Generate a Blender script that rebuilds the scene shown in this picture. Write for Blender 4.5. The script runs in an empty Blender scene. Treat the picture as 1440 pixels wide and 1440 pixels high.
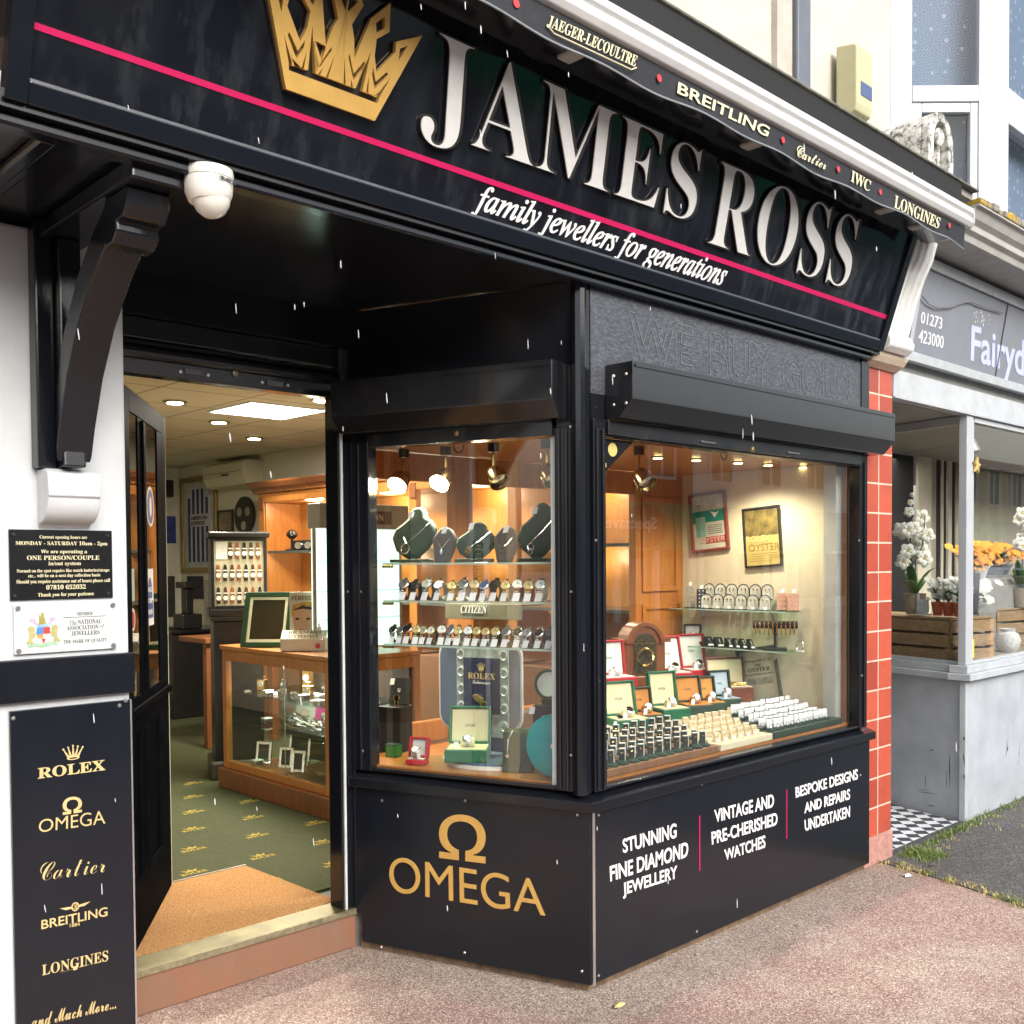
import bpy, bmesh, math, random
from mathutils import Vector, Matrix
from math import sin, cos, pi, radians
random.seed(7)
V = Vector
SC = bpy.context.scene
COL = SC.collection
# ---------------------------------------------------------------- camera (solved from image vanishing points)
PX, PY, FL = 720.0, 829.0, 1440.0
def _d(u, v): return V((u - PX, -(v - PY), -FL))
_X = _d(2218, 778).normalized()
_Y = _d(-662, 798); _Y = (_Y - _X * _X.dot(_Y)).normalized()
_Z = _X.cross(_Y)
RW = Matrix((_X, _Y, _Z))
CAM = V((-2.792, -2.502, 1.6))
cd = bpy.data.cameras.new('camera'); cam = bpy.data.objects.new('camera', cd); COL.objects.link(cam)
cam.matrix_world = Matrix.Translation(CAM) @ RW.to_4x4()
cd.sensor_width = 36; cd.lens = 36; cd.shift_y = 109 / 1440.0; cd.clip_start = 0.05; cd.clip_end = 600
SC.camera = cam
# ---------------------------------------------------------------- light: overcast sky and a very soft sun
SUN_EL, SUN_AZ = radians(34), radians(190)
w = bpy.data.worlds.new("World"); SC.world = w; w.use_nodes = True
nt = w.node_tree; bg = nt.nodes['Background']
sky = nt.nodes.new('ShaderNodeTexSky'); sky.sky_type = 'NISHITA'; sky.sun_disc = False
sky.sun_elevation = SUN_EL; sky.sun_rotation = SUN_AZ; sky.dust_density = 4; sky.air_density = 1.3
hs = nt.nodes.new('ShaderNodeHueSaturation'); hs.inputs['Saturation'].default_value = 0.62
nt.links.new(sky.outputs[0], hs.inputs['Color']); nt.links.new(hs.outputs[0], bg.inputs[0])
bg.inputs[1].default_value = 0.15
sl = bpy.data.lights.new('sun', 'SUN'); sl.energy = 1.05; sl.angle = radians(45); sl.color = (.98, .99, 1)
so = bpy.data.objects.new('sun', sl); COL.objects.link(so)
sd = V((sin(SUN_AZ) * cos(SUN_EL), cos(SUN_AZ) * cos(SUN_EL), sin(SUN_EL)))
so.rotation_euler = sd.to_track_quat('Z', 'Y').to_euler()
SC.view_settings.view_transform = 'Standard'; SC.view_settings.look = 'None'
SC.view_settings.exposure = 1.0; SC.view_settings.gamma = 1
SC.cycles.use_denoising = True
SC.cycles.max_bounces = 10; SC.cycles.transparent_max_bounces = 24; SC.cycles.glossy_bounces = 5
SC.cycles.sample_clamp_indirect = 4; SC.cycles.caustics_reflective = False; SC.cycles.caustics_refractive = False
# ---------------------------------------------------------------- frames: a flat face of the place with its own right / up / outward axes
class Fr:
    def __init__(s, o, a, b, n=None):
        s.o, s.a, s.b = V(o), V(a).normalized(), V(b).normalized()
        s.n = V(n).normalized() if n else s.a.cross(s.b)
    def p(s, x, y, d=0): return s.o + s.a * x + s.b * y + s.n * d
    def at(s, u, v, d=0):                                   # image pixel, cast through the camera -> (right, up) on this face
        r = RW @ _d(u, v); q = s.o + s.n * d
        t = (q - CAM).dot(s.n) / r.dot(s.n); h = CAM + r * t - s.o
        return h.dot(s.a), h.dot(s.b)
    def off(s, d): return Fr(s.p(0, 0, d), s.a, s.b, s.n)
def gz(u, v, z):
    r = RW @ _d(u, v); return CAM + r * ((z - CAM.z) / r.z)
UP = (0, 0, 1)
SV = V((-0.331, 0.944, 0)).normalized()
FRONT = Fr((0, 0, 0), (1, 0, 0), UP)
SPLAY = Fr((0, 0, 0), -SV, UP)
FASC = Fr((0, -.065, 2.64), (1, 0, 0), (0, -.185, .56))
PIER = Fr((0, .7, 0), (1, 0, 0), UP)
def face_x(x): return Fr((x, 0, 0), (0, -1, 0), UP)        # wall seen from its left side
def face_y(y): return Fr((0, y, 0), (1, 0, 0), UP)
def facing(x, y, z, ang):                                   # upright face, turned by ang about z from facing the street
    return Fr((x, y, z), (cos(ang), sin(ang), 0), UP)
# ---------------------------------------------------------------- glyphs
def _m(s, u, l, d):
    o = ''
    for c in s:
        if 'A' <= c <= 'Z': o += chr(u + ord(c) - 65)
        elif c == 'h' and l == 0x1D44E: o += '\u210e'
        elif 'a' <= c <= 'z': o += chr(l + ord(c) - 97)
        elif '0' <= c <= '9' and d: o += chr(d + ord(c) - 48)
        else: o += c
    return o
STY = {'serif': (0x1D400, 0x1D41A, 0x1D7CE), 'ital': (0x1D434, 0x1D44E, None), 'script': (0x1D4D0, 0x1D4EA, None)}
_TC = {}
def glyphs(s, sty='sans', off=0.0, res=4, shear=0, space=1.0):
    k = (s, sty, off, res, shear, space)
    if k in _TC: return _TC[k]
    c = bpy.data.curves.new('t', 'FONT'); c.body = _m(s, *STY[sty]) if sty in STY else s
    c.resolution_u = res; c.offset = off; c.extrude = 0.5; c.shear = shear; c.space_character = space; c.align_x = 'LEFT'
    o = bpy.data.objects.new('t', c); COL.objects.link(o)
    me = bpy.data.meshes.new_from_object(o.evaluated_get(bpy.context.evaluated_depsgraph_get()))
    vs = [tuple(v.co) for v in me.vertices]; fs = [tuple(p.vertices) for p in me.polygons]
    bpy.data.objects.remove(o); bpy.data.curves.remove(c); bpy.data.meshes.remove(me)
    x0 = min(v[0] for v in vs); x1 = max(v[0] for v in vs); y0 = min(v[1] for v in vs); y1 = max(v[1] for v in vs)
    vs = [((v[0] - x0) / (x1 - x0), (v[1] - y0) / (y1 - y0), v[2] + .5) for v in vs]
    _TC[k] = (vs, fs, (x1 - x0) / (y1 - y0)); return _TC[k]
# ---------------------------------------------------------------- mesh collector
ALL = []
def base_of(o):
    l = V((0, 0, 0))
    while o: l = l + o.location; o = o.parent
    return l
class MB:
    def __init__(s): s.v, s.f = [], []
    def add(s, vs, fs):
        n = len(s.v); s.v += [V(q) for q in vs]; s.f += [tuple(i + n for i in f) for f in fs]; return s
    def box(s, fr, x0, x1, y0, y1, d0, d1):
        if x0 > x1: x0, x1 = x1, x0
        if y0 > y1: y0, y1 = y1, y0
        if d0 > d1: d0, d1 = d1, d0
        return s.add([fr.p(x, y, d) for d in (d0, d1) for y in (y0, y1) for x in (x0, x1)],
                     [(0, 2, 3, 1), (4, 5, 7, 6), (0, 1, 5, 4), (2, 6, 7, 3), (0, 4, 6, 2), (1, 3, 7, 5)])
    def wbox(s, x0, x1, y0, y1, z0, z1):
        return s.box(Fr((0, 0, 0), (1, 0, 0), UP), x0, x1, z0, z1, -y0, -y1)
    def poly(s, fr, pts, d0, d1):
        if sum(a[0] * b[1] - b[0] * a[1] for a, b in zip(pts, pts[1:] + pts[:1])) < 0: pts = pts[::-1]
        n = len(pts)
        vs = [fr.p(x, y, d0) for x, y in pts] + [fr.p(x, y, d1) for x, y in pts]
        return s.add(vs, [tuple(range(n))[::-1], tuple(range(n, 2 * n))] + [(i, (i + 1) % n, n + (i + 1) % n, n + i) for i in range(n)])
    def frame(s, fr, x0, x1, y0, y1, w, d0, d1, wb=None):      # four butted rails
        wb = wb or w
        s.box(fr, x0, x0 + w, y0, y1, d0, d1); s.box(fr, x1 - w, x1, y0, y1, d0, d1)
        s.box(fr, x0 + w, x1 - w, y1 - w, y1, d0, d1); return s.box(fr, x0 + w, x1 - w, y0, y0 + wb, d0, d1)
    def ring(s, fr, outer, inner, d0, d1):                     # two closed outlines of the same length
        n = len(outer)
        vs = [fr.p(x, y, d) for d in (d0, d1) for o in (outer, inner) for x, y in o]
        fs = []
        for i in range(n):
            j = (i + 1) % n
            fs += [(i, n + i, n + j, j), (2 * n + i, 2 * n + j, 3 * n + j, 3 * n + i), (i, j, 2 * n + j, 2 * n + i), (n + i, 3 * n + i, 3 * n + j, n + j)]
        return s.add(vs, fs)
    def tube(s, pts, r, seg=8, closed=False):
        pts = [V(p) for p in pts]; n = len(pts); vs = []; fs = []
        up = V((0.13, .21, .97))
        for i, p in enumerate(pts):
            if closed: t = pts[(i + 1) % n] - pts[i - 1]
            else: t = pts[min(i + 1, n - 1)] - pts[max(i - 1, 0)]
            t.normalize(); a = t.cross(up)
            if a.length < .05: a = t.cross(V((1, 0, 0)))
            a.normalize(); b = a.cross(t); rr = r[i] if isinstance(r, (list, tuple)) else r
            vs += [p + (a * cos(2 * pi * k / seg) + b * sin(2 * pi * k / seg)) * rr for k in range(seg)]
        for i in range(n if closed else n - 1):
            j = (i + 1) % n
            fs += [(i * seg + k, i * seg + (k + 1) % seg, j * seg + (k + 1) % seg, j * seg + k) for k in range(seg)]
        if not closed: fs += [tuple(range(seg)), tuple(range((n - 1) * seg, n * seg))[::-1]]
        return s.add(vs, fs)
    def lathe(s, o, ax, prof, seg=20):                         # prof: (radius, height along ax)
        o = V(o); ax = V(ax).normalized(); a = ax.cross(V((0.3, .9, .31))).normalized(); b = ax.cross(a)
        vs = [o + ax * h + (a * cos(2 * pi * k / seg) + b * sin(2 * pi * k / seg)) * max(r, 1e-4) for r, h in prof for k in range(seg)]
        fs = [(i * seg + k, i * seg + (k + 1) % seg, (i + 1) * seg + (k + 1) % seg, (i + 1) * seg + k) for i in range(len(prof) - 1) for k in range(seg)]
        m = len(prof) - 1
        return s.add(vs, fs + [tuple(range(seg))[::-1], tuple(range(m * seg, (m + 1) * seg))])
    def disc(s, fr, x, y, r, d0, d1, seg=14): return s.lathe(fr.p(x, y, d0), fr.n, [(r, 0), (r, d1 - d0)], seg)
    def text(s, fr, t, x0, x1, y0, y1, d=0.0, th=.003, **k):   # fitted to a box on the face
        vs, fs, _ = glyphs(t, **k)
        return s.add([fr.p(x0 + (x1 - x0) * v[0], y0 + (y1 - y0) * v[1], d + th * v[2]) for v in vs], fs)
    def textq(s, fr, t, q, d=0.0, th=.003, **k):               # fitted to four image pixels: bl, br, tr, tl
        P = [fr.at(u, v, d) for u, v in q]; vs, fs, _ = glyphs(t, **k); out = []
        for x, y, z in vs:
            px = [P[0][i] * (1 - x) * (1 - y) + P[1][i] * x * (1 - y) + P[2][i] * x * y + P[3][i] * (1 - x) * y for i in (0, 1)]
            out.append(fr.p(px[0], px[1], d + th * z))
        return s.add(out, fs)
    def build(s, name, mat, parent=None, bevel=0, smooth=False, seg=2):
        me = bpy.data.meshes.new(name); b = base_of(parent)
        me.from_pydata([v - b for v in s.v], [], s.f); me.update()
        bm = bmesh.new(); bm.from_mesh(me); bmesh.ops.recalc_face_normals(bm, faces=bm.faces); bm.to_mesh(me); bm.free()
        if smooth:
            for p in me.polygons: p.use_smooth = True
            try: me.set_sharp_from_angle(angle=radians(38))
            except Exception: pass
        o = bpy.data.objects.new(name, me); COL.objects.link(o); o.data.materials.append(mat); o.parent = parent
        if bevel:
            m = o.modifiers.new('bevel', 'BEVEL'); m.width = bevel; m.segments = seg; m.limit_method = 'ANGLE'; m.angle_limit = radians(40)
        ALL.append(o); return o
    def polyh(s, fr, outer, holes, d0, d1):                    # outline with holes
        from mathutils.geometry import tessellate_polygon
        loops = [outer] + holes; flat = [q for l in loops for q in l]; n = len(flat)
        tr = tessellate_polygon([[V((x, y, 0)) for x, y in l] for l in loops])
        vs = [fr.p(x, y, d0) for x, y in flat] + [fr.p(x, y, d1) for x, y in flat]
        fs = [tuple(t) for t in tr] + [tuple(i + n for i in t) for t in tr]; k = 0
        for l in loops:
            m = len(l); fs += [(k + i, k + (i + 1) % m, n + k + (i + 1) % m, n + k + i) for i in range(m)]; k += m
        return s.add(vs, fs)
def each(name, mat, parent, mbs, **k): return [m.build(name, mat, parent, **k) for m in mbs]
def tag(o, label=None, cat=None, group=None, kind=None):
    if label: o['label'] = label
    if cat: o['category'] = cat
    if group: o['group'] = group
    if kind: o['kind'] = kind
    return o
def thing(name, label, cat, loc=(0, 0, 0), group=None):
    o = bpy.data.objects.new(name, None); COL.objects.link(o); o.location = loc; o.empty_display_size = .05
    return tag(o, label, cat, group)
def dup(root, loc, rz=0.0, label=None, mats=None):
    r = root.copy(); COL.objects.link(r); r.location = loc; r.rotation_euler = (0, 0, rz)
    if label: r['label'] = label
    for ch in list(root.children):
        c = ch.copy(); COL.objects.link(c); c.parent = r
        if mats and ch.name.split('.')[0] in mats:
            c.material_slots[0].link = 'OBJECT'; c.material_slots[0].material = mats[ch.name.split('.')[0]]
        for g in list(ch.children):
            e = g.copy(); COL.objects.link(e); e.parent = c
    return r
# ---------------------------------------------------------------- materials
def lin(r, g, b):
    f = lambda c: (c / 255 / 12.92) if c <= 10 else ((c / 255 + .055) / 1.055) ** 2.4
    return (f(r), f(g), f(b), 1)
def C4(c): return tuple(c) if len(c) == 4 else tuple(c) + (1,)
class Mat:
    def __init__(s, name):
        s.m = bpy.data.materials.new(name); s.m.use_nodes = True; s.t = s.m.node_tree
        s.b = s.t.nodes['Principled BSDF']; s.o = s.t.nodes['Material Output']; s.tc = None
    def n(s, typ, **k):
        x = s.t.nodes.new('ShaderNode' + typ)
        for a, v in k.items():
            if a in x.inputs: x.inputs[a].default_value = v
            else: setattr(x, a, v)
        return x
    def l(s, a, b): s.t.links.new(a, b)
    def co(s, sc=(1, 1, 1), rot=(0, 0, 0)):
        if not s.tc: s.tc = s.n('TexCoord')
        mp = s.n('Mapping'); mp.inputs['Scale'].default_value = sc; mp.inputs['Rotation'].default_value = rot
        s.l(s.tc.outputs['Object'], mp.inputs[0]); return mp.outputs[0]
    def noise(s, scale, detail=4, rough=.6, vec=None, dist=0):
        x = s.n('TexNoise', Scale=scale, Detail=detail, Roughness=rough, Distortion=dist); s.l(vec or s.co(), x.inputs['Vector']); return x.outputs['Fac']
    def ramp(s, fac, stops, interp='LINEAR'):
        r = s.n('ValToRGB'); r.color_ramp.interpolation = interp; e = r.color_ramp.elements
        while len(e) < len(stops): e.new(.5)
        for q, (p, c) in zip(e, stops): q.position = p; q.color = C4(c)
        s.l(fac, r.inputs[0]); return r.outputs[0]
    def mix(s, fac, a, b, mode='MIX'):
        x = s.n('Mix', data_type='RGBA', blend_type=mode)
        for i, q in ((0, fac), (6, a), (7, b)):
            if hasattr(q, 'is_linked'): s.l(q, x.inputs[i])
            else: x.inputs[i].default_value = q if i == 0 else C4(q)
        return x.outputs[2]
    def mr(s, fac, a, b):
        x = s.n('MapRange'); s.l(fac, x.inputs[0]); x.inputs[3].default_value = a; x.inputs[4].default_value = b; return x.outputs[0]
    def bump(s, h, strength=.3, dist=.01):
        x = s.n('Bump', Strength=strength, Distance=dist); s.l(h, x.inputs['Height']); s.l(x.outputs[0], s.b.inputs['Normal'])
def M(name, col, rough=.5, metal=0, var=.12, scale=9, bump=0, bscale=60, bdist=.003, spec=None, emit=None, es=0, rvar=0, coat=0):
    m = Mat(name); col = C4(col)
    if var:
        f = m.noise(scale, 5, .65)
        dk = tuple(c * (1 - var) for c in col[:3]) + (1,); lt = tuple(min(1, c * (1 + var)) for c in col[:3]) + (1,)
        m.l(m.ramp(f, [(.3, dk), (.7, lt)]), m.b.inputs['Base Color'])
        if rvar: m.l(m.mr(f, max(.02, rough - rvar), rough + rvar), m.b.inputs['Roughness'])
    else: m.b.inputs['Base Color'].default_value = col
    if not (var and rvar): m.b.inputs['Roughness'].default_value = rough
    m.b.inputs['Metallic'].default_value = metal
    if spec is not None: m.b.inputs['Specular IOR Level'].default_value = spec
    if coat: m.b.inputs['Coat Weight'].default_value = coat; m.b.inputs['Coat Roughness'].default_value = .08
    if bump: m.bump(m.noise(bscale, 6, .6), bump, bdist)
    if emit: m.b.inputs['Emission Color'].default_value = C4(emit); m.b.inputs['Emission Strength'].default_value = es
    return m.m
def glass_mat(name, tint=(1, 1, 1), refl=1.0, ior=1.5):
    m = Mat(name); m.t.nodes.remove(m.b)
    tr = m.n('BsdfTransparent'); tr.inputs[0].default_value = C4(tint)
    gl = m.n('BsdfGlossy'); gl.inputs['Roughness'].default_value = .0; gl.inputs[0].default_value = (refl, refl, refl, 1)
    fr = m.n('Fresnel', IOR=ior); mx = m.n('MixShader'); ge = m.n('NewGeometry')
    k = m.n('Math', operation='SUBTRACT'); k.inputs[0].default_value = 1; m.l(ge.outputs['Backfacing'], k.inputs[1])     # only the face the light meets first reflects
    q = m.n('Math', operation='MULTIPLY'); m.l(fr.outputs[0], q.inputs[0]); m.l(k.outputs[0], q.inputs[1])
    m.l(q.outputs[0], mx.inputs[0]); m.l(tr.outputs[0], mx.inputs[1]); m.l(gl.outputs[0], mx.inputs[2]); m.l(mx.outputs[0], m.o.inputs[0]); return m.m
def wood_mat(name, c0, c1, rough=.35, axis=2, scale=5, coat=.3):
    m = Mat(name); sc = [scale * 7] * 3; sc[axis] = scale * .5
    f = m.noise(1.0, 6, .6, m.co(tuple(sc)), 1.2); g = m.noise(2.2, 3, .5, m.co((1, 1, 1)))
    c = m.ramp(f, [(.28, c0), (.72, c1)])
    m.l(m.mix(.25, c, m.ramp(g, [(.3, tuple(x * .7 for x in c0[:3])), (.7, c1)])), m.b.inputs['Base Color'])
    m.b.inputs['Roughness'].default_value = rough; m.b.inputs['Coat Weight'].default_value = coat; m.b.inputs['Coat Roughness'].default_value = .15
    m.bump(f, .08, .002); return m.m
def black_paint(name, col, rough, streak=.5, bump=.15, bscale=90, dirt=.25):
    m = Mat(name)
    f = m.noise(6, 6, .7); s = m.noise(1.0, 5, .7, m.co((24, 24, 1.6))); d = m.noise(70, 4, .8)
    c = m.mix(m.mr(s, 0, .5), col, tuple(min(1, x * 1.8 + .004) for x in col[:3]))
    spk = m.ramp(d, [(.69, (0, 0, 0)), (.74, (1, 1, 1))])
    c2 = m.mix(dirt, c, m.mix(spk, c, (.16, .16, .16)))
    m.l(c2, m.b.inputs['Base Color'])
    m.l(m.mr(f, rough * .6, rough * 1.7), m.b.inputs['Roughness'])
    m.bump(m.noise(bscale, 4, .6, m.co((1, 1, .45))), bump, .002); return m.m
BLACK = black_paint('black_gloss_paint', (.006, .007, .010), .11)
PANEL = black_paint('black_panel', (.004, .0058, .010), .19, bump=.05, bscale=12)
SIGNB = Mat('painted_reflection_acrylic')
_s = SIGNB.noise(1.0, 4, .65, SIGNB.co((13, 13, .16))); _p = SIGNB.noise(.8, 2, .5)  # pale vertical streaks mixed into the colour imitate street reflections
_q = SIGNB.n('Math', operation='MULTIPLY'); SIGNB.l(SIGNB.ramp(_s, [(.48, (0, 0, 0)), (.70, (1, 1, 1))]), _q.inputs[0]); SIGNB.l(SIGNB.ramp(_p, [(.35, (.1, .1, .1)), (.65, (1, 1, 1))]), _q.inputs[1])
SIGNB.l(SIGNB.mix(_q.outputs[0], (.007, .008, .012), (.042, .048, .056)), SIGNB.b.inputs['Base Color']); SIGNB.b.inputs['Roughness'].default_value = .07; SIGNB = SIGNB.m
DOORB = M('black_door_paint', (.004, .0045, .006), .55, var=.3, bump=.08, bscale=90, spec=.2); DOORB.node_tree.nodes['Principled BSDF'].inputs['IOR'].default_value = 1.05
BLACKM = M('black_powder_coat', (.010, .011, .014), .24, var=.3, rvar=.08, bump=.05, bscale=300, coat=.6)
ALU = M('aluminium', (.75, .76, .78), .32, 1, var=.1)
STEEL = M('screw_steel', (.62, .62, .6), .3, 1, var=.1)
CHROME = M('chrome', (.8, .8, .8), .1, 1, var=0)
SILVER = M('brushed_silver', (.80, .80, .79), .38, .25, var=.05, scale=30)
GOLD = M('gold_metal', lin(216, 174, 96), .4, .3, var=.08, scale=14)
GOLDF = M('gold_foil', (.72, .56, .26), .45, .3, var=.1)
GOLDS = M('polished_gold', (.95, .66, .25), .15, 1, var=.05)
BRASS = M('brass', (.32, .245, .10), .5, 1, var=.3, scale=12, rvar=.12)
PINK = M('pink_stripe', (.52, .010, .10), .35, var=.05)
WHITEV = M('white_vinyl', (.80, .80, .80), .5, var=.04)
CREAMV = M('cream_vinyl', (.72, .66, .42), .5, var=.06)
WHITEP = M('white_plastic', (.72, .71, .66), .35, var=.05, scale=4)
PLASTER = M('white_painted_plaster', (.56, .59, .615), .5, var=.07, scale=5, bump=.25, bscale=22, bdist=.006)
GLASS = glass_mat('clear_glass', (.97, .98, .97), 1, 1.95)
GLASSG = glass_mat('shelf_glass', (.80, .92, .86), .7)
CARD = M('white_card', (.78, .78, .76), .6, var=.04)
TAGM = M('price_tag_card', (.82, .82, .84), .55, var=.03)
WOODO = wood_mat('orange_varnished_wood', (.30, .105, .022), (.50, .20, .048))
WOODD = wood_mat('mahogany_wood', (.13, .040, .014), (.24, .085, .03))
WOODB = wood_mat('brown_wood_boarding', (.16, .075, .035), (.26, .13, .065), .5, coat=.1)
CREAMW = M('cream_wall_paint', (.72, .66, .50), .6, var=.05, bump=.1, bscale=40)
INWALL = M('ivory_wall_paint', (.60, .57, .46), .7, var=.06)
DARK = M('dark_cabinet', (.012, .011, .011), .3, var=.2)
VELV = M('black_velvet', (.012, .012, .013), .85, var=.2)
# ================================================================ setting
def mat_pavement():
    m = Mat('resin_pavement'); p = m.co((1, 1, 1))
    v = m.n('TexVoronoi', Scale=215.0); m.l(p, v.inputs['Vector'])
    big = m.noise(.9, 4, .6, p, .6); mid = m.noise(3.2, 5, .65, p, .4); fine = m.noise(170, 2, .6, p)
    rnd = m.n('SeparateColor'); m.l(v.outputs['Color'], rnd.inputs[0])
    sand = m.ramp(rnd.outputs[0], [(0, lin(128, 104, 94)), (.3, lin(166, 144, 131)), (.55, lin(190, 169, 154)), (.85, lin(208, 190, 174)), (1, lin(240, 230, 216))])
    red = m.ramp(rnd.outputs[0], [(0, lin(108, 76, 70)), (.35, lin(144, 106, 98)), (.75, lin(174, 136, 126)), (1, lin(226, 204, 190))])
    grey = m.ramp(rnd.outputs[0], [(0, lin(84, 76, 66)), (.5, lin(150, 138, 122)), (1, lin(200, 188, 168))])
    c = m.mix(m.ramp(mid, [(.40, (0, 0, 0)), (.68, (.8, .8, .8))]), sand, red)
    c = m.mix(m.ramp(big, [(.35, (0, 0, 0)), (.7, (.8, .8, .8))]), c, red)
    wet = m.noise(.55, 5, .55, m.co((1, 1, 1), (0, 0, .7)), .3); c = m.mix(m.ramp(wet, [(.46, (0, 0, 0)), (.60, (.7, .7, .7))]), c, m.mix(.5, red, (.15, .085, .065)))
    sx = m.n('SeparateXYZ'); m.l(p, sx.inputs[0])                                    # grit gathered against the foot of the bay
    ng = m.n('Math', operation='MULTIPLY'); m.l(sx.outputs['Y'], ng.inputs[0]); ng.inputs[1].default_value = -1
    dt = m.n('VectorMath', operation='DOT_PRODUCT'); m.l(p, dt.inputs[0]); dt.inputs[1].default_value = (-.944, -.331, 0)
    mx = m.n('Math', operation='MAXIMUM'); m.l(ng.outputs[0], mx.inputs[0]); m.l(dt.outputs['Value'], mx.inputs[1])
    a = m.n('Math', operation='MULTIPLY_ADD'); m.l(mid, a.inputs[0]); a.inputs[1].default_value = -.42; m.l(mx.outputs[0], a.inputs[2])
    dirt = m.ramp(a.outputs[0], [(.0, (.55, .55, .55)), (.07, (0, 0, 0))]); dirt.node.color_ramp.elements[0].position = 0
    gum = m.n('TexVoronoi', Scale=2.3); m.l(p, gum.inputs['Vector']); c = m.mix(m.ramp(gum.outputs['Distance'], [(.045, (.55, .55, .55)), (.062, (0, 0, 0))]), c, lin(150, 140, 130))
    st = m.noise(1.7, 6, .7, m.co((1, 1.4, 1), (0, 0, .4)), .8); c = m.mix(m.ramp(st, [(.60, (0, 0, 0)), (.68, (.45, .45, .45))]), c, lin(122, 88, 74))
    hv = m.n('HueSaturation'); hv.inputs['Value'].default_value = .93; hv.inputs['Saturation'].default_value = .9; m.l(m.mix(dirt, c, grey), hv.inputs['Color']); m.l(hv.outputs[0], m.b.inputs['Base Color']); m.b.inputs['Roughness'].default_value = .75
    m.bump(v.outputs['Distance'], .35, .003); return m.m
def mat_tarmac(name, a, b, sc=140, rg=.7):
    m = Mat(name); p = m.co()
    v = m.n('TexVoronoi', Scale=sc); m.l(p, v.inputs['Vector']); sp = m.n('SeparateColor'); m.l(v.outputs['Color'], sp.inputs[0])
    c = m.ramp(sp.outputs[0], [(0, a), (.8, b), (.97, (.3, .3, .28))])
    m.l(m.mix(m.mr(m.noise(2.5, 5, .6, p), 0, .6), c, tuple(x * .55 for x in a[:3])), m.b.inputs['Base Color'])
    m.b.inputs['Roughness'].default_value = rg; m.bump(v.outputs['Distance'], .6 if rg > .5 else .1, .004); return m.m
PAVE = mat_pavement()
TARM = mat_tarmac('tarmac', lin(62, 62, 62), lin(112, 110, 106))
def struct(name, mb, mat): return tag(mb.build(name, mat), kind='structure')
struct('ground', MB().wbox(-150, 250, -150, 150, -.5, -.14), mat_tarmac('wet_road_asphalt', (.06, .063, .07), (.14, .145, .155), 60, .22))
struct('pavement', MB().wbox(-60, 90, -3.6, 12, -.13, 0), PAVE)
struct('opposite_pavement', MB().wbox(-60, 90, -15, -11.2, -.13, 0), M('concrete_paving', (.30, .29, .28), .8, var=.2))
tz = Fr((0, 0, 0), (1, 0, 0), (0, 1, 0), UP)
edge = [(2.30, .02), (2.26, -.2), (2.215, -.40), (2.15, -.62), (2.07, -.82), (1.93, -1.2), (1.75, -2.0), (1.6, -3.59)]
struct('tarmac_path', MB().poly(tz, edge + [(40, -3.59), (40, .06), (3.40, .05), (2.44, .05)], .001, .006), TARM)
# ---------------------------------------------------------------- jeweller's shop building
shop = thing('jewellers_shop', 'black fronted jeweller shop with splayed entrance, bay window and cream upper wall', 'shop', (0, .9, 0))
UPW = M('cream_painted_render', lin(190, 184, 172), .7, var=.12, scale=3, bump=.25, bscale=30, bdist=.006)
mb = MB()
mb.wbox(-9, 3.22, .42, .62, 3.0, 8.0); mb.build('upper_wall', UPW, shop)
MB().wbox(1.90, 2.045, .385, .42, 3.3, 8).build('wall_strip', M('strip_grey', lin(176, 170, 160), .8, bump=.2), shop)  # slightly greyer strip on the wall beside the downpipe
LEDGE = M('mossy_ledge_lead', (.13, .13, .10), .75, var=.5, scale=14, bump=.3, bscale=50)
# flat roof ledge over the shopfront
lp = [(-.40, 3.438), (-.402, 3.426), (.415, 3.4245), (.415, 3.46)]
def extr(mb, prof, x0, x1):                                     # profile (Y,z) pulled along X
    return mb.poly(Fr((0, 0, 0), (0, 1, 0), UP, (1, 0, 0)), prof, x0, x1)
extr(MB(), lp, -6, 2.49).build('canopy_ledge', LEDGE, shop, .004)
MB().wbox(-6, 2.30, -.392, -.201, 3.318, 3.424).build('ledge_shade_block', M('painted_ledge_shade', (.003, .003, .003), .7), shop)  # near-black block painting the shade between awning cassette and ledge
MB().wbox(-2.0, 2.30, -.20, .41, 3.2, 3.384).build('canopy_backing', BLACKM, shop)
MB().wbox(2.30, 2.485, -.37, .41, 3.39, 3.4235).build('ledge_end_lead', M('grey_lead_flashing', (.30, .29, .26), .7, var=.2), shop)
MB().wbox(2.30, 2.44, -.18, .41, 3.18, 3.389).build('ledge_end_block', M('grey_lead_flashing', (.30, .29, .26), .7, var=.2), shop)
# weathered console finial standing on the ledge
WEATH = Mat('weathered_white_stone')
_f = WEATH.noise(22, 6, .75); WEATH.l(WEATH.ramp(_f, [(.40, (.10, .095, .08)), (.48, (.50, .49, .46)), (.62, (.72, .72, .70))]), WEATH.b.inputs['Base Color']); WEATH.bump(_f, .5, .01); WEATH.b.inputs['Roughness'].default_value = .8; WEATH = WEATH.m
arch = [(-.135, 0), (-.14, .14), (-.135, .22)] + [(-.135 * cos(t), .22 + .135 * sin(t)) for t in [pi * k / 12 for k in range(1, 12)]] + [(.135, .22), (.14, .14), (.135, 0)]
af = Fr((2.285, -.30, 3.435), (1, 0, 0), UP)
inner = [(x * .62, .03 + y * .78) for x, y in arch]
fin = MB(); fin.poly(af, arch, -.70, -.045); fin.ring(af, arch, inner, -.045, 0); fin.lathe(af.p(0, .24, -.03), (0, -1, 0), [(.03, 0), (.05, .015), (.03, .03), (.0, .035)], 14)
fin.box(af, -.15, .15, .0, .06, 0, .012)
fin.build('console_finial', WEATH, shop, .01, True)
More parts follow.
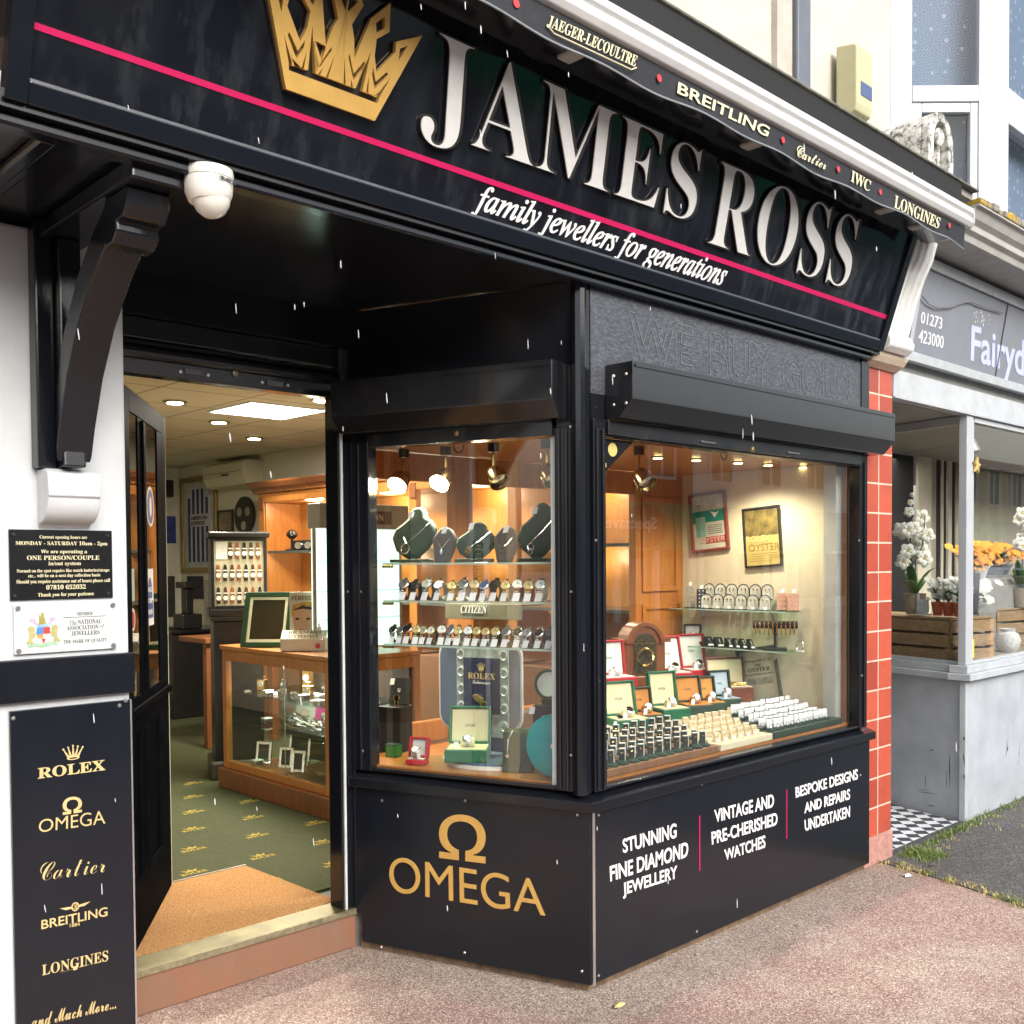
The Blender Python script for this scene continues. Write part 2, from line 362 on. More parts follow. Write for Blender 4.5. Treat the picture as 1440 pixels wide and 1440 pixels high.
# rendered pier beside the door
pr = MB(); pr.wbox(-2.6, -1.41, .70, 1.02, 0, 2.60); pr.build('pier', PLASTER, shop, .012)
MB().wbox(-2.6, -2.06, .60, .699, 0, 3.3).build('side_pier', M('ochre_render', lin(214, 190, 150), .7), shop, .01)
f = PIER
MB().box(f, -2.05, f.at(190, 917, .025)[0], f.at(95, 985, .025)[1] + .005, f.at(190, 917, .025)[1], -.0, .025).build('dado_board', BLACK, shop, .004)
# white corbel of the bracket
corb = [(.70, 1.882), (.63, 1.882), (.608, 1.868), (.604, 1.80), (.612, 1.798)] + [(.612 + .075 * (1 - cos(t)) * 1.0, 1.798 - .078 * sin(t)) for t in [pi / 2 * k / 6 for k in range(1, 7)]] + [(.70, 1.705)]
extr(MB(), corb, -1.685, -1.53).build('corbel', PLASTER, shop, .006, True)
# gallows bracket under the canopy
BX0, BX1 = -1.665, -1.56
bk = MB()
extr(bk, [(.585, 1.886), (.70, 1.886), (.70, 2.56), (.60, 2.56), (.60, 2.05)], BX0 + .02, BX1 - .02)
brace_o = [(.60, 1.90), (.565, 2.0), (.50, 2.14), (.41, 2.27), (.30, 2.38), (.20, 2.455)]
brace_i = [(.205, 2.56), (.30, 2.50), (.42, 2.40), (.52, 2.27), (.585, 2.12)]
extr(bk, brace_o + brace_i, BX0, BX1)
extr(bk, [(.0, 2.56), (.70, 2.56), (.70, 2.61), (.0, 2.61)], BX0 - .02, BX1 + .02)
extr(bk, [(.205, 2.43), (.16, 2.435), (.13, 2.46), (.13, 2.485), (.09, 2.49), (.065, 2.52), (.06, 2.559), (.21, 2.559)], BX0 - .006, BX1 + .006)
bk.wbox(-1.70, -1.646, .64, .699, 1.884, 2.61)
bk.build('bracket', BLACK, shop, .006)
# soffit of the canopy with its mouldings
SOFF = black_paint('black_soffit_paint', (.009, .010, .012), .13)
MB().wbox(-2.05, 2.13, -.06, 1.12, 2.62, 2.66).build('soffit', SOFF, shop)
sm = MB(); sm.wbox(-2.05, 2.1, -.035, .02, 2.592, 2.619); sm.wbox(-1.90, -1.86, .021, .69, 2.595, 2.619); sm.wbox(-1.86, -1.83, .021, .69, 2.605, 2.6185)
sm.wbox(-1.86, -1.5, .021, .05, 2.605, 2.6185)
sm.build('soffit_moulding', BLACK, shop, .008)
# tiled pilaster between the two shops
def tile_mat():
    m = Mat('terracotta_tile'); c = m.n('TexBrick'); c.offset = 0; c.squash = 1
    c.inputs['Scale'].default_value = 1; c.inputs['Mortar Size'].default_value = .0045; c.inputs['Mortar Smooth'].default_value = .1
    c.inputs['Brick Width'].default_value = .152; c.inputs['Row Height'].default_value = .1535; c.inputs['Bias'].default_value = 0
    for k, q in (('Color1', lin(192, 88, 66)), ('Color2', lin(158, 66, 50)), ('Mortar', lin(208, 196, 176))): c.inputs[k].default_value = q
    s = m.n('SeparateXYZ'); tc = m.n('TexCoord'); m.l(tc.outputs['Object'], s.inputs[0]); cb = m.n('CombineXYZ')
    ax = m.n('Math', operation='ADD'); ax.inputs[1].default_value = -2.130 + 1.52; m.l(s.outputs['X'], ax.inputs[0])
    m.l(ax.outputs[0], cb.inputs['X']); az = m.n('Math', operation='ADD'); az.inputs[1].default_value = 1.535 - .145; m.l(s.outputs['Z'], az.inputs[0]); m.l(az.outputs[0], cb.inputs['Y'])
    m.l(cb.outputs[0], c.inputs['Vector'])
    g = m.noise(9, 5, .7); m.l(m.mix(m.ramp(g, [(.5, (0, 0, 0)), (.72, (.5, .5, .5))]), c.outputs['Color'], lin(138, 66, 54)), m.b.inputs['Base Color'])
    m.b.inputs['Roughness'].default_value = .35; m.bump(c.outputs['Fac'], -.4, .002); return m.m
MB().wbox(2.130, 2.432, .02, .40, .145, 2.575).build('tiled_pilaster', tile_mat(), shop, .003)
MB().wbox(2.122, 2.44, .012, .40, 0, .144).build('pilaster_plinth', M('worn_pink_concrete', lin(178, 132, 122), .85, var=.25, scale=30, bump=.6, bscale=70), shop, .006)
cap = MB(); extr(cap, [(.01, 2.576), (-.03, 2.60), (-.05, 2.625), (-.06, 2.645), (.40, 2.645), (.40, 2.576)], 2.11, 2.46)
cap.build('pilaster_capital', M('stone_cream_paint', lin(206, 192, 172), .7, bump=.2), shop, .006)
CONS = M('white_gloss_masonry', lin(226, 228, 226), .45, var=.08, scale=16, bump=.3, bscale=30)
cs = MB()
prof = [(.02, 2.646), (-.075, 2.646), (-.105, 2.67), (-.11, 2.70), (-.09, 2.735), (-.075, 2.745), (-.09, 2.80), (-.115, 2.90), (-.16, 3.02), (-.20, 3.10), (-.225, 3.19), (.02, 3.19)]
extr(cs, prof, 2.155, 2.415)
for k in range(4):                                              # reeded front of the console
    x0 = 2.172 + k * .062
    extr(cs, [(y - .012, z) for y, z in prof[5:11]] + [(y + .01, z) for y, z in prof[5:11]][::-1], x0, x0 + .04)
cs.build('scroll_console', CONS, shop, .008, True)
# ---- stallriser plinth, sill, window frames
MB().poly(Fr((0, 0, 0), (1, 0, 0), (0, 1, 0), UP), [(.012, .02), (2.12, .02), (2.12, .1), (-.25, 1.05), (-.33, .98)], -.02, .70).build('stallriser', M('brick_and_mortar', lin(116, 96, 78), .95, var=.5, scale=22, bump=.6), shop)
sl_ = MB()
sill_prof = [(.035, .678), (.035, .716), (-.02, .735), (-.09, .742), (-.09, .678)]
def fpoly(mb, fr, prof, x0, x1):                                # profile (outward, up) pulled along the face
    return mb.poly(Fr(fr.o, fr.n, fr.b, fr.a), prof, x0, x1)
cx = .022                                                       # mitre at the corner
pts_f = [[FRONT.p(x, z, d) for d, z in sill_prof] for x in (0, 2.15)]
m_in = []
for d, z in sill_prof:                                          # intersection of both faces pushed out by d
    A = SPLAY.n; t = V((0, -d, z)); xx = (d - t.y * A.y) / A.x; m_in.append(V((xx, -d, z)))
e_f = [FRONT.p(2.15, z, d) for d, z in sill_prof]; e_s = [SPLAY.p(-1.055, z, d) for d, z in sill_prof]
n5 = len(sill_prof)
for e in (e_f, e_s):
    sl_.add(m_in + e, [tuple(range(n5)), tuple(range(n5, 2 * n5))] + [(i, (i + 1) % n5, n5 + (i + 1) % n5, n5 + i) for i in range(n5)])
sl_.build('window_sill', BLACK, shop, .003)
fm = MB()
# front face frame members
fm.box(FRONT, .022, .088, .743, 2.117, -.05, .012); fm.box(FRONT, 2.022, 2.10, .743, 2.117, -.05, .012)
fm.box(FRONT, .088, 2.022, 2.055, 2.117, -.05, .008)
fm.box(FRONT, .088, 2.022, .743, .757, -.05, .006)
# splay face frame members
fm.box(SPLAY, -.128, -.06, .743, 2.09, -.05, .012); fm.box(SPLAY, -1.04, -.955, .743, 2.09, -.05, .012)
fm.box(SPLAY, -1.085, -1.041, .15, 2.09, -.06, .004); fm.box(SPLAY, -.955, -.128, 2.06, 2.09, -.05, .008); fm.box(SPLAY, -.955, -.128, .743, .758, -.05, .006)
# corner post with two slim beads
fm.lathe((-.012, .03, .735), UP, [(.03, 0), (.03, 1.93)], 10)
fm.box(FRONT, -.004, .020, .74, 2.62, -.06, -.004); fm.box(SPLAY, -.058, -.034, .74, 2.62, -.05, .0)
fm.build('window_frame', BLACK, shop, .004)
each('shutter_guide_rail', BLACKM, shop, [MB().box(fr, x - .004, x + .004, .75, 2.08, .0125, .021) for fr, x in
     ((FRONT, .034), (FRONT, .066), (SPLAY, -.078), (SPLAY, -.108), (FRONT, 2.06), (SPLAY, -1.0))], bevel=.002)
# head boards over the windows
FADE = Mat('faded_black_board')
_s = FADE.noise(1.0, 6, .75, FADE.co((42, 42, 130))); _n = FADE.noise(3, 5, .7)
FADE.l(FADE.ramp(_s, [(.32, (.030, .033, .039)), (.5, (.06, .065, .077)), (.74, (.15, .16, .18))]), FADE.b.inputs['Base Color'])
FADE.l(FADE.mr(_n, .22, .45), FADE.b.inputs['Roughness']); FADE.bump(_s, .35, .003); FADE = FADE.m
MB().box(FRONT, .021, 2.05, 2.21, 2.615, -.05, -.002).build('head_board', FADE, shop)
MB().box(FRONT, .021, .12, 2.118, 2.2095, -.05, -.003).build('head_filler', BLACK, shop)
MB().box(FRONT, 2.05, 2.128, 2.117, 2.61, -.05, .004).build('head_trim', BLACK, shop)
MB().box(SPLAY, -1.06, -.059, 2.09, 2.616, -.05, -.002).build('head_board', BLACK, shop)
GHOST = M('pale_ghost_edge', (.15, .16, .18), .5, var=.3, scale=60)
gh = MB()
def outline_text(mb, fr, t, x0, x1, y0, y1, wdt=.005, **k):      # only the outline of the old letters
    vs, fs, _ = glyphs(t, **k); ec = {}
    for q in fs:
        if all(vs[i][2] > .9 for i in q):
            for a, b in zip(q, q[1:] + q[:1]): ec[(min(a, b), max(a, b))] = ec.get((min(a, b), max(a, b)), 0) + 1
    for (a, b), c in ec.items():
        if c == 1:
            A = V((x0 + (x1 - x0) * vs[a][0], y0 + (y1 - y0) * vs[a][1])); B = V((x0 + (x1 - x0) * vs[b][0], y0 + (y1 - y0) * vs[b][1]))
            d = (B - A)
            if d.length < 1e-5: continue
            nn = V((-d.y, d.x)).normalized() * wdt / 2; e = d.normalized() * wdt * .3
            mb.add([fr.p(q.x, q.y, .0005) for q in (A - e + nn, A - e - nn, B + e - nn, B + e + nn)], [(0, 1, 2, 3)])
for t_, x0_, x1_ in (('WE', .24, .64), ('BUY', .76, 1.22), ('GOLD', 1.32, 1.94)):
    gh = MB(); outline_text(gh, FRONT, t_, x0_, x1_, 2.35, 2.54, .0035, off=.02); gh.build('ghost_lettering', GHOST, shop)
# ---- roller shutter housings
def housing(fr, x0, x1, zt, zb, dep, nm='shutter_housing'):
    h = MB(); fpoly(h, fr, [(.0, zt), (dep, zt), (dep, zt - (zt - zb) * .70), (dep * .55, zb), (.0, zb)], x0, x1)
    o = h.build(nm, BLACKM, shop, .003)
    t = MB(); t.box(fr, x0 + .012, x1 - .003, zt - .021, zt - .012, dep, dep + .005); t.build('trim_strip', BLACKM, o)
    each('screw', STEEL, o, [MB().lathe(fr.p(x0, y, dep * q), fr.a * -1, [(.007, 0), (.005, .004)], 8) for q in (.3, .75) for y in (zt - .045, zt - .15)])
    return o
housing(FRONT, .10, 2.152, 2.32, 2.12, .13)
housing(SPLAY, SPLAY.at(464, 536, .13)[0], SPLAY.at(776, 504, .13)[0], SPLAY.at(776, 504, .13)[1], 2.115, .13)
dh = MB(); fd = face_y(1.05)
dh.box(fd, -1.30, -.36, 2.40, 2.475, -.1, .0); dh.box(fd, -1.30, -.36, 2.33, 2.398, -.1, -.012)
dh.lathe(fd.p(-1.29, 2.352, -.005), (1, 0, 0), [(.028, 0), (.028, .92)], 14)
dh.box(fd, -1.30, -.36, 2.272, 2.328, -.06, .006)
o = dh.build('door_shutter', BLACKM, shop, .004)
LKM = M('worn_lock_plate', (.16, .16, .17), .4, .6, var=.3)
for u in (272, 386):
    x, z = fd.at(u, 523 + (u - 270) * .145, .006); MB().box(fd, x - .035, x + .035, z - .010, z + .010, .0062, .012).build('lock_plate', LKM, o)
for u, v in ((253, 523), (292, 528), (368, 538), (404, 542)):
    x, z = fd.at(u, v, .006); MB().lathe(fd.p(x, z, .006), fd.n, [(.007, 0), (.006, .006)], 10).build('screw', STEEL, o)
x, z = fd.at(330.5, 525, .006); MB().lathe(fd.p(x, z, .006), fd.n, [(.013, 0), (.013, .008), (.005, .010)], 14).build('lock_cylinder', M('worn_brass_lock', (.35, .31, .24), .4, .7), o)
MB().wbox(-.359, -.285, 1.03, 1.10, 2.27, 2.474).build('door_head_block', M('grey_head_block', (.10, .105, .11), .5), shop)
MB().wbox(-1.45, -.285, 1.0, 1.12, 2.475, 2.62).build('door_head_board', BLACK, shop)
# shutter bottom rails above the panes with locks
for fr, xa, xb, zz, us in ((FRONT, .088, 2.022, 2.068, ((995, 622), (1115, 637))), (SPLAY, -.955, -.128, 2.066, ((640, 599), (640, 599)))):
    r_ = MB(); r_.box(fr, xa + .004, xb - .004, zz - .006, zz + .05, .0085, .022); ro = r_.build('shutter_bottom_rail', BLACKM, shop, .003)
    for u, v in us[:1] if us[0] == us[1] else us:
        x, z = fr.at(u, v, .023); MB().box(fr, x - .05, x + .05, z - .004, z + .004, .0222, .032).build('pull_handle', CHROME, ro, .002)
    x, z = fr.at(*((1058, 632) if fr is FRONT else (642, 609)), .023)
    MB().lathe(fr.p(x, z, .0222), fr.n, [(.013, 0), (.012, .006), (.004, .009)], 14).build('lock_cylinder', BRASS, ro)
for fr, pts in ((FRONT, ((838, 760), (842, 958), (850, 1060), (1208, 760), (1212, 950))), (SPLAY, ((802, 600), (803, 832), (803, 1062), (507, 832), (510, 1056), (489, 832)))):
    for u, v in pts:
        x, z = fr.at(u, v, .012); MB().lathe(fr.p(x, z, .0122), fr.n, [(.006, 0), (.0045, .003), (.001, .004)], 8).build('frame_screw', STEEL, shop)
# ---- panes
MB().box(FRONT, .089, 2.021, .758, 2.054, -.030, -.024).build('window_pane', GLASS, shop)
MB().box(SPLAY, -.954, -.129, .759, 2.059, -.030, -.024).build('window_pane', GLASS, shop)
MB().box(SPLAY, -.154, -.129, .759, 2.059, -.0225, -.012).build('pane_edge_strip', M('pale_edge_strip', (.62, .68, .66), .4), shop)
# ---- doorstep
STEPF = Mat('worn_terracotta_step')
_a = STEPF.noise(2.4, 4, .6, None, .6); _b = STEPF.noise(9, 6, .7, STEPF.co((1.4, 1, .35)))
STEPF.l(STEPF.mix(STEPF.mr(_b, 0, .8), STEPF.ramp(_a, [(.34, lin(128, 120, 106)), (.5, lin(142, 104, 84)), (.68, lin(150, 98, 74))]), lin(112, 92, 76)), STEPF.b.inputs['Base Color']); STEPF.b.inputs['Roughness'].default_value = .5; STEPF.bump(_b, .1, .003); STEPF = STEPF.m
WBR = M('worn_brass_tread', (.17, .145, .075), .45, .7, var=.45, scale=7, rvar=.15)
MB().wbox(-1.42, -.346, .99, 1.30, 0, .150).build('step', STEPF, shop, .006)
MB().wbox(-1.42, -.346, .984, 1.115, .151, .166).build('brass_tread', WBR, shop, .004)
MB().wbox(-1.42, -.346, .980, .9835, .142, .166).build('tread_nosing', M('worn_brass_nosing', (.30, .265, .17), .5, .6, var=.4, scale=30), shop)
df = MB(); df.wbox(-.405, -.345, 1.0, 1.09, .15, 2.272); df.wbox(-1.45, -1.285, 1.021, 1.09, 0, 2.272)
df.build('door_frame', BLACK, shop, .004)
MB().wbox(-.395, -.385, .992, .9995, .15, 2.27).build('frame_seal', M('grey_seal_strip', (.55, .57, .55), .4), shop)
# ---- the open door leaf
H0 = V((-1.255, 1.12, .172)); DA = V((.475, .69, 0)).normalized(); DN = V((DA.y, -DA.x, 0))
DR = Fr(H0, DA, UP, DN); DW, DH = .84, 2.07
d = MB(); d.frame(DR, 0, DW, 0, DH, .085, -.02, .02, .22)
d.box(DR, .085, DW - .085, .80, .93, -.02, .02); d.lathe(DR.p(.317, .23, .0205), UP, [(.008, 0), (.008, .56)], 8); d.lathe(DR.p(.317, .94, .0205), UP, [(.008, 0), (.008, 1.04)], 8); d.box(DR, .235, .40, .22, .80, -.02, .02); d.box(DR, .235, .40, .93, DH - .085, -.02, .02); d.box(DR, .64, DW - .085, .22, .80, -.02, .02); d.box(DR, .64, DW - .085, .93, DH - .085, -.02, .02)
for xa, xb in ((.085, .235), (.40, .64)): d.box(DR, xa, xb, .22, .80, -.008, .006)
d.box(DR, 0, DW, .865, .895, .0205, .034)
door = d.build('door', DOORB, shop, .004)
mo = MB()
for xa, xb in ((.085, .235), (.40, .64)): mo.frame(DR, xa, xb, .22, .80, .014, .0065, .018)
mo.build('panel_moulding', DOORB, door, .003)
g = MB()
for xa, xb in ((.085, .235), (.40, .64)): g.box(DR, xa, xb, .93, DH - .085, .010, .016)
g.build('door_pane', glass_mat('smoked_door_glass', (.45, .47, .48), .9), door)
MB().box(DR, DW, DW + .006, 0, DH, -.021, .021).build('door_edge', M('cream_door_edge', (.52, .49, .38), .6), door)
hp = [DR.p(DW + .006, .98, -.01), DR.p(DW + .05, .985, -.015), DR.p(DW + .062, 1.03, -.015), DR.p(DW + .062, 1.15, -.015), DR.p(DW + .05, 1.20, -.015), DR.p(DW + .006, 1.205, -.01)]
MB().tube(hp, .008, 10).build('handle', GOLDS, door, smooth=True)
# ---- interior shell
FLZ = .155
struct('shop_floor', MB().wbox(-1.45, 2.42, 1.0, 8.3, 0, FLZ - .006), M('screed_floor', (.2, .19, .17), .8))
iw = MB(); iw.wbox(-1.55, 2.5, 7.95, 8.1, FLZ, 2.62); iw.build('interior_back_wall', INWALL, shop)
MB().wbox(2.30, 2.44, 1.12, 7.949, FLZ, 2.62).build('interior_side_wall', INWALL, shop)
MB().wbox(-1.60, -1.45, 1.02, 7.949, FLZ, 2.62).build('interior_side_wall', INWALL, shop)
def ceil_mat():
    m = Mat('ceiling_tile'); c = m.n('TexBrick'); c.offset = 0
    c.inputs['Scale'].default_value = 1; c.inputs['Mortar Size'].default_value = .008; c.inputs['Brick Width'].default_value = .585; c.inputs['Row Height'].default_value = .585; c.inputs['Bias'].default_value = 0
    c.inputs['Color1'].default_value = c.inputs['Color2'].default_value = (.62, .57, .43, 1); c.inputs['Mortar'].default_value = (.24, .21, .14, 1)
    mp = m.co(); tc = mp.node; tc.inputs['Location'].default_value = (-.465 + 5.85, -3.20 + .9 + 5.85, 0); m.l(mp, c.inputs['Vector'])
    m.l(c.outputs['Color'], m.b.inputs['Base Color']); m.b.inputs['Roughness'].default_value = .8; m.bump(c.outputs['Fac'], -.3, .004); return m.m
MB().wbox(-1.55, 2.45, 1.12, 8.3, 2.62, 2.70).build('interior_ceiling', ceil_mat(), shop)
# ---- window display: deck, ceiling, cream end wall, wooden back partition
DECKZ = .765
pl = Fr((0, 0, 0), (1, 0, 0), (0, 1, 0), UP)
MB().poly(pl, [(.01, .056), (2.05, .056), (2.05, 1.10), (-.33, 1.10), (-.30, .94)], .701, DECKZ).build('display_deck', WOODO, shop)
MB().poly(pl, [(.03, .056), (2.04, .056), (2.04, 1.10), (-.28, 1.10), (-.25, .93)], 2.085, 2.10).build('display_ceiling', wood_mat('display_ceiling_wood', (.34, .13, .03), (.52, .22, .055)), shop)
MB().wbox(2.05, 2.128, .17, 1.115, DECKZ, 2.085).build('display_end_wall', CREAMW, shop)
ep = MB(); ep.wbox(2.045, 2.06, .072, .166, DECKZ, 2.085); ep.build('display_end_post', WOODO, shop)
MB().wbox(1.985, 2.044, .10, .168, DECKZ, 2.085).build('display_end_trim', M('grey_trim', (.40, .41, .40), .5), shop)
bp = MB()
bp.wbox(-.34, -.255, 1.00, 1.09, DECKZ, 2.085)
for x0, x1 in ((.30, .42), (1.02, 1.14), (1.62, 2.05)): bp.wbox(x0, x1, 1.10, 1.15, DECKZ, 2.084)
bp.wbox(-.33, 2.05, 1.155, 1.19, DECKZ, DECKZ + .10)
for x0, x1 in ((-.2549, .30), (.42, 1.02), (1.14, 1.62)): bp.wbox(x0, x1, 1.11, 1.14, 1.96, 2.083)
pw = bp.build('back_partition', WOODO, shop, .004)
pm = MB()
for x0, x1 in ((1.67, 2.0),):
    for z0, z1 in ((.86, 1.35), (1.42, 1.95)): pm.frame(face_y(1.10), x0, x1, z0, z1, .03, .0005, .012)
pm.build('panel_moulding', WOODO, pw, .004)
# ================================================================ signs on the jeweller's front
fs = thing('fascia_sign', 'long black glossy fascia sign with gold crown, silver serif letters and pink line', 'sign', (0, -.1, 2.64))
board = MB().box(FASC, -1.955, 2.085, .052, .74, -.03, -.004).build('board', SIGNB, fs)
bf = MB(); bf.box(FASC, -2.005, -1.955, -.005, .74, -.03, .012); bf.box(FASC, 2.085, 2.135, -.005, .74, -.03, .012); bf.box(FASC, -1.955, 2.085, -.005, .046, -.03, .010)
bf.build('border', PANEL, fs, .004)
MB().box(FASC, -1.953, 2.083, .0465, .0515, -.03, .003).build('edge_trim', ALU, fs)
a0, a1 = FASC.at(24, 22, 0), FASC.at(24, 32.5, 0); b0, b1 = FASC.at(1251, 445, 0), FASC.at(1251, 450, 0)
MB().poly(FASC, [(-1.953, a1[1]), (2.083, b1[1] - .002), (2.083, b0[1] + .003), (-1.953, a0[1])], -.0035, -.0015).build('stripe', PINK, fs)
DKS = M('dark_letter_side', (.05, .047, .042), .4, .6)
for t, q in (('JAMES', ((590, 199), (972, 325), (989, 212), (599, 34))), ('ROSS', ((994, 344), (1190, 407), (1210, 309), (1014, 224)))):
    MB().textq(FASC, t, q, .0085, .004, sty='serif', res=8, off=-.012).build('lettering', SILVER, fs)
    q2 = ((q[0][0] - 2.5, q[0][1] + 1.5), (q[1][0] + 1.5, q[1][1] + 2.5), (q[2][0] + 2, q[2][1] - 1.5), (q[3][0] - 1.5, q[3][1] - 2.5))
    MB().textq(FASC, t, q2, -.0035, .0118, sty='serif', res=6, off=.002).build('lettering_backing', DKS, fs)
MB().textq(FASC, 'family jewellers for generations', ((661, 303), (1010, 411), (1028, 371), (675, 258)), -.0035, .0025, sty='ital', off=.014, res=5).build('strapline', WHITEV, fs)
# crown: right half traced in image pixels, mirrored about its own axis
def cz(x, y): return FASC.at(370 + x / 6, y / 6, .012)
bl, br = cz(188, 745), cz(935, 1025)
cxm = (bl[0] + br[0]) / 2; by = (bl[1] + br[1]) / 2
def loc(x, y): p = cz(x, y); return (p[0] - cxm, p[1] - by)
half = [loc(*q) for q in ((765, 490), (905, 155), (1070, 25), (1060, 270), (952, 330), (935, 470), (950, 608), (1110, 440), (1118, 352), (1338, 300))]
tipy = half[2][1] * 1.13
mid_r = [(.0, tipy), (.048, tipy * .78), (.022, tipy * .62), (.035, half[0][1] * 1.35)]
right = mid_r[1:] + half + [(br[0] - cxm, 0)]
outer = [(0, tipy)] + right + [(-x, y) for x, y in right[::-1]]
sc1 = lambda pts: [(x + cxm, y + by) for x, y in pts]
mir = lambda pts: [(-x, y) for x, y in pts][::-1]
gh = [loc(*q) for q in ((960, 900), (985, 800), (945, 858), (825, 818), (900, 440), (765, 785), (632, 735))]
gapx = [(.0, gh[6][1]), ]
hol = []
hol.append([loc(*q) for q in ((945, 195), (1022, 140), (1018, 240), (950, 275))]); hol.append(mir(hol[0]))
hol.append([loc(*q) for q in ((1150, 410), (1212, 388), (1135, 515))]); hol.append(mir(hol[2]))
hol.append([(0, tipy * .93), (.03, tipy * .79), (0, tipy * .68), (-.03, tipy * .79)])
bw = br[0] - cxm; yb = .052
def xw(y): return bw + (half[9][0] - bw) * y / half[9][1]
L_ = lambda *q: [loc(*p) for p in q]
a5, pa, pb_, a4, pc_, pd_ = L_((1072, 650), (945, 858), (824, 816), (905, 430), (768, 790), (632, 737))
ylo = .046; yhi = lambda p: max(p[1], .062)
up_ = [(pa[0] + .010, yhi(pa)), a5, (pa[0] - .002, yhi(pa)), (pb_[0], yhi(pb_)), a4, (pc_[0], yhi(pc_)), (.014, yhi(pd_)), (0, .285)]
up_ = up_[1:] if False else up_
zig = [(xw(ylo) - .020, ylo)] + up_ + [(-x, y) for x, y in up_[:-1][::-1]] + [(-xw(ylo) + .020, ylo)]
hol.append(zig)
for pts in (L_((722, 455), (758, 622), (852, 512), (858, 545), (757, 680), (712, 480)), L_((922, 570), (944, 688), (1040, 606), (1046, 632), (936, 750), (912, 630)), L_((680, 490), (690, 712), (671, 710)), L_((733, 660), (752, 735), (736, 735)),
            L_((884, 640), (882, 790), (862, 786)), L_((972, 770), (950, 822), (930, 815))):
    hol.append(pts); hol.append(mir(pts))
CROWN = [(sc1(outer), [sc1(h) for h in hol])]
MB().polyh(FASC, CROWN[0][0], CROWN[0][1], .002, .016).build('crown_emblem', GOLD, fs)
bx = [(x * 1.025 + (cxm), y * 1.015 - .003 + by) for x, y in outer]
MB().poly(FASC, bx, -.0035, .0018).build('crown_backing', DKS, fs)

# ---- retractable awning cassette with valance
aw = thing('awning', 'white awning cassette with black scalloped valance naming watch makers in gold', 'awning', (0, -.3, 3.1))
CASM = M('white_awning_metal', lin(206, 207, 207), .35, var=.06)
extr(MB(), [(-.20, 3.21), (-.36, 3.195), (-.43, 3.205), (-.445, 3.225), (-.44, 3.25), (-.43, 3.256), (-.445, 3.27), (-.44, 3.296), (-.41, 3.31), (-.30, 3.315), (-.20, 3.30)], -3.4, 2.318).build('cassette', CASM, aw, .004, True)
extr(MB(), [(-.20, 3.208), (-.36, 3.193), (-.432, 3.203), (-.447, 3.224), (-.447, 3.27), (-.442, 3.298), (-.41, 3.312), (-.20, 3.302)], 2.3185, 2.326).build('end_cap', M('grey_end_cap', (.5, .5, .5), .4), aw, .003)
MB().wbox(-3.4, 2.28, -.405, -.19, 3.165, 3.192).build('underside', BLACKM, aw)
VY = -.412; vf = face_y(VY)
n = 240; vs = []; fc = []
for i in range(n + 1):
    x = -3.3 + (2.285 + 3.3) * i / n; zb = 3.112 + .006 * sin(x * 12.5) - .012 * max(0, (x - 2.1) / .18)
    yo = .006 * sin(x * 5.1)
    for dd in (0, .003):
        vs += [vf.p(x, 3.20, dd), vf.p(x, zb, dd + yo)]
for i in range(n):
    a = i * 4; b = a + 4
    fc += [(a, b, b + 1, a + 1), (a + 2, a + 3, b + 3, b + 2), (a + 1, b + 1, b + 3, a + 3), (a, a + 2, b + 2, b)]
FABR = M('black_canvas', (.014, .016, .022), .75, var=.25, scale=40, bump=.2, bscale=300)
val = MB().add(vs, fc).build('valance', FABR, aw)
tb = MB(); tb.tube([vf.p(-3.3 + (5.585) * i / n, 3.112 + .006 * sin((-3.3 + 5.585 * i / n) * 12.5) - .012 * max(0, (-3.3 + 5.585 * i / n - 2.1) / .18), .0035 + .006 * sin((-3.3 + 5.585 * i / n) * 5.1)) for i in range(n + 1)], .0035, 6)
tb.build('valance_piping', M('grey_piping', (.25, .28, .30), .7), val)
for t, sty, q in (('JAEGER-LECOULTRE', 'serif', ((768, 38), (892, 96), (897, 79), (773, 21))), ('BREITLING', 'sans', ((952, 131), (1079, 193), (1083, 179), (954, 115))),
                  ('Cartier', 'script', ((1119, 219), (1160, 239), (1164, 226), (1122, 203))), ('IWC', 'serif', ((1196, 255), (1222, 270), (1225, 255), (1198, 239))),
                  ('LONGINES', 'serif', ((1257, 292), (1319, 322), (1323, 307), (1259, 274)))):
    MB().textq(vf, t, q, .0095, .0015, sty=sty, off=.014 if sty == 'sans' else 0).build('lettering', CREAMV, val)
p0, p1 = vf.at(779, 47, .0095), vf.at(888, 98, .0095)
MB().tube([vf.p(vf.at(770, 36, .01)[0], vf.at(770, 36, .01)[1], .010), vf.p(p0[0], p0[1], .010), vf.p(p1[0], p1[1], .010), vf.p(vf.at(895, 95, .01)[0], vf.at(895, 95, .01)[1], .010)], .0022, 6).build('underline', CREAMV, val)
for u, v in ((726, 5), (927, 110), (1101, 197), (1179, 238), (1238, 270), (1335, 317)):
    x, z = vf.at(u, v, .009); MB().disc(vf, x, z, .012, .0085, .0105).build('red_dot', M('red_dot_print', (.55, .04, .05), .6), val)
for x in (-.45, .55, 1.62, 1.95):
    MB().wbox(x, x + .06, -.36, -.28, 3.155, 3.19).build('awning_bracket', M('grey_awning_bracket', (.42, .42, .40), .5), aw, .008)

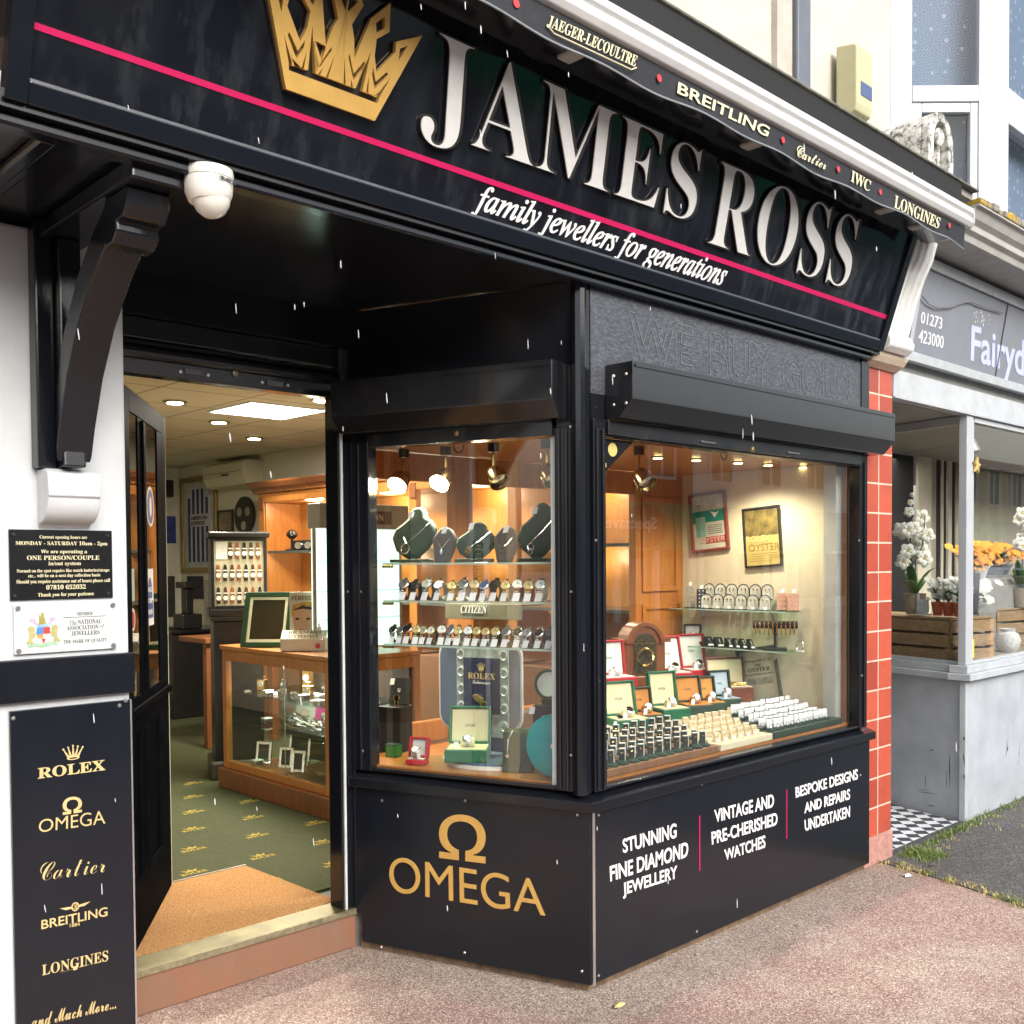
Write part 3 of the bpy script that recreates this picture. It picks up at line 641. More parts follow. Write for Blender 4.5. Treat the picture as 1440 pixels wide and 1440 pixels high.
# ---- panels below the windows
pg = thing('watch_brand_panel', 'black panel with large gold horseshoe letter and maker name below the splayed window', 'sign', SPLAY.p(-.5, 0, 0))
SP = SPLAY
c0, c1, c2, c3 = SP.at(500, 1106, .012), SP.at(829, 1142, .012), SP.at(831, 1379, .012), SP.at(513, 1319, .012)
xl = (c0[0] + c3[0]) / 2
MB().poly(SP, [(xl + .005, .035), (.008, .035), (.008, .676), (-1.035, .676), (-1.035, .15), (xl + .005, .15)], .001, .012).build('board', PANEL, pg, .002)
MB().textq(SP, 'OMEGA', ((548, 1253), (767, 1288), (765, 1238), (548, 1203)), .0122, .004, off=-.004, res=8).build('lettering', GOLD, pg)
MB().textq(SP, 'Ω', ((618, 1206), (683, 1214), (683, 1148), (618, 1143)), .0122, .004, sty='sans', off=.012, res=10).build('emblem', GOLD, pg)
for u, v in ((537, 1126), (654, 1126), (536, 1332), (653, 1340), (812, 1146), (818, 1366)):
    x, z = SP.at(u, v, .012); MB().lathe(SP.p(x, z, .012), SP.n, [(.006, 0), (.004, .003), (0, .0035)], 8).build('screw', STEEL, pg)
sv = thing('services_panel', 'black panel lettered in white with jewellery services below the front window', 'sign', (1, 0, 0))
F = FRONT
MB().box(F, .0165, 2.128, .038, .676, .001, .012).build('board', PANEL, sv, .002)
MB().box(F, .002, .016, .03, .677, .001, .0135).build('corner_trim', ALU, sv)
for t, q in (('STUNNING', ((876, 1200), (951, 1178), (951, 1157), (875, 1180))), ('FINE DIAMOND', ((858, 1240), (967, 1205), (968, 1183), (857, 1218))), ('JEWELLERY', ((876, 1264), (952, 1240), (952, 1217), (875, 1242))),
             ('VINTAGE AND', ((1005, 1157), (1088, 1135), (1088, 1116), (1004, 1139))), ('PRE-CHERISHED', ((1001, 1188), (1093, 1160), (1093, 1142), (1000, 1170))), ('WATCHES', ((1019, 1210), (1076, 1192), (1076, 1174), (1018, 1195))),
             ('BESPOKE DESIGNS', ((1119, 1122), (1206, 1096), (1206, 1081), (1118, 1107))), ('AND REPAIRS', ((1131, 1144), (1195, 1124), (1195, 1109), (1131, 1129))), ('UNDERTAKEN', ((1132, 1169), (1195, 1149), (1195, 1133), (1131, 1153)))):
    MB().textq(F, t, q, .0122, .0015, off=.022, res=5).build('lettering', WHITEV, sv)
for q in (((983.5, 1147), (985.5, 1224)), ((1106, 1110), (1107.5, 1179))):
    A, B = F.at(*q[0], .012), F.at(*q[1], .012); MB().box(F, A[0] - .003, A[0] + .004, B[1], A[1], .0122, .0135).build('pink_rule', PINK, sv)
for u, v in ((842, 1372), (842, 1146), (987, 1103), (1210, 1090), (980, 1310)):
    x, z = F.at(u, v, .012); MB().lathe(F.p(x, z, .012), F.n, [(.006, 0), (.004, .003), (0, .0035)], 8).build('screw', STEEL, sv)

# ---- brand panel and plaques on the pier
P_ = PIER
bp_ = thing('watchmaker_list_panel', 'tall black panel on the white pier listing watch makers in gold', 'sign', (-1.6, .7, 0))
x0 = P_.at(14, 1000, .015)[0]; x1 = P_.at(186, 1200, .015)[0]; zt = P_.at(100, 992, .015)[1]
MB().box(P_, x0, x1, .06, zt, .001, .015).build('board', PANEL, bp_, .002)
MB().box(P_, x1 + .0005, x1 + .006, .06, zt, .001, .017).build('edge_trim', ALU, bp_)
D = .0152
for t, sty, q, o in (('ROLEX', 'serif', ((53, 1095.5), (148, 1083), (147, 1068), (53, 1080)), .01), ('OMEGA', 'sans', ((54, 1171), (148, 1158), (147, 1139), (55, 1153)), -.004), ('Ω', 'sans', ((88, 1146), (115, 1142), (115, 1119), (88, 1122)), .02),
                     ('Cartier', 'script', ((56, 1239), (148, 1226), (148, 1202), (57, 1214)), -.012), ('BREITLING', 'sans', ((58, 1307), (151, 1288), (151, 1275), (58, 1294)), .012), ('1884', 'sans', ((98, 1304), (112, 1301.5), (112, 1297), (98, 1299)), .005),
                     ('LONGINES', 'serif', ((59, 1372), (152, 1351), (152, 1336), (59, 1357)), 0), ('and Much More...', 'script', ((44, 1446), (163, 1418), (163, 1401), (44, 1427)), 0)):
    MB().textq(P_, t, q, D, .0015, sty=sty, off=o, res=5).build('lettering', GOLDF, bp_)
def crown5(fr, cx_, cy, w_, h_, d, mb, th=.0015):               # five ball-tipped points over a small oval rim
    for k in range(5):
        a = (k - 2) / 2.0; tx = cx_ + a * w_ * .46; ty = cy + h_ * (.92 - .16 * abs(a)); bx = cx_ + a * w_ * .20; byy = cy + h_ * .18
        mb.poly(fr, [(bx - w_ * .065, byy), (bx + w_ * .065, byy), (tx + w_ * .018, ty), (tx - w_ * .018, ty)], d, d + th); mb.disc(fr, tx, ty, w_ * .05, d, d + th * 1.1, 8)
    o_ = [(cx_ + w_ * .30 * cos(t), cy + h_ * (.14 + .12 * sin(t))) for t in [2 * pi * k / 16 for k in range(16)]]
    i_ = [(cx_ + w_ * .20 * cos(t), cy + h_ * (.13 + .055 * sin(t))) for t in [2 * pi * k / 16 for k in range(16)]]
    mb.ring(fr, o_, i_, d + th * .1, d + th * 1.2); return mb
A, B = P_.at(88, 1069, D), P_.at(117, 1041, D)
crown5(P_, (A[0] + B[0]) / 2, A[1] - .004, B[0] - A[0], B[1] - A[1] - .005, D, MB()).build('emblem', GOLDF, bp_)
def wings(fr, cx_, cy, w_, h_, d, mb):
    for s_ in (1, -1):
        mb.poly(fr, [(cx_ + s_ * w_ * .08, cy - h_ * .25), (cx_ + s_ * w_ * .3, cy - h_ * .3), (cx_ + s_ * w_ * .5, cy + h_ * .42), (cx_ + s_ * w_ * .2, cy + h_ * .3), (cx_ + s_ * w_ * .08, cy + h_ * .1)], d, d + .0015)
    return mb
A, B = P_.at(84, 1283, D), P_.at(127, 1267, D)
m_ = wings(P_, (A[0] + B[0]) / 2, (A[1] + B[1]) / 2, B[0] - A[0], (B[1] - A[1]), D, MB()); cx_ = (A[0] + B[0]) / 2; cy = (A[1] + B[1]) / 2
oo = [(cx_ + .012 * cos(t), cy + .014 * sin(t)) for t in [2 * pi * k / 14 for k in range(14)]]; m_.ring(P_, oo, [(cx_ + (x - cx_) * .7, cy + (y - cy) * .75) for x, y in oo], D, D + .0017)
m_.text(P_, 'B', cx_ - .005, cx_ + .006, cy - .009, cy + .010, D, .0018, sty='script'); m_.build('winged_emblem', GOLDF, bp_)
A, B = P_.at(84, 1368, D), P_.at(127, 1356, D)
wings(P_, (A[0] + B[0]) / 2, (A[1] + B[1]) / 2, B[0] - A[0], (B[1] - A[1]) * .8, D, MB()).box(P_, (A[0] + B[0]) / 2 - .006, (A[0] + B[0]) / 2 + .006, A[1] - .004, A[1] + .008, D, D + .0012).build('winged_emblem', GOLDF, bp_)
for u, v in ((19, 1010), (168, 992), (177, 985)):
    x, z = P_.at(u, v, .015); MB().lathe(P_.p(x, z, .015), P_.n, [(.007, 0), (.005, .003), (.002, .0035)], 10).build('screw', STEEL, bp_)
def plaque_rect(c): q = [P_.at(u, v, .008) for u, v in c]; return (min(q[0][0], q[3][0]) + .002, max(q[1][0], q[2][0]) - .002, (q[2][1] + q[3][1]) / 2, (q[0][1] + q[1][1]) / 2)
oh = thing('opening_hours_plaque', 'black plaque on the white pier engraved with gold opening hours', 'plaque', (-1.62, .7, 1.5))
X0, X1, Z0, Z1 = plaque_rect(((12, 744.5), (157.5, 746), (160, 840), (13.5, 845.5)))
MB().box(P_, X0, X1, Z0, Z1, .001, .008).build('plate', M('black_engraved_plate', (.008, .008, .009), .25, var=.2), oh, .002)
for t, xa, xb, ya, yb in (('Current opening hours are', 385, 873, 160, 203), ('MONDAY - SATURDAY 10am - 2pm', 148, 1090, 220, 270), ('We are operating a', 395, 870, 305, 352), ('ONE PERSON/COUPLE', 257, 1000, 365, 410), ('in/out system', 470, 803, 425, 474),
                          ('Normal on the spot repairs like watch batteries/straps', 155, 1105, 500, 542), ('etc... will be on a next day collection basis', 265, 1005, 550, 592), ('Should you require assistance out of hours please call', 150, 1110, 606, 652), ('07810 652032', 443, 850, 662, 708), ('Thank you for your patience', 358, 935, 741, 787)):
    k = lambda x: X0 + (X1 - X0) * (x - 88) / 1055; h = lambda y: Z1 - (Z1 - Z0) * (y - 105 + (x_ - 600) * 0) / 705
    x_ = 0
    MB().text(P_, t, k(xa), k(xb), h(yb), h(ya), .0082, .0008, sty='serif', res=3).build('engraved_line', CREAMV, oh)
for fx in (.04, .95):
    for fz in (.07, .93): MB().disc(P_, X0 + (X1 - X0) * fx, Z0 + (Z1 - Z0) * fz, .005, .0082, .011, 10).build('screw', DKS, oh)
ap = thing('trade_association_plaque', 'white acrylic member plaque with a coloured coat of arms on the pier', 'plaque', (-1.62, .7, 1.37))
X0, X1, Z0, Z1 = plaque_rect(((17.5, 849), (162.5, 848), (164, 911), (19.5, 921.5)))
MB().box(P_, X0, X1, Z0, Z1, .004, .012).build('plate', M('white_acrylic', (.58, .61, .61), .15, var=.02), ap, .002)
GREYI = M('grey_ink', (.05, .055, .065), .6)
k = lambda x: X0 + (X1 - X0) * (x - 130) / 1045; h = lambda y: Z1 - (Z1 - Z0) * (y - 860) / 480
for t, xa, xb, ya, yb, sty in (('MEMBER', 758, 925, 952, 985, 'serif'), ('The', 680, 755, 1030, 1078, 'ital'), ('NATIONAL', 765, 1015, 1027, 1073, 'serif'), ('ASSOCIATION', 650, 985, 1085, 1130, 'serif'), ('of', 1000, 1048, 1080, 1128, 'ital'), ('JEWELLERS', 697, 995, 1142, 1190, 'serif'), ('THE MARK OF QUALITY', 615, 1075, 1225, 1268, 'serif')):
    MB().text(P_, t, k(xa), k(xb), h(yb), h(ya), .0122, .0005, sty=sty, res=3).build('printed_line', GREYI, ap)
MB().box(P_, k(615), k(1070), h(1003), h(998), .0122, .0127).build('printed_line', GREYI, ap)
cr = {'arms_shield_blue': (lin(70, 130, 200), [[(350, 1090), (412, 1085), (412, 1150), (345, 1155)]]), 'arms_shield_red': (lin(205, 60, 55), [[(414, 1085), (480, 1090), (480, 1152), (414, 1150)], [(350, 1158), (412, 1154), (412, 1160), (350, 1164)], [(395, 1200), (435, 1200), (415, 1255)]]),
      'arms_shield_gold': (lin(225, 160, 80), [[(345, 1165), (412, 1160), (412, 1195), (355, 1195)]]), 'arms_shield_white': (lin(225, 225, 230), [[(414, 1160), (478, 1160), (470, 1198), (414, 1195)]]),
      'arms_supporter': (lin(170, 165, 110), [[(240, 1230), (262, 1215), (275, 1150), (260, 1090), (285, 1070), (320, 1080), (335, 1110), (318, 1140), (345, 1130), (330, 1180), (300, 1200), (320, 1260), (295, 1265), (275, 1225), (262, 1260)],
                                              [(585, 1220), (562, 1205), (550, 1145), (565, 1085), (540, 1065), (505, 1075), (490, 1105), (507, 1135), (480, 1125), (495, 1175), (525, 1195), (505, 1255), (530, 1260), (550, 1220), (563, 1250)]]),
      'arms_crest': (lin(150, 145, 70), [[(370, 1060), (375, 1000), (365, 940), (385, 990), (395, 945), (420, 940), (425, 985), (440, 1050), (415, 1070)]]),
      'arms_helm': (lin(130, 170, 215), [[(350, 1090), (360, 1065), (410, 1055), (460, 1062), (480, 1088), (415, 1083)]]),
      'arms_scroll': (lin(190, 165, 195), [[(275, 1020), (290, 995), (345, 1000), (340, 1040), (370, 1050), (345, 1062), (310, 1030)], [(545, 1015), (530, 990), (480, 995), (485, 1035), (450, 1050), (478, 1058), (515, 1025)]]),
      'arms_mound': (lin(150, 185, 155), [[(255, 1285), (270, 1250), (330, 1235), (400, 1250), (470, 1230), (540, 1240), (560, 1270), (480, 1265), (410, 1285), (330, 1268)]])}
for nm, (c, pl_) in cr.items():
    m_ = M(nm + '_ink', c, .5, var=.2, scale=90)
    for i, q in enumerate(pl_): MB().poly(P_, [(k(x), h(y)) for x, y in q], .0122 + .0001 * list(cr).index(nm), .0128 + .0001 * list(cr).index(nm)).build(nm, m_, ap)
for fx in (.035, .965):
    for fz in (.07, .93): MB().disc(P_, X0 + (X1 - X0) * fx, Z0 + (Z1 - Z0) * fz, .0075, .0005, .016, 12).build('standoff', STEEL, ap)

# ---- security camera, alarm box, downpipe
cm_ = gz(293, 240, 2.618)
sc = thing('security_camera', 'white dome security camera hanging under the black canopy', 'camera', cm_)
MB().lathe(cm_, (0, 0, -1), [(.062, 0), (.064, .012), (.062, .024)], 28).build('mount', WHITEP, sc, smooth=True)
MB().lathe(cm_ + V((0, 0, -.0245)), (0, 0, -1), [(.060, 0), (.062, .012), (.060, .036), (.052, .056), (.050, .058)], 28).build('housing', WHITEP, sc, smooth=True)
MB().lathe(cm_ + V((.004, -.006, -.077)), (.1, -.25, -1), [(.049, -.005), (.044, .018), (.030, .036), (.012, .045), (.0, .047)], 24).build('lens_ball', M('ivory_lens_ball', (.70, .69, .62), .25, var=.03), sc, smooth=True)
cf = facing(cm_.x + .022, cm_.y - .060, cm_.z - .036, radians(20))
MB().text(cf, 'HIKVISION', -.03, .03, -.004, .006, -.0005, .0012, off=.02, res=3).build('maker_mark', M('dark_print', (.05, .05, .06), .6), sc)
al = thing('alarm_box', 'old cream burglar alarm box with a blue label on the upper wall', 'alarm', (2.72, .385, 4.1))
ALM = M('aged_cream_plastic', lin(180, 176, 142), .5, var=.06)
bmq = MB(); X0, X1 = 2.497, 2.675
pf = [(.384, 4.43), (.275, 4.41), (.26, 4.395), (.26, 4.09), (.268, 4.05), (.384, 4.0)]
extr(bmq, pf, X0, X1); bmq.build('case', ALM, al, .008)
ff = face_y(.26); MB().box(ff, X0 + .045, X1 - .008, 4.14, 4.215, .0005, .003).build('label', M('blue_label', lin(70, 88, 128), .5, var=.1), al)
dp = thing('downpipe', 'dark grey downpipe running up the cream upper wall', 'pipe', (2.13, .35, 3.46))
MB().box(face_y(.415), 2.05, 2.185, 3.46, 7.9, .004, .06).build('pipe', M('dark_grey_paint', lin(96, 102, 112), .4, var=.1), dp, .01)
for z in (4.9, 6.4): MB().box(face_y(.415), 2.03, 2.205, z, z + .05, .001, .066).build('pipe_clip', M('clip_grey_paint', lin(80, 84, 92), .5), dp, .004)
# ================================================================ florist next door
fl = thing('florist_shop', 'grey painted florist shop with recessed entrance and white bay window above', 'shop', (4.6, .6, 0))
FG = M('grey_painted_timber', lin(174, 178, 184), .5, var=.06, scale=5, rvar=.1)
FGD = Mat('scuffed_grey_riser')
_n = FGD.noise(4, 5, .6); _sp = FGD.noise(1.0, 3, .7, FGD.co((26, 26, 3.2)))
FGD.l(FGD.mix(FGD.ramp(_sp, [(.70, (0, 0, 0)), (.73, (1, 1, 1))]), FGD.ramp(_n, [(.3, lin(158, 163, 170)), (.7, lin(180, 186, 193))]), lin(70, 72, 78)), FGD.b.inputs['Base Color']); FGD.b.inputs['Roughness'].default_value = .55; FGD = FGD.m
FW = M('weathered_white_paint', lin(176, 181, 186), .6, var=.12, scale=7, bump=.15, bscale=40)
CO = V((3.40, .03, 0)); FD = V((.264, .964, 0)).normalized()
FS_ = Fr(CO, -FD, UP)                                            # the splayed window seen from the pavement
FF = face_y(.03)
ri = MB(); ri.poly(pl, [(3.40, .03), (9, .03), (9, .12), (3.49, .12), (3.49 + .264 * 2.6, .12 + .964 * 2.6), (3.40 + .264 * 2.7, .03 + .964 * 2.7)], .0, .862)
ri.build('stallriser', FGD, fl)
for xx, (z0, z1) in ((3.405, (.0, .86)),): MB().box(FF, 3.396, 3.44, z0, z1, -.03, .008).build('riser_bead', FW, fl, .003)
si = MB(); si.box(FF, 3.36, 9, .864, .905, -.09, .05); si.box(FF, 3.385, 9, .906, .952, -.09, .022); si.box(FS_, -2.6, -.06, .864, .905, -.09, .045); si.box(FS_, -2.6, -.06, .906, .952, -.09, .018)
si.build('window_sill', FW, fl, .004)
po = MB(); po.box(FF, 3.405, 3.50, .953, 2.452, -.045, .004); po.build('corner_post', FG, fl, .004)
fp_ = MB(); fp_.box(FF, 3.501, 3.53, .953, 2.43, -.05, -.005); fp_.box(FF, 3.53, 9, 2.415, 2.452, -.05, -.002); fp_.box(FF, 3.53, 9, .953, .968, -.05, -.002)
fp_.box(FS_, -2.6, -.0451, .953, .972, -.05, -.004); fp_.box(FS_, -2.6, -.0451, 2.40, 2.45, -.05, -.004); fp_.build('window_frame', FW, fl, .002)
MB().box(FF, 3.531, 9, .969, 2.414, -.03, -.024).build('window_pane', GLASS, fl)
MB().box(FS_, -2.6, -.046, .973, 2.399, -.03, -.024).build('window_pane', GLASS, fl)
MB().box(FF, 2.445, 9, 2.456, 2.60, -.06, .012).build('lintel', FW, fl, .004)
MB().box(FF, 2.445, 9, 2.449, 2.4555, -.05, .018).build('lintel_bead', FG, fl)
MB().wbox(2.445, 9, .10, 3.4, 2.453, 2.50).build('entrance_soffit', M('grey_entrance_soffit', lin(140, 140, 136), .6, var=.15), fl)
MB().box(FF, 2.445, 9, 2.602, 2.685, -.10, -.03).build('sign_recess', M('grey_recess', lin(150, 150, 146), .7), fl)
FSG = Fr((0, .0, 2.69), (1, 0, 0), (0, -.07, .42))
sg = thing('florist_sign', 'grey florist sign with lilac name and white phone number beside the scroll console', 'sign', (4, 0, 2.7))
SGM = M('grey_sign_board', lin(128, 132, 142), .35, var=.06)
xl = FSG.at(1283, 480)[0]
MB().box(FSG, xl, 9, .02, .46, -.04, -.003).build('board', SGM, sg)
MB().box(FSG, xl - .045, xl - .002, .0, .47, -.04, .008).build('side_frame', FG, sg, .003)
MB().box(FSG, xl - .10, 9, -.030, .0185, -.05, .014).build('bottom_frame', FW, sg, .003)
MB().box(FSG, xl - .045, 9, .4605, .515, -.05, .014).build('top_frame', FW, sg, .003)
for u, v in ((1408, 480),):
    x, _ = FSG.at(u, v); MB().box(FSG, x, x + .012, .02, .46, -.0025, .002).build('board_joint', M('dark_joint', (.08, .08, .09), .6), sg)
LIL = M('lilac_vinyl', lin(188, 196, 240), .45, var=.05); WHS = M('white_sign_paint', lin(232, 236, 240), .5, var=.04)
for t, q, m_, o in (('01273', ((1294, 454), (1324, 463), (1325, 447), (1296, 438)), WHS, .0), ('423000', ((1291, 481), (1326, 490), (1327, 473), (1293, 463)), WHS, .0),
                    ('Fairydust', ((1364, 522), (1474, 555), (1476, 489), (1366, 457)), LIL, .018)):
    MB().textq(FSG, t, q, -.0025, .002, off=o).build('lettering', m_, sg)
for i in range(16):
    u = 1366 + (i * 37 % 28); v = 434 + (i * 53 % 19) + (u - 1366) * .3
    x, z = FSG.at(u, v); r = .004 + .005 * ((i * 7) % 3) / 2
    MB().poly(FSG, [(x + r * (1 if k % 2 == 0 else .4) * cos(pi * k / 4), z + r * (1.5 if k % 2 == 0 else .4) * sin(pi * k / 4)) for k in range(8)], -.0025, -.001).build('star', WHS, sg)
cab = [FSG.at(u, v, .01) for u, v in ((1296, 416), (1305, 427), (1318, 433), (1338, 432), (1352, 426), (1364, 424), (1384, 432), (1410, 440))]
tag(MB().tube([FSG.p(x, z, .012) for x, z in cab], .004, 6).build('hanging_cable', M('grey_cable', (.2, .2, .21), .5)), 'slack grey cable drooping across the top of the florist sign', 'cable')
# cornice over the florist sign
cor = MB(); cprof = [(.05, 3.225), (-.30, 3.225), (-.31, 3.255), (-.335, 3.27), (-.335, 3.30), (-.36, 3.32), (-.38, 3.36), (-.40, 3.365), (-.40, 3.375), (.05, 3.375)]
extr(cor, cprof, 2.50, 9); cor.build('cornice', M('grey_cornice_paint', lin(168, 168, 164), .65, var=.14, scale=9), fl, .003)
MB().wbox(2.455, 9, .0, .41, 2.95, 3.224).build('fascia_backing', FG, fl)
LICH = Mat('lichen_stone')
_n = LICH.noise(14, 6, .75); _pt = LICH.noise(5, 4, .6)
LICH.l(LICH.mix(LICH.ramp(_pt, [(.50, (0, 0, 0)), (.56, (1, 1, 1))]), LICH.ramp(_n, [(.35, lin(96, 94, 88)), (.65, lin(160, 156, 146))]), LICH.ramp(_n, [(.35, lin(150, 120, 40)), (.65, lin(206, 176, 60))])), LICH.b.inputs['Base Color'])
LICH.bump(_n, .6, .01); LICH.b.inputs['Roughness'].default_value = .9; LICH = LICH.m
lg = MB(); random.seed(3)
nx = 60; prev = None
for i in range(nx):
    x0 = 2.51 + i * .075; h = .035 + random.uniform(-.006, .010); y0 = -.405 + random.uniform(-.006, .006)
    lg.wbox(x0, x0 + .0745, y0, .05, 3.376, 3.376 + h)
lg.build('lichen_ledge', LICH, fl, .008)
# upper bay window
UPV = M('white_upvc', lin(190, 195, 202), .3, var=.03)
BL = Fr((3.22, .42, 0), (.72, -.69, 0), UP); BE = .67; B2 = Fr(BL.p(BE, 0, 0), (1, 0, 0), UP)
g = lambda u, v: BL.at(u, v)
zt0 = g(1330, 120)[1]; zt1 = g(1330, 143)[1]
xa, xb = g(1283, 60)[0], g(1377, 60)[0]; xc, xd = g(1297, 200)[0], g(1365, 200)[0]
bw_ = MB(); bw_.box(BL, .0, xa, 3.38, 8, -.08, .0); bw_.box(BL, xb, BE, 3.38, 8, -.08, .0)
bw_.box(BL, xa, xb, zt1, zt0, -.08, .004); bw_.box(BL, xa, xc, 3.38, zt1, -.06, -.008); bw_.box(BL, xd, xb, 3.38, zt1, -.06, -.008); bw_.box(BL, xc, xd, zt1 - .06, zt1 - .0005, -.06, -.008)
bw_.box(B2, .003, .12, 3.38, 8, -.08, .002); bw_.box(B2, .12, 5, 3.38, 3.60, -.08, .002); bw_.box(B2, .12, 5, zt1 - .1, zt0 + .02, -.08, .004); bw_.box(B2, 1.4, 1.52, 3.60, 8, -.07, .003)
bay = bw_.build('bay_window', UPV, fl, .006)
BGL = glass_mat('bay_glass', (.94, .95, .96), .3, 1.45)
p1 = MB(); p1.box(BL, xa, xb, zt0, 8, -.045, -.039); p1.build('pane', BGL, bay)
MB().box(BL, xc, xd, 3.38, zt1 - .06, -.045, -.039).build('pane', BGL, bay)
MB().box(B2, .12, 1.4, zt0 + .02, 8, -.045, -.039).build('pane', BGL, bay); MB().box(B2, .12, 1.4, 3.60, zt1 - .1, -.045, -.039).build('pane', BGL, bay)
NET = Mat('dotted_net_curtain'); sx = NET.n('SeparateXYZ'); NET.l(NET.co((1, 1, 1)), sx.inputs[0])
vo = NET.n('TexVoronoi', Scale=14.0); vo.inputs['Randomness'].default_value = .45; NET.l(NET.co(), vo.inputs['Vector'])
NET.l(NET.ramp(vo.outputs['Distance'], [(.12, lin(150, 164, 182)), (.24, lin(106, 124, 146))]), NET.b.inputs['Base Color']); NET.b.inputs['Roughness'].default_value = .9
NET.b.inputs['Emission Color'].default_value = (0, 0, 0, 1); NET = NET.m
MB().box(BL, xa - .03, BE, 3.36, 8, -.16, -.15).build('net_curtain', NET, bay)
MB().box(B2, .10, 4.9, 3.36, 8, -.16, -.15).build('net_curtain', NET, bay)
for z0, z1 in ((zt0, 8), (3.38, zt1 - .06)):
    pass
MB().wbox(3.3, 9, .75, .9, 3.43, 8).build('upper_room_wall', M('dim_room', (.2, .22, .25), .9), fl)
# interior of the florist window
FLD = .95
MB().poly(pl, [(3.47, .085), (8.9, .085), (8.9, 1.3), (3.82, 1.3)], .865, FLD).build('display_deck', M('grey_deck', lin(150, 140, 124), .7), fl)
MB().wbox(3.2, 9, 3.0, 3.1, 0, 2.452).build('back_wall', M('florist_back_wall', lin(190, 186, 176), .8), fl)
MB().wbox(2.445, 2.50, 1.4, 3.05, 0, 2.452).build('entrance_wall', M('entrance_dark_wall', (.05, .05, .055), .6), fl)
# striped drapes and posts behind the display (a curtained partition)
dr = thing('striped_partition', 'cream and black striped curtained partition behind the florist window', 'curtain', (4.6, 1.32, .95))
fy = face_y(1.32); CRD = M('cream_drape', lin(214, 206, 190), .8, var=.06); BKD = M('black_drape', (.02, .02, .022), .8)
def strip(u0, u1, m_, d=0, nm='drape'):
    x0 = fy.at(u0, 800)[0]; x1 = fy.at(u1, 800)[0]
    MB().box(fy, x0, x1, .95, 2.44, -.02 + d, d).build(nm, m_, dr)
for u0, u1, c, d in ((1240, 1284, 0, 0), (1284.2, 1303, 1, .04), (1303.2, 1316, 2, 0), (1316.2, 1322, 0, .0), (1322.2, 1325, 1, .01), (1325.2, 1330, 0, 0), (1330.2, 1335, 1, .02), (1335.2, 1342, 0, 0)):
    strip(u0, u1, (BKD, CRD, M('grey_drape', lin(172, 162, 148), .8))[c], d)
fo = []; x0 = fy.at(1342, 800)[0]; x1 = fy.at(1440, 800)[0]; n = 48
cv = []
for i in range(n + 1):
    x = x0 + (x1 - x0) * i / n; y = .025 * sin(i * 1.35) + .01 * sin(i * .7)
    cv += [fy.p(x, .95, y), fy.p(x, 2.44, y)]
MB().add(cv, [(2 * i, 2 * i + 2, 2 * i + 3, 2 * i + 1) for i in range(n)]).build('pleated_curtain', CRD, dr, smooth=True).modifiers.new('thick', 'SOLIDIFY').thickness = .004
SCF = M('black_scuff', (.02, .02, .022), .7)
for u0, v0, u1, v1, w_ in ((1335, 1062, 1336, 1108, .0035), (1331, 1085, 1331, 1109, .0018), (1290, 1110, 1311, 1112, .0022), (1290, 1113, 1319, 1117, .0022), (1308, 1055, 1313, 1055, .006), (1304, 1132, 1316, 1134, .003), (1301, 1090, 1302, 1108, .0018)):
    A, B = FS_.at(u0, v0), FS_.at(u1, v1); MB().poly(FS_, [(A[0] - w_ * .3, A[1] - w_ * .4), (A[0] + w_ * .4, A[1] + w_ * .3), ((A[0] + B[0]) / 2 + w_, (A[1] + B[1]) / 2 + w_), (B[0], B[1]), ((A[0] + B[0]) / 2 - w_ * .6, (A[1] + B[1]) / 2 - w_ * .6)], .0006, .0012).build('scuff', SCF, fl)
for u0, v0, u1, v1, w_ in ((1416, 1041, 1414, 1065, .006), (1417, 1050, 1415, 1058, .009)):
    A, B = FF.at(u0, v0), FF.at(u1, v1); MB().poly(FF, [(A[0], A[1]), (A[0] + w_, (A[1] + B[1]) / 2), (B[0], B[1]), (A[0] - w_ * .3, (A[1] + B[1]) / 2)], .0006, .0012).build('scuff', SCF, fl)
for v0, v1 in ((1036, 1042), (1058, 1076), (1089, 1096)):
    A, B = FF.at(1354, v0, .008), FF.at(1357, v1, .008); MB().poly(FF, [(A[0], A[1]), (A[0] + .02, (A[1] + B[1]) / 2 + .01), (B[0], B[1]), (A[0] + .004, (A[1] + B[1]) / 2)], .0084, .009).build('paint_chip', SCF, fl)
# chequered entrance floor
def chk():
    m = Mat('chequered_tile'); c = m.n('TexChecker', Scale=1.0); c.inputs['Scale'].default_value = 13.5
    c.inputs[1].default_value = lin(226, 228, 232); c.inputs[2].default_value = lin(66, 68, 72)
    m.l(m.co((1, 1, 1), (0, 0, radians(45))), c.inputs[0]); m.l(c.outputs[0], m.b.inputs['Base Color']); m.b.inputs['Roughness'].default_value = .3; return m.m
tag(MB().poly(pl, [(2.44, .055), (3.385, .055), (4.10, 2.70), (2.51, 2.70)], .001, .012).build('entrance_floor', chk()), kind='structure')
MB().poly(pl, [(2.44, .025), (3.40, .025), (3.40, .054), (2.44, .054)], .001, .014).build('entrance_threshold', M('slate_threshold', (.07, .07, .075), .6), fl)
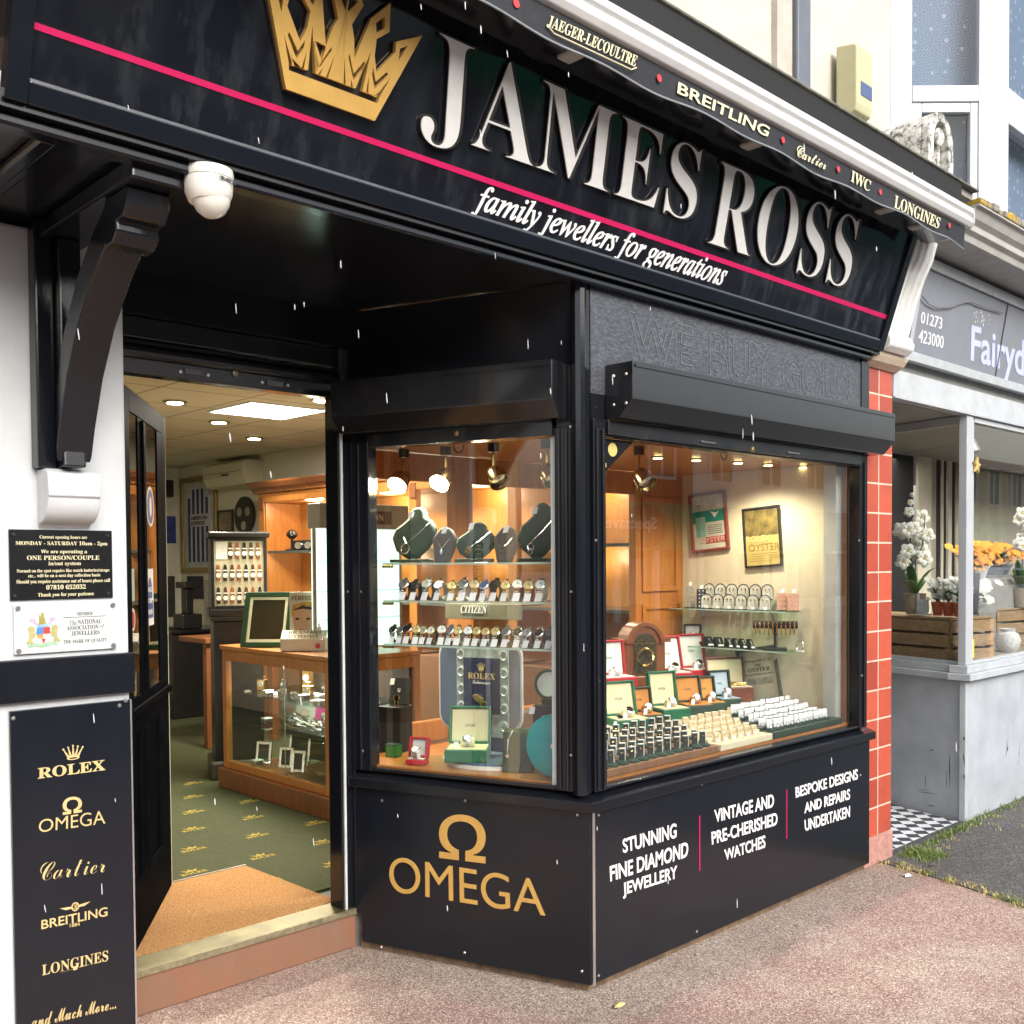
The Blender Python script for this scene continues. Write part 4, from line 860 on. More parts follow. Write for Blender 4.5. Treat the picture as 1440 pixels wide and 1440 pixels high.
# ---- things in the florist window
CRW = wood_mat('rustic_crate_wood', lin(122, 92, 62), lin(190, 158, 118), .7, axis=0, scale=6, coat=0)
NAIL = M('nail', (.05, .05, .05), .5)
def crate(label, org, ang, L, D, H, tilt=0):
    t = thing('wooden_crate', label, 'crate', org, 'slatted wooden crates in the florist window')
    fr = facing(org[0], org[1], org[2], ang); hs_ = H / 3
    def slat(mb, f, x0, x1, k): mb.box(f, x0, x1, k * hs_ + .006, (k + 1) * hs_ - .010, 0, .009)
    for k in range(3):
        m = MB(); slat(m, fr, 0, L, k); m.build('slat', CRW, t, .002)
        m = MB(); slat(m, fr.off(-D), 0, L, k); m.build('slat', CRW, t, .002)
        for xx in (0, L):
            f2 = Fr(fr.p(xx, 0, 0), -fr.n, UP, fr.a * (1 if xx else -1)); m = MB(); m.box(f2, .0, D, k * hs_ + .006, (k + 1) * hs_ - .010, -.0005, .009); m.build('slat', CRW, t, .002)
    for x in (.022, L - .022):
        for dd in (-.012, -D + .012): MB().box(fr, x - .02, x + .02, 0, H, dd - .011, dd + .011).build('corner_batten', CRW, t, .002)
    MB().box(fr, .002, L - .002, 0, .012, -D + .001, -.001).build('base', CRW, t)
    MB().box(fr, .002, L - .002, H - .006, H + .006, -D + .001, -.001).build('lid_board', CRW, t, .002)
    return t
fang = math.atan2(-FD.y, -FD.x)
ck = FS_.p(-.95, 0, -.06)
crate('brown slatted crate under the white orchid in the florist window', (ck.x, ck.y, FLD + .002), fang, .80, .40, .268)
q0 = FF.at(1395, 925, -.16)
crate('brown slatted crate behind the white vase at the right edge of the florist window', (4.74, .36, FLD + .002), radians(-6), .62, .34, .27)
LEAF = M('orchid_leaf', (.07, .16, .035), .35, var=.25); STEMM = M('dark_stem', (.06, .045, .025), .5); PET = M('white_petal', (.74, .74, .68), .5, var=.05); OPET = M('orange_petal', (.80, .33, .03), .55, var=.2); YC = M('yellow_throat', (.75, .5, .08), .5)
TERC = M('terracotta_pot', lin(196, 104, 62), .7, var=.1); CPOT = M('embossed_ceramic', lin(176, 160, 138), .5, var=.12, bump=.9, bscale=26, bdist=.02)
def blade(mb, base, tip, w_, bend, n=7):
    base, tip = V(base), V(tip); dirv = tip - base; side = dirv.cross(V(UP)); side = side.normalized() if side.length > .01 else V((1, 0, 0))
    L_ = []; vs = []
    for i in range(n + 1):
        t = i / n; c = base + dirv * t + V(UP) * (bend * 4 * t * (1 - t)); ww = w_ * (sin(pi * min(.96, .12 + t * .86)))
        vs += [c - side * ww, c + V(UP) * -.12 * ww * 2, c + side * ww]
    fs = []
    for i in range(n): fs += [(3 * i, 3 * i + 1, 3 * i + 4, 3 * i + 3), (3 * i + 1, 3 * i + 2, 3 * i + 5, 3 * i + 4)]
    mb.add(vs, fs)
def flower(mb, c, nrm, r, k=5):
    nrm = V(nrm).normalized(); a = nrm.cross(V((.2, .3, .9))).normalized(); b = nrm.cross(a)
    for i in range(k):
        t = 2 * pi * i / k + .3; d_ = a * cos(t) + b * sin(t); s_ = a * -sin(t) + b * cos(t); w_ = r * .60
        vs = [c + nrm * .002, c + d_ * r * .45 + s_ * w_ + nrm * r * .15, c + d_ * r + s_ * w_ * .35 + nrm * r * .05, c + d_ * r - s_ * w_ * .35 + nrm * r * .05, c + d_ * r * .45 - s_ * w_ + nrm * r * .15]
        mb.add(vs, [(0, 1, 2, 3, 4)])
def orchid(label, px_pot, ftop, fr_d, zdeck, zh, sprays):
    base = fr_d; t = thing('potted_orchid', label, 'plant', base, 'white orchids in the florist window')
    MB().lathe(base, UP, [(.052, 0), (.064, .06), (.072, .135), (.066, .135), (.062, .12)], 20).build('pot', CPOT, t, smooth=True)
    lf = [(-.19, -.03, .22), (.02, -.12, .30), (.05, .08, .28), (-.05, .02, .34), (.11, -.02, .22)]
    for i, q in enumerate(lf):
        m = MB(); blade(m, base + V((0, 0, .13)), base + V(q), .040, .035); m.build('leaf', LEAF, t, smooth=True).modifiers.new('s', 'SOLIDIFY').thickness = .003
    for path, fl_ in sprays:
        MB().tube([base + V(p) for p in path], .0045, 6).build('stem', STEMM, t, smooth=True)
        for (o, r) in fl_:
            m = MB(); c = base + V(o); flower(m, c, (-.7, -.7, .1), r, 5); f_ = m.build('bloom', PET, t, smooth=True); f_.modifiers.new('s', 'SOLIDIFY').thickness = .002
            MB().lathe(c, (-.7, -.7, .1), [(.004, 0), (.007, .006), (.003, .012)], 8).build('throat', YC, f_)
    return t
ob = FS_.p(-.50, FLD + .285, -.16)
random.seed(11)
fls = [((.02 + random.uniform(-.06, .07), random.uniform(-.06, .05), .50 + random.uniform(-.15, .15)), random.uniform(.05, .068)) for k in range(9)]
fl2 = [((-.10 + random.uniform(-.03, .03), .02 + random.uniform(-.04, .04), .46 + random.uniform(-.12, .12)), random.uniform(.05, .062)) for k in range(4)] + [((-.09, .0, .66), .035), ((-.07, .0, .72), .022), ((-.05, .0, .77), .016)]
orchid('tall white flowering orchid in a cream embossed pot on the crate', None, None, ob, 0, 0,
       [([(0, 0, .13), (.01, .0, .35), (.06, -.02, .44), (.09, -.02, .56), (.10, -.02, .64)], [((x + .07, y, z), r) for (x, y, z), r in fls]), ([(-.01, 0, .13), (-.03, .01, .35), (-.05, .01, .55), (-.06, .01, .68), (-.05, .0, .78)], fl2)])
ob2 = V((5.12, .32, FLD + .29))
fls = [((random.uniform(-.07, .05), random.uniform(-.04, .04), .55 + random.uniform(-.14, .14)), random.uniform(.04, .05)) for k in range(8)]
orchid('white orchid at the right edge of the florist front window', None, None, ob2, 0, 0, [([(0, 0, .13), (.0, .0, .35), (-.01, -.02, .6), (-.03, 0, .7)], fls)])
def pot_plant(nm, label, base, r, h, pm, kind, group=None):
    t = thing(nm, label, 'plant', base, group); random.seed(hash(label) % 1000 if False else int(base[0] * 1000) % 997)
    MB().lathe(base, UP, [(r * .72, 0), (r, h * .85), (r * 1.08, h * .86), (r * 1.08, h), (r * .95, h), (r * .9, h * .9)], 18).build('pot', pm, t, smooth=True)
    m = MB()
    for i in range(22): blade(m, base + V((0, 0, h)), base + V((random.uniform(-1, 1) * r * 1.7, random.uniform(-1, 1) * r * 1.7, h + random.uniform(.02, .10))), r * .3, .015, 4)
    m.build('leaves', LEAF, t, smooth=True)
    m = MB()
    for i in range(46): flower(m, base + V((random.uniform(-1, 1) * r * 1.6, random.uniform(-1, 1) * r * 1.6, h + random.uniform(.02, .15))), (random.uniform(-.8, .1), -.7, random.uniform(.2, .9)), min(.032, r * random.uniform(.32, .55)), 6)
    m.build('flowers', kind, t)
    return t
for i, (s_, lab) in enumerate(((-.315, 'white flowers in a terracotta pot nearest the orchid on the crate'), (-.235, 'white flowers in the middle terracotta pot of the crate row'), (-.16, 'white flowers in the terracotta pot beside the corner post'))):
    b_ = FS_.p(s_, FLD + .285, -.15); pot_plant('flower_pot', lab, b_, .037, .085, TERC, PET, 'terracotta pots of white flowers')
pot_plant('flower_bowl', 'bowl of white flowers just right of the corner post', V((4.05, .27, FLD + .29)), .10, .05, M('white_bowl', lin(206, 206, 204), .5), PET)
pot_plant('flower_pot', 'orange flowers in a pale box behind the corner post', V((4.62, .46, FLD + .50)), .09, .09, M('pale_box_pot', lin(200, 200, 196), .6), OPET)
pot_plant('flower_pot', 'long row of orange flowers near the right edge of the photo', V((5.02, .48, FLD + .52)), .12, .08, M('grey_box_pot', lin(120, 124, 132), .6), OPET)
b_ = FS_.p(-.20, FLD + .29, -.34); pot_plant('flower_pot', 'orange lilies in a dark pot in front of the pleated curtain', b_ + V((0, 0, .0)), .036, .26, M('dark_pot', (.04, .04, .04), .5), OPET)
vz = thing('white_vase', 'dimpled white vase on the florist sill beside the crate', 'vase', (4.52, .20, FLD))
MB().lathe((4.52, .20, FLD + .001), UP, [(.05, 0), (.075, .03), (.085, .08), (.07, .125), (.045, .14), (.055, .16), (.045, .16), (.03, .135)], 22).build('body', M('white_dimpled_glaze', lin(222, 222, 222), .35, var=.06, bump=.8, bscale=24, bdist=.02), vz, smooth=True)
ws = thing('white_ornament', 'cut out white word ornament standing on the crate', 'ornament', FS_.p(-.40, FLD + .285, -.12))
ob = FS_.off(-.12); m = MB(); m.text(ob, 'love', -.435, -.355, FLD + .297, FLD + .42, 0, .02, off=.04); m.box(ob, -.44, -.35, FLD + .285, FLD + .2965, -.01, .03); m.build('letters', M('white_cut_out', lin(224, 228, 230), .5), ws)
sp_ = thing('window_spotlight', 'grey spotlight under the florist window ceiling', 'lamp', FS_.p(-.22, 2.45, -.25))
o_ = FS_.p(-.20, 2.447, -.28)
MB().lathe(o_, (0, 0, -1), [(.06, 0), (.06, .02)], 16).build('base', M('grey_lamp_metal', (.28, .26, .22), .4, .6), sp_)
MB().tube([o_ + V((0, 0, -.02)), o_ + V((0, 0, -.10))], .012, 8).build('stem', STEEL, sp_)
MB().lathe(o_ + V((0, .01, -.09)), (-.1, -.4, -1), [(.035, 0), (.045, .05), (.05, .12), (.044, .12), (.04, .06)], 18).build('shade', M('grey_lamp_shade', (.32, .30, .27), .35, .6), sp_, smooth=True)
yt = FF.at(1367, 922, -.022)
tag(MB().box(FF, yt[0] - .028, yt[0] + .028, .985, 1.10, -.0232, -.0215).build('yellow_sticker', M('yellow_sticker_vinyl', lin(236, 222, 60), .5)), 'small yellow sticker low on the florist glass by the corner post', 'sticker')
hk = FF.at(1372, 655, .004)
gh_ = thing('brass_hook', 'gold star shaped hook on the florist corner post', 'hook', FF.p(3.50, 2.15, 0))
m = MB(); st_ = [(3.525 + (.055 if k % 2 == 0 else .022) * cos(pi * k / 5 + .2), hk[1] + (.055 if k % 2 == 0 else .022) * sin(pi * k / 5 + .2)) for k in range(10)]; m.poly(FF, st_, .005, .022); m.build('star', M('pale_gold_paint', lin(206, 178, 110), .4, .3), gh_, .004)
# a stack under the orange flowers
st2 = thing('flower_stand', 'grey stepped stand carrying the orange flowers behind the crates', 'stand', (4.8, .6, FLD)); MB().wbox(4.45, 5.25, .36, .62, FLD + .001, FLD + .498).build('body', M('grey_stand', (.3, .29, .27), .7), st2, .004); MB().wbox(4.90, 5.2, .38, .60, FLD + .4985, FLD + .519).build('step', M('grey_stand', (.3, .29, .27), .7), st2)
# florist light
al_ = bpy.data.lights.new('florist_ceiling_lamp', 'AREA'); al_.energy = 14; al_.size = 1.2; al_.color = (1, .94, .84); alo = bpy.data.objects.new('florist_ceiling_lamp', al_); COL.objects.link(alo); alo.location = (4.6, .9, 2.40)
# ================================================================ inside the jeweller's, seen through the open door
def lamp(name, kind, loc, energy, color=(1, .85, .6), size=.05, **k):
    l = bpy.data.lights.new(name, kind); l.energy = energy; l.color = color
    if kind == 'AREA': l.size = size
    elif kind in ('POINT', 'SPOT'): l.shadow_soft_size = size
    for a, v in k.items(): setattr(l, a, v)
    o = bpy.data.objects.new(name, l); COL.objects.link(o); o.location = loc; return o
CARP = M('green_carpet', (.036, .042, .012), .95, var=.35, scale=60, bump=.5, bscale=260, bdist=.004)
cpt = thing('carpet', 'dark green carpet woven with rows of small gold crowns and words', 'carpet', (0.4, 4, .155))
MB().poly(pl, [(-1.44, 1.30), (2.29, 1.30), (2.29, 7.94), (-1.44, 7.94)], .1501, .1615).build('pile', CARP, cpt)
CGOLD = M('woven_gold_yarn', (.30, .23, .045), .95, var=.3, scale=90)
fl0 = Fr((0, 0, .1617), (1, 0, 0), (0, 1, 0), UP)
cg = MB(); vs0, fs0, _ = glyphs('ROLEX', 'serif', .012, 2)
a45 = radians(0)
for j in range(16):
    for i in range(9):
        x = -1.2 + i * .36 + (.18 if j % 2 else 0); y = 1.55 + j * .36
        if x > .34 and y > 2.2: continue
        cg.add([fl0.p(x + .13 * v[0], y + .032 * v[1], .0012 * v[2]) for v in vs0], fs0)
        cg.poly(fl0, [(x + .04, y + .040), (x + .09, y + .040), (x + .105, y + .075), (x + .078, y + .055), (x + .065, y + .082), (x + .052, y + .055), (x + .025, y + .075)], 0, .0012)
cg.build('woven_motif', CGOLD, cpt)
COIR = Mat('coir_mat'); _n = COIR.noise(150, 3, .85); _b = COIR.noise(3, 4, .6)
COIR.l(COIR.mix(COIR.mr(_b, 0, .45), COIR.ramp(_n, [(.3, lin(84, 54, 26)), (.5, lin(156, 108, 58)), (.72, lin(214, 174, 120))]), lin(176, 132, 82)), COIR.b.inputs['Base Color']); COIR.b.inputs['Roughness'].default_value = 1; COIR.bump(_n, .8, .006); COIR = COIR.m
dm = thing('doormat', 'brown coir entrance mat just inside the brass step', 'mat', (-.8, 1.5, .162))
MB().poly(pl, [(-1.28, 1.118), (-.352, 1.118), (-.375, 1.845), (-1.28, 1.845)], .1505, .1675).build('coir_pile', COIR, dm, .003)
MB().poly(pl, [(-1.28, 1.847), (-.372, 1.847), (-.372, 1.855), (-1.28, 1.855)], .1605, .170).build('edging', ALU, dm)
# ceiling lights
EMW = M('lit_diffuser', (.9, .9, .85), .5, var=0, emit=(1, .96, .86), es=14)
EMD = M('lit_bulb', (.9, .9, .85), .5, var=0, emit=(1, .93, .75), es=30)
lp_ = thing('ceiling_panel_light', 'bright square panel light in the tiled shop ceiling', 'light', (.8, 3.6, 2.62))
MB().wbox(.535, 1.085, 3.32, 3.87, 2.612, 2.619).build('diffuser', EMW, lp_)
MB().frame(Fr((0, 0, 2.608), (1, 0, 0), (0, 1, 0), UP), .52, 1.10, 3.305, 3.885, .0148, 0, .0115).build('frame', WHITEP, lp_)
lamp('panel_lamp', 'AREA', (.81, 3.6, 2.60), 72, (1, .93, .78), .55)
for i, (u, v, nm) in enumerate(((246, 565, 'nearest the top of the open door leaf'), (308, 593, 'left of the panel light'), (357.5, 616, 'farthest back, above the air conditioner'), (452, 562, 'right of the panel light by the door frame'))):
    c = gz(u, v, 2.618); t = thing('ceiling_downlight', 'small round lit downlight ' + nm, 'light', c, 'downlights in the shop ceiling')
    MB().lathe(c, (0, 0, -1), [(.075, 0), (.075, .006), (.055, .008)], 20).build('rim', BRASS, t); MB().lathe(c + V((0, 0, -.0085)), (0, 0, -1), [(.050, 0), (.045, .004)], 18).build('bulb', EMD, t)
    lamp('downlight_lamp', 'SPOT', c + V((0, 0, -.03)), 22, (1, .86, .6), .04, spot_size=radians(120), spot_blend=.6)
# things on the far walls
FX = face_x(2.298); FB = face_y(7.948)
IVP = M('ivory_plastic', (.55, .52, .38), .4, var=.03)
acd = thing('air_conditioner', 'ivory wall air conditioner high on the shop side wall', 'appliance', (2.2, 6.6, 2.33))
af_ = Fr((0, 7.0, 0), (0, 1, 0), UP, (1, 0, 0))
m = MB(); m.poly(Fr((0, 0, 0), (1, 0, 0), UP, (0, 1, 0)), [(2.298, 2.33), (2.298, 2.575), (2.12, 2.575), (2.085, 2.55), (2.08, 2.42), (2.12, 2.345), (2.18, 2.33)], 6.2, 7.0); m.build('case', IVP, acd, .008)
fa = face_x(2.079); MB().box(fa, -6.95, -6.25, 2.466, 2.470, .0005, .003).build('panel_gap', DKS, acd); MB().box(fa, -6.62, -6.48, 2.435, 2.452, .0005, .004).build('display', DARK, acd)
shf = thing('framed_football_shirt', 'framed blue and white striped football shirt on the far side wall', 'picture', (2.29, 7.5, 1.5))
F7 = FX; y0, y1, z0, z1 = -7.88, -7.10, 1.50, 2.50
MB().box(F7, y0 + .05, y1 - .05, z0 + .05, z1 - .05, .001, .012).build('backing', M('pale_mount', (.42, .42, .40), .7), shf)
MB().frame(F7, y0, y1, z0, z1, .05, .001, .03).build('frame', M('gilt_frame', (.30, .22, .07), .4, .5), shf, .004)
shx = [(y0 + .13, z0 + .11), (y1 - .13, z0 + .11), (y1 - .13, z1 - .22), (y1 - .19, z1 - .12), (y1 - .30, z1 - .08), (y0 + .30, z1 - .08), (y0 + .19, z1 - .12), (y0 + .13, z1 - .22)]
MB().poly(F7, shx, .0122, .018).build('shirt', M('white_shirt_cloth', (.45, .46, .48), .8), shf)
for i in range(5):
    xx = y0 + .155 + i * .098; MB().box(F7, xx, xx + .05, z0 + .11, z1 - (.13 if 0 < i < 4 else .22), .0182, .020).build('blue_stripe', M('blue_shirt_stripe', (.02, .03, .14), .8), shf)
MB().box(F7, y0 + .20, y1 - .18, 1.98, 2.11, .0202, .021).build('sponsor_patch', M('patch_cloth', (.45, .45, .47), .8), shf)
m = MB(); m.text(F7, 'AMERICAN', y0 + .22, y1 - .20, 2.05, 2.09, .0211, .001, off=.03); m.text(F7, 'EXPRESS', y0 + .22, y1 - .26, 1.995, 2.035, .0211, .001, off=.03); m.build('sponsor_lettering', M('navy_print', (.02, .02, .06), .7), shf)
wp = thing('wall_clock_plaque', 'dark round plaque with three pale discs beside the air conditioner', 'plaque', (2.29, 6.53, 1.9))
MB().disc(F7, -6.54, 2.06, .185, .001, .03, 32).build('plate', M('dark_round_plate', (.02, .018, .015), .4), wp, .005)
for a in (90, 210, 330):
    MB().disc(F7, -6.54 + .09 * cos(radians(a + 180)), 2.05 + .09 * sin(radians(a + 180)), .045, .0302, .033, 18).build('pale_disc', M('pale_disc_metal', (.32, .30, .24), .4), wp)
def wall_pic(name, label, fr, x0, x1, z0, z1, c, fc=None, cat='picture'):
    t = thing(name, label, cat, fr.p((x0 + x1) / 2, z0, 0))
    MB().box(fr, x0 + .012, x1 - .012, z0 + .012, z1 - .012, .001, .008).build('sheet', c, t)
    MB().frame(fr, x0, x1, z0, z1, .012 if fc is None else .025, .001, .010 if fc is None else .022).build('frame' if fc else 'border', fc or c, t)
    return t
wall_pic('framed_picture', 'small dark framed picture between the football shirt and the round plaque', F7, -7.10, -6.78, 1.90, 2.13, M('sepia_print', (.25, .2, .11), .6, var=.5, scale=12), M('dark_frame_wood', (.04, .03, .02), .4))
wall_pic('notice', 'black notice pinned under the framed football shirt', F7, -7.79, -7.44, 1.22, 1.46, M('black_notice_paper', (.02, .022, .03), .6, var=.6, scale=50), None, 'notice')
wall_pic('notice', 'white price list right of the black notice', F7, -7.42, -7.18, .92, 1.42, M('white_notice_paper', (.40, .39, .33), .7, var=.25, scale=40), None, 'notice')
x0 = FB.at(233, 725)[0]; x1 = FB.at(247, 765)[0]
BLUP = M('blue_poster_print', (.03, .05, .22), .6, var=.9, scale=9)
wall_pic('poster', 'blue and white poster on the far back wall', FB, x0, x1, 1.81, 2.10, BLUP, None, 'poster')
wall_pic('poster', 'tall black and white poster behind the door handle', FB, x0, x1 - .02, 1.02, 1.46, M('black_poster_print', (.03, .03, .03), .6, var=.9, scale=9), None, 'poster')
wall_pic('hook_plate', 'white plate with black knobs low on the back wall', FB, x0 + .02, x1, .42, .70, M('plate_ivory', (.4, .4, .32), .6), None, 'plate')
for z in (.46, .53, .60, .66): MB().disc(FB, x0 + .06 + .02 * ((z * 100) % 2), z, .022, .0085, .03, 12).build('knob', DARK, [o for o in bpy.data.objects if o.name.startswith('hook_plate')][0])
sp2 = thing('wall_speaker', 'small black speaker high in the back corner of the shop', 'speaker', FB.p(x0, 2.36, 0)); m = MB(); m.box(FB, x0 - .08, x0 + .05, 2.30, 2.48, .002, .10); m.build('case', DARK, sp2, .01); MB().disc(FB, x0 - .015, 2.38, .05, .1005, .104, 16).build('cone', VELV, sp2)
# tall wooden wall cabinet
wc = thing('wall_display_cabinet', 'long varnished wooden wall cabinet with dentil cornice and lit shelves', 'cabinet', (2.1, 3.4, .155))
CX = 1.88; FC_ = face_x(CX)
m = MB()
for y in (5.58, 4.52, 3.45, 2.40, 1.30): m.box(FC_, -y, -y + .09, .157, 2.12, -.05, 0)
m.box(FC_, -5.58, -1.21, 2.121, 2.20, -.40, .005); m.build('carcass', WOODO, wc, .006)
MB().wbox(2.24, 2.297, 1.22, 5.57, .157, 2.12).build('back_panel', wood_mat('honey_panel', (.38, .15, .03), (.55, .25, .06), .45, coat=.2), wc)
MB().wbox(CX + .01, 2.239, 5.47, 5.55, .157, 2.119).build('side_panel', WOODO, wc)
m = MB(); extr_ = [(2.297, 2.201), (CX - .02, 2.201), (CX - .035, 2.235), (CX - .07, 2.25), (CX - .09, 2.285), (CX - .09, 2.30), (2.297, 2.30)]
m.poly(Fr((0, 0, 0), (1, 0, 0), UP, (0, 1, 0)), extr_, 1.18, 5.64); m.build('cornice', WOODD, wc, .003)
m = MB()
for i in range(100): m.box(FC_, -5.56 + i * .0436, -5.56 + i * .0436 + .024, 2.206, 2.228, .0055, .028)
o = m.build('dentil_moulding', WOODO, wc)
for y in (5.54, 4.48, 3.41): MB().box(FC_, -y - .01, -y + .06, 2.06, 2.17, .0055, .015).build('carved_block', WOODD, wc, .004)
for y0, y1 in ((5.47, 4.53), (4.42, 3.46), (3.35, 2.41), (2.30, 1.31)):
    MB().wbox(CX + .02, 2.239, y1, y0, 1.68, 1.70).build('shelf', M('dark_glass_shelf', (.08, .09, .08), .2), wc)
    MB().wbox(CX + .02, 2.239, y1, y0, 1.28, 1.30).build('shelf', M('dark_glass_shelf', (.08, .09, .08), .2), wc)
    MB().wbox(CX - .005, 2.239, y1, y0, .160, .92).build('cupboard', WOODB, wc, .004)
    lamp('cabinet_lamp', 'POINT', (2.08, (y0 + y1) / 2, 2.08), 4.5, (1, .80, .52), .08)
    lamp('cabinet_lamp', 'POINT', (2.08, (y0 + y1) / 2, 1.62), 2, (1, .80, .52), .05)
def jewel_stand(nm, label, cat, base, mat, hh, grp=None):
    t = thing(nm, label, cat, base, grp); MB().lathe(base, UP, [(.06, 0), (.06, .01), (.012, .02), (.012, hh * .6)], 14).build('foot', DARK, t)
    MB().lathe(base + V((0, 0, hh * .55)), UP, [(.02, 0), (.05, .03), (.045, hh * .3), (.02, hh * .45)], 14).build('body', mat, t, smooth=True)
jewel_stand('camera_model', 'black vintage camera on the lit cabinet shelf', 'camera', V((1.98, 5.20, 1.70)), DARK, .18)
for i, y in enumerate((5.05, 4.90)):
    t = thing('folding_camera', ('black folding camera beside the vintage camera', 'second black folding camera near the pale pearl stand')[i], 'camera', (1.98, y, 1.70)); f_ = facing(1.97, y, 1.701, radians(-60)); MB().box(f_, -.07, .07, 0, .085, -.05, 0).build('body', DARK, t, .006); MB().disc(f_, 0, .04, .03, .0005, .05, 14).build('lens', CHROME, t)
t = thing('pearl_stand', 'pale necklace stand hung with looped pearls on the cabinet shelf', 'stand', (1.96, 4.70, 1.70)); f_ = facing(1.96, 4.70, 1.701, radians(-50))
MB().poly(f_.off(0), [(-.09, 0), (.09, 0), (.12, .30), (-.02, .30)], -.02, 0).build('board', CARD, t, .004)
for k in range(3): MB().tube([f_.p(-.02 + .02 * k + .05 * sin(pi * j / 8), .28 - .22 * sin(pi * j / 8) * (.7 + .15 * k), .006 + .002 * k) for j in range(9)], .004, 5).build('pearl_string', M('pearl', (.7, .66, .55), .3), t)
# watch strap carousel on its black pedestal
ca = radians(-24)
pd = thing('display_pedestal', 'tall black pedestal carrying the watch strap display', 'pedestal', (.66, 3.80, .163))
pf_ = facing(.62, 3.66, .163, ca)
m = MB(); m.box(pf_, -.17, .15, .12, 1.05, -.36, 0); m.build('column', DARK, pd, .008); MB().box(pf_, -.20, .18, 0, .119, -.39, .03).build('base', M('dark_bronze_base', (.05, .04, .03), .4, var=.3), pd, .015)
MB().box(pf_, -.19, .17, 1.051, 1.08, -.38, .02).build('top', DARK, pd, .004); MB().box(pf_, -.05, .0, .62, .69, .0005, .004).build('socket', VELV, pd)
sd_ = thing('strap_display', 'black revolving cabinet showing watch straps in three rows', 'display', pf_.p(0, 1.08, 0))
g_ = MB(); g_.box(pf_, -.20, .20, 1.081, 1.13, -.36, .02); g_.box(pf_, -.18, .18, 1.131, 1.60, -.34, -.012); g_.box(pf_, -.20, .20, 1.601, 1.64, -.36, .02); g_.build('case', DARK, sd_, .01)
MB().frame(pf_, -.18, .18, 1.131, 1.60, .02, -.0115, .008).build('door_frame', DARK, sd_, .003)
MB().box(pf_, -.16, .16, 1.151, 1.58, -.0115, -.006).build('felt_board', M('cream_felt', (.50, .46, .35), .9), sd_)
MB().box(pf_, -.15, -.075, 1.46, 1.575, -.0055, -.003).build('price_sheet', CARD, sd_)
sb = thing('watch_strap', 'x', 'strap', (0, 0, 0), 'watch straps on the revolving display')
f0 = Fr((0, 0, 0), (1, 0, 0), UP)
STR = [M('brown_strap_leather', (.10, .035, .015), .5, var=.2), M('black_strap_leather', (.012, .012, .012), .5), M('tan_strap_leather', (.28, .10, .035), .5, var=.2)]
MB().poly(f0, [(-.012, 0), (.012, 0), (.013, .035), (.013, .075), (.008, .105), (0, .112), (-.008, .105), (-.013, .075), (-.013, .035)], 0, .006).build('band', STR[0], sb, .002)
MB().disc(f0, 0, .038, .016, .0065, .009, 14).build('price_disc', CARD, sb); MB().box(f0, -.014, .014, .066, .074, .0065, .009).build('loop', CARD, sb)
used = False
for r_, (z, n_, x0) in enumerate(((1.46, 5, -.055), (1.315, 7, -.135), (1.165, 7, -.135))):
    for i in range(n_):
        p = pf_.p(x0 + i * .0445, z, -.0050); c_ = STR[(i * 2 + r_ * 5) % 3]; cn = ('brown', 'black', 'tan')[(i * 2 + r_ * 5) % 3]
        lab = f"{cn} watch strap, {('first','second','third','fourth','fifth','sixth','seventh')[i]} from the left in the {('top','middle','bottom')[r_]} display row"
        if not used: sb.location = p; sb.rotation_euler = (0, 0, ca); sb['label'] = lab; used = True; sb.children[0].data.materials[0] = c_
        else: dup(sb, p, ca, lab, {'band': c_})
# small desk and stool in the back corner
t = thing('side_desk', 'reddish wooden desk end beside the black pedestal', 'desk', (1.15, 5.0, .163))
m = MB(); m.wbox(.93, 1.6, 4.75, 5.2, .98, 1.02); m.build('top', WOODD, t, .004)
for x in (.95, 1.52): MB().wbox(x, x + .06, 4.78, 4.84, .163, .979).build('leg', WOODD, t, .003)
t = thing('black_cabinet', 'black side cabinet against the back wall', 'cabinet', (1.75, 6.8, .163)); m = MB(); m.wbox(1.45, 2.28, 6.4, 6.95, .163, .95); m.build('carcass', DARK, t, .01); MB().wbox(1.42, 2.28, 6.37, 6.98, .951, .98).build('top', M('black_gloss_top', (.01, .01, .012), .15), t, .004)
t = thing('engraving_machine', 'small dark bench machine standing on the black side cabinet', 'machine', (1.72, 6.6, .98)); m = MB(); m.wbox(1.60, 1.80, 6.5, 6.7, .981, 1.12); m.build('base', DARK, t, .01); MB().wbox(1.66, 1.74, 6.55, 6.65, 1.121, 1.36).build('column', DARK, t, .01); MB().wbox(1.62, 1.80, 6.50, 6.68, 1.361, 1.42).build('head', DARK, t, .01)
# glass counter
GC = 0.41
co = thing('glass_counter', 'varnished wooden glass fronted counter facing the door', 'counter', (.7, 2.6, .163))
fg_ = face_x(GC)
YN, YF = 2.24, 3.52
m = MB()
m.wbox(GC - .03, GC + .62, YN - .02, YF + .02, .163, .285); m.build('plinth', WOODD, co, .004)
m = MB(); m.wbox(GC - .012, GC + .60, YN - .01, YF + .01, 1.045, 1.072)
m.wbox(GC, GC + .09, YN, YN + .11, .286, 1.044); m.wbox(GC, GC + .04, YF - .05, YF, .286, 1.044)
m.wbox(GC, GC + .04, YN + .111, YF - .051, .975, 1.044); m.wbox(GC, GC + .04, YN + .111, YF - .051, .286, .335)
m.wbox(GC + .56, GC + .60, YN, YF, .286, 1.044); m.wbox(GC + .0905, GC + .5595, YN, YN + .03, .975, 1.044)
m.build('frame', WOODO, co, .004)
MB().wbox(GC + .545, GC + .559, YN + .04, YF - .06, .287, 1.04).build('back_board', M('dark_counter_back', (.05, .03, .015), .6, var=.3), co)
MB().wbox(GC + .012, GC + .017, YN + .112, YF - .052, .336, .974).build('front_glass', GLASS, co)
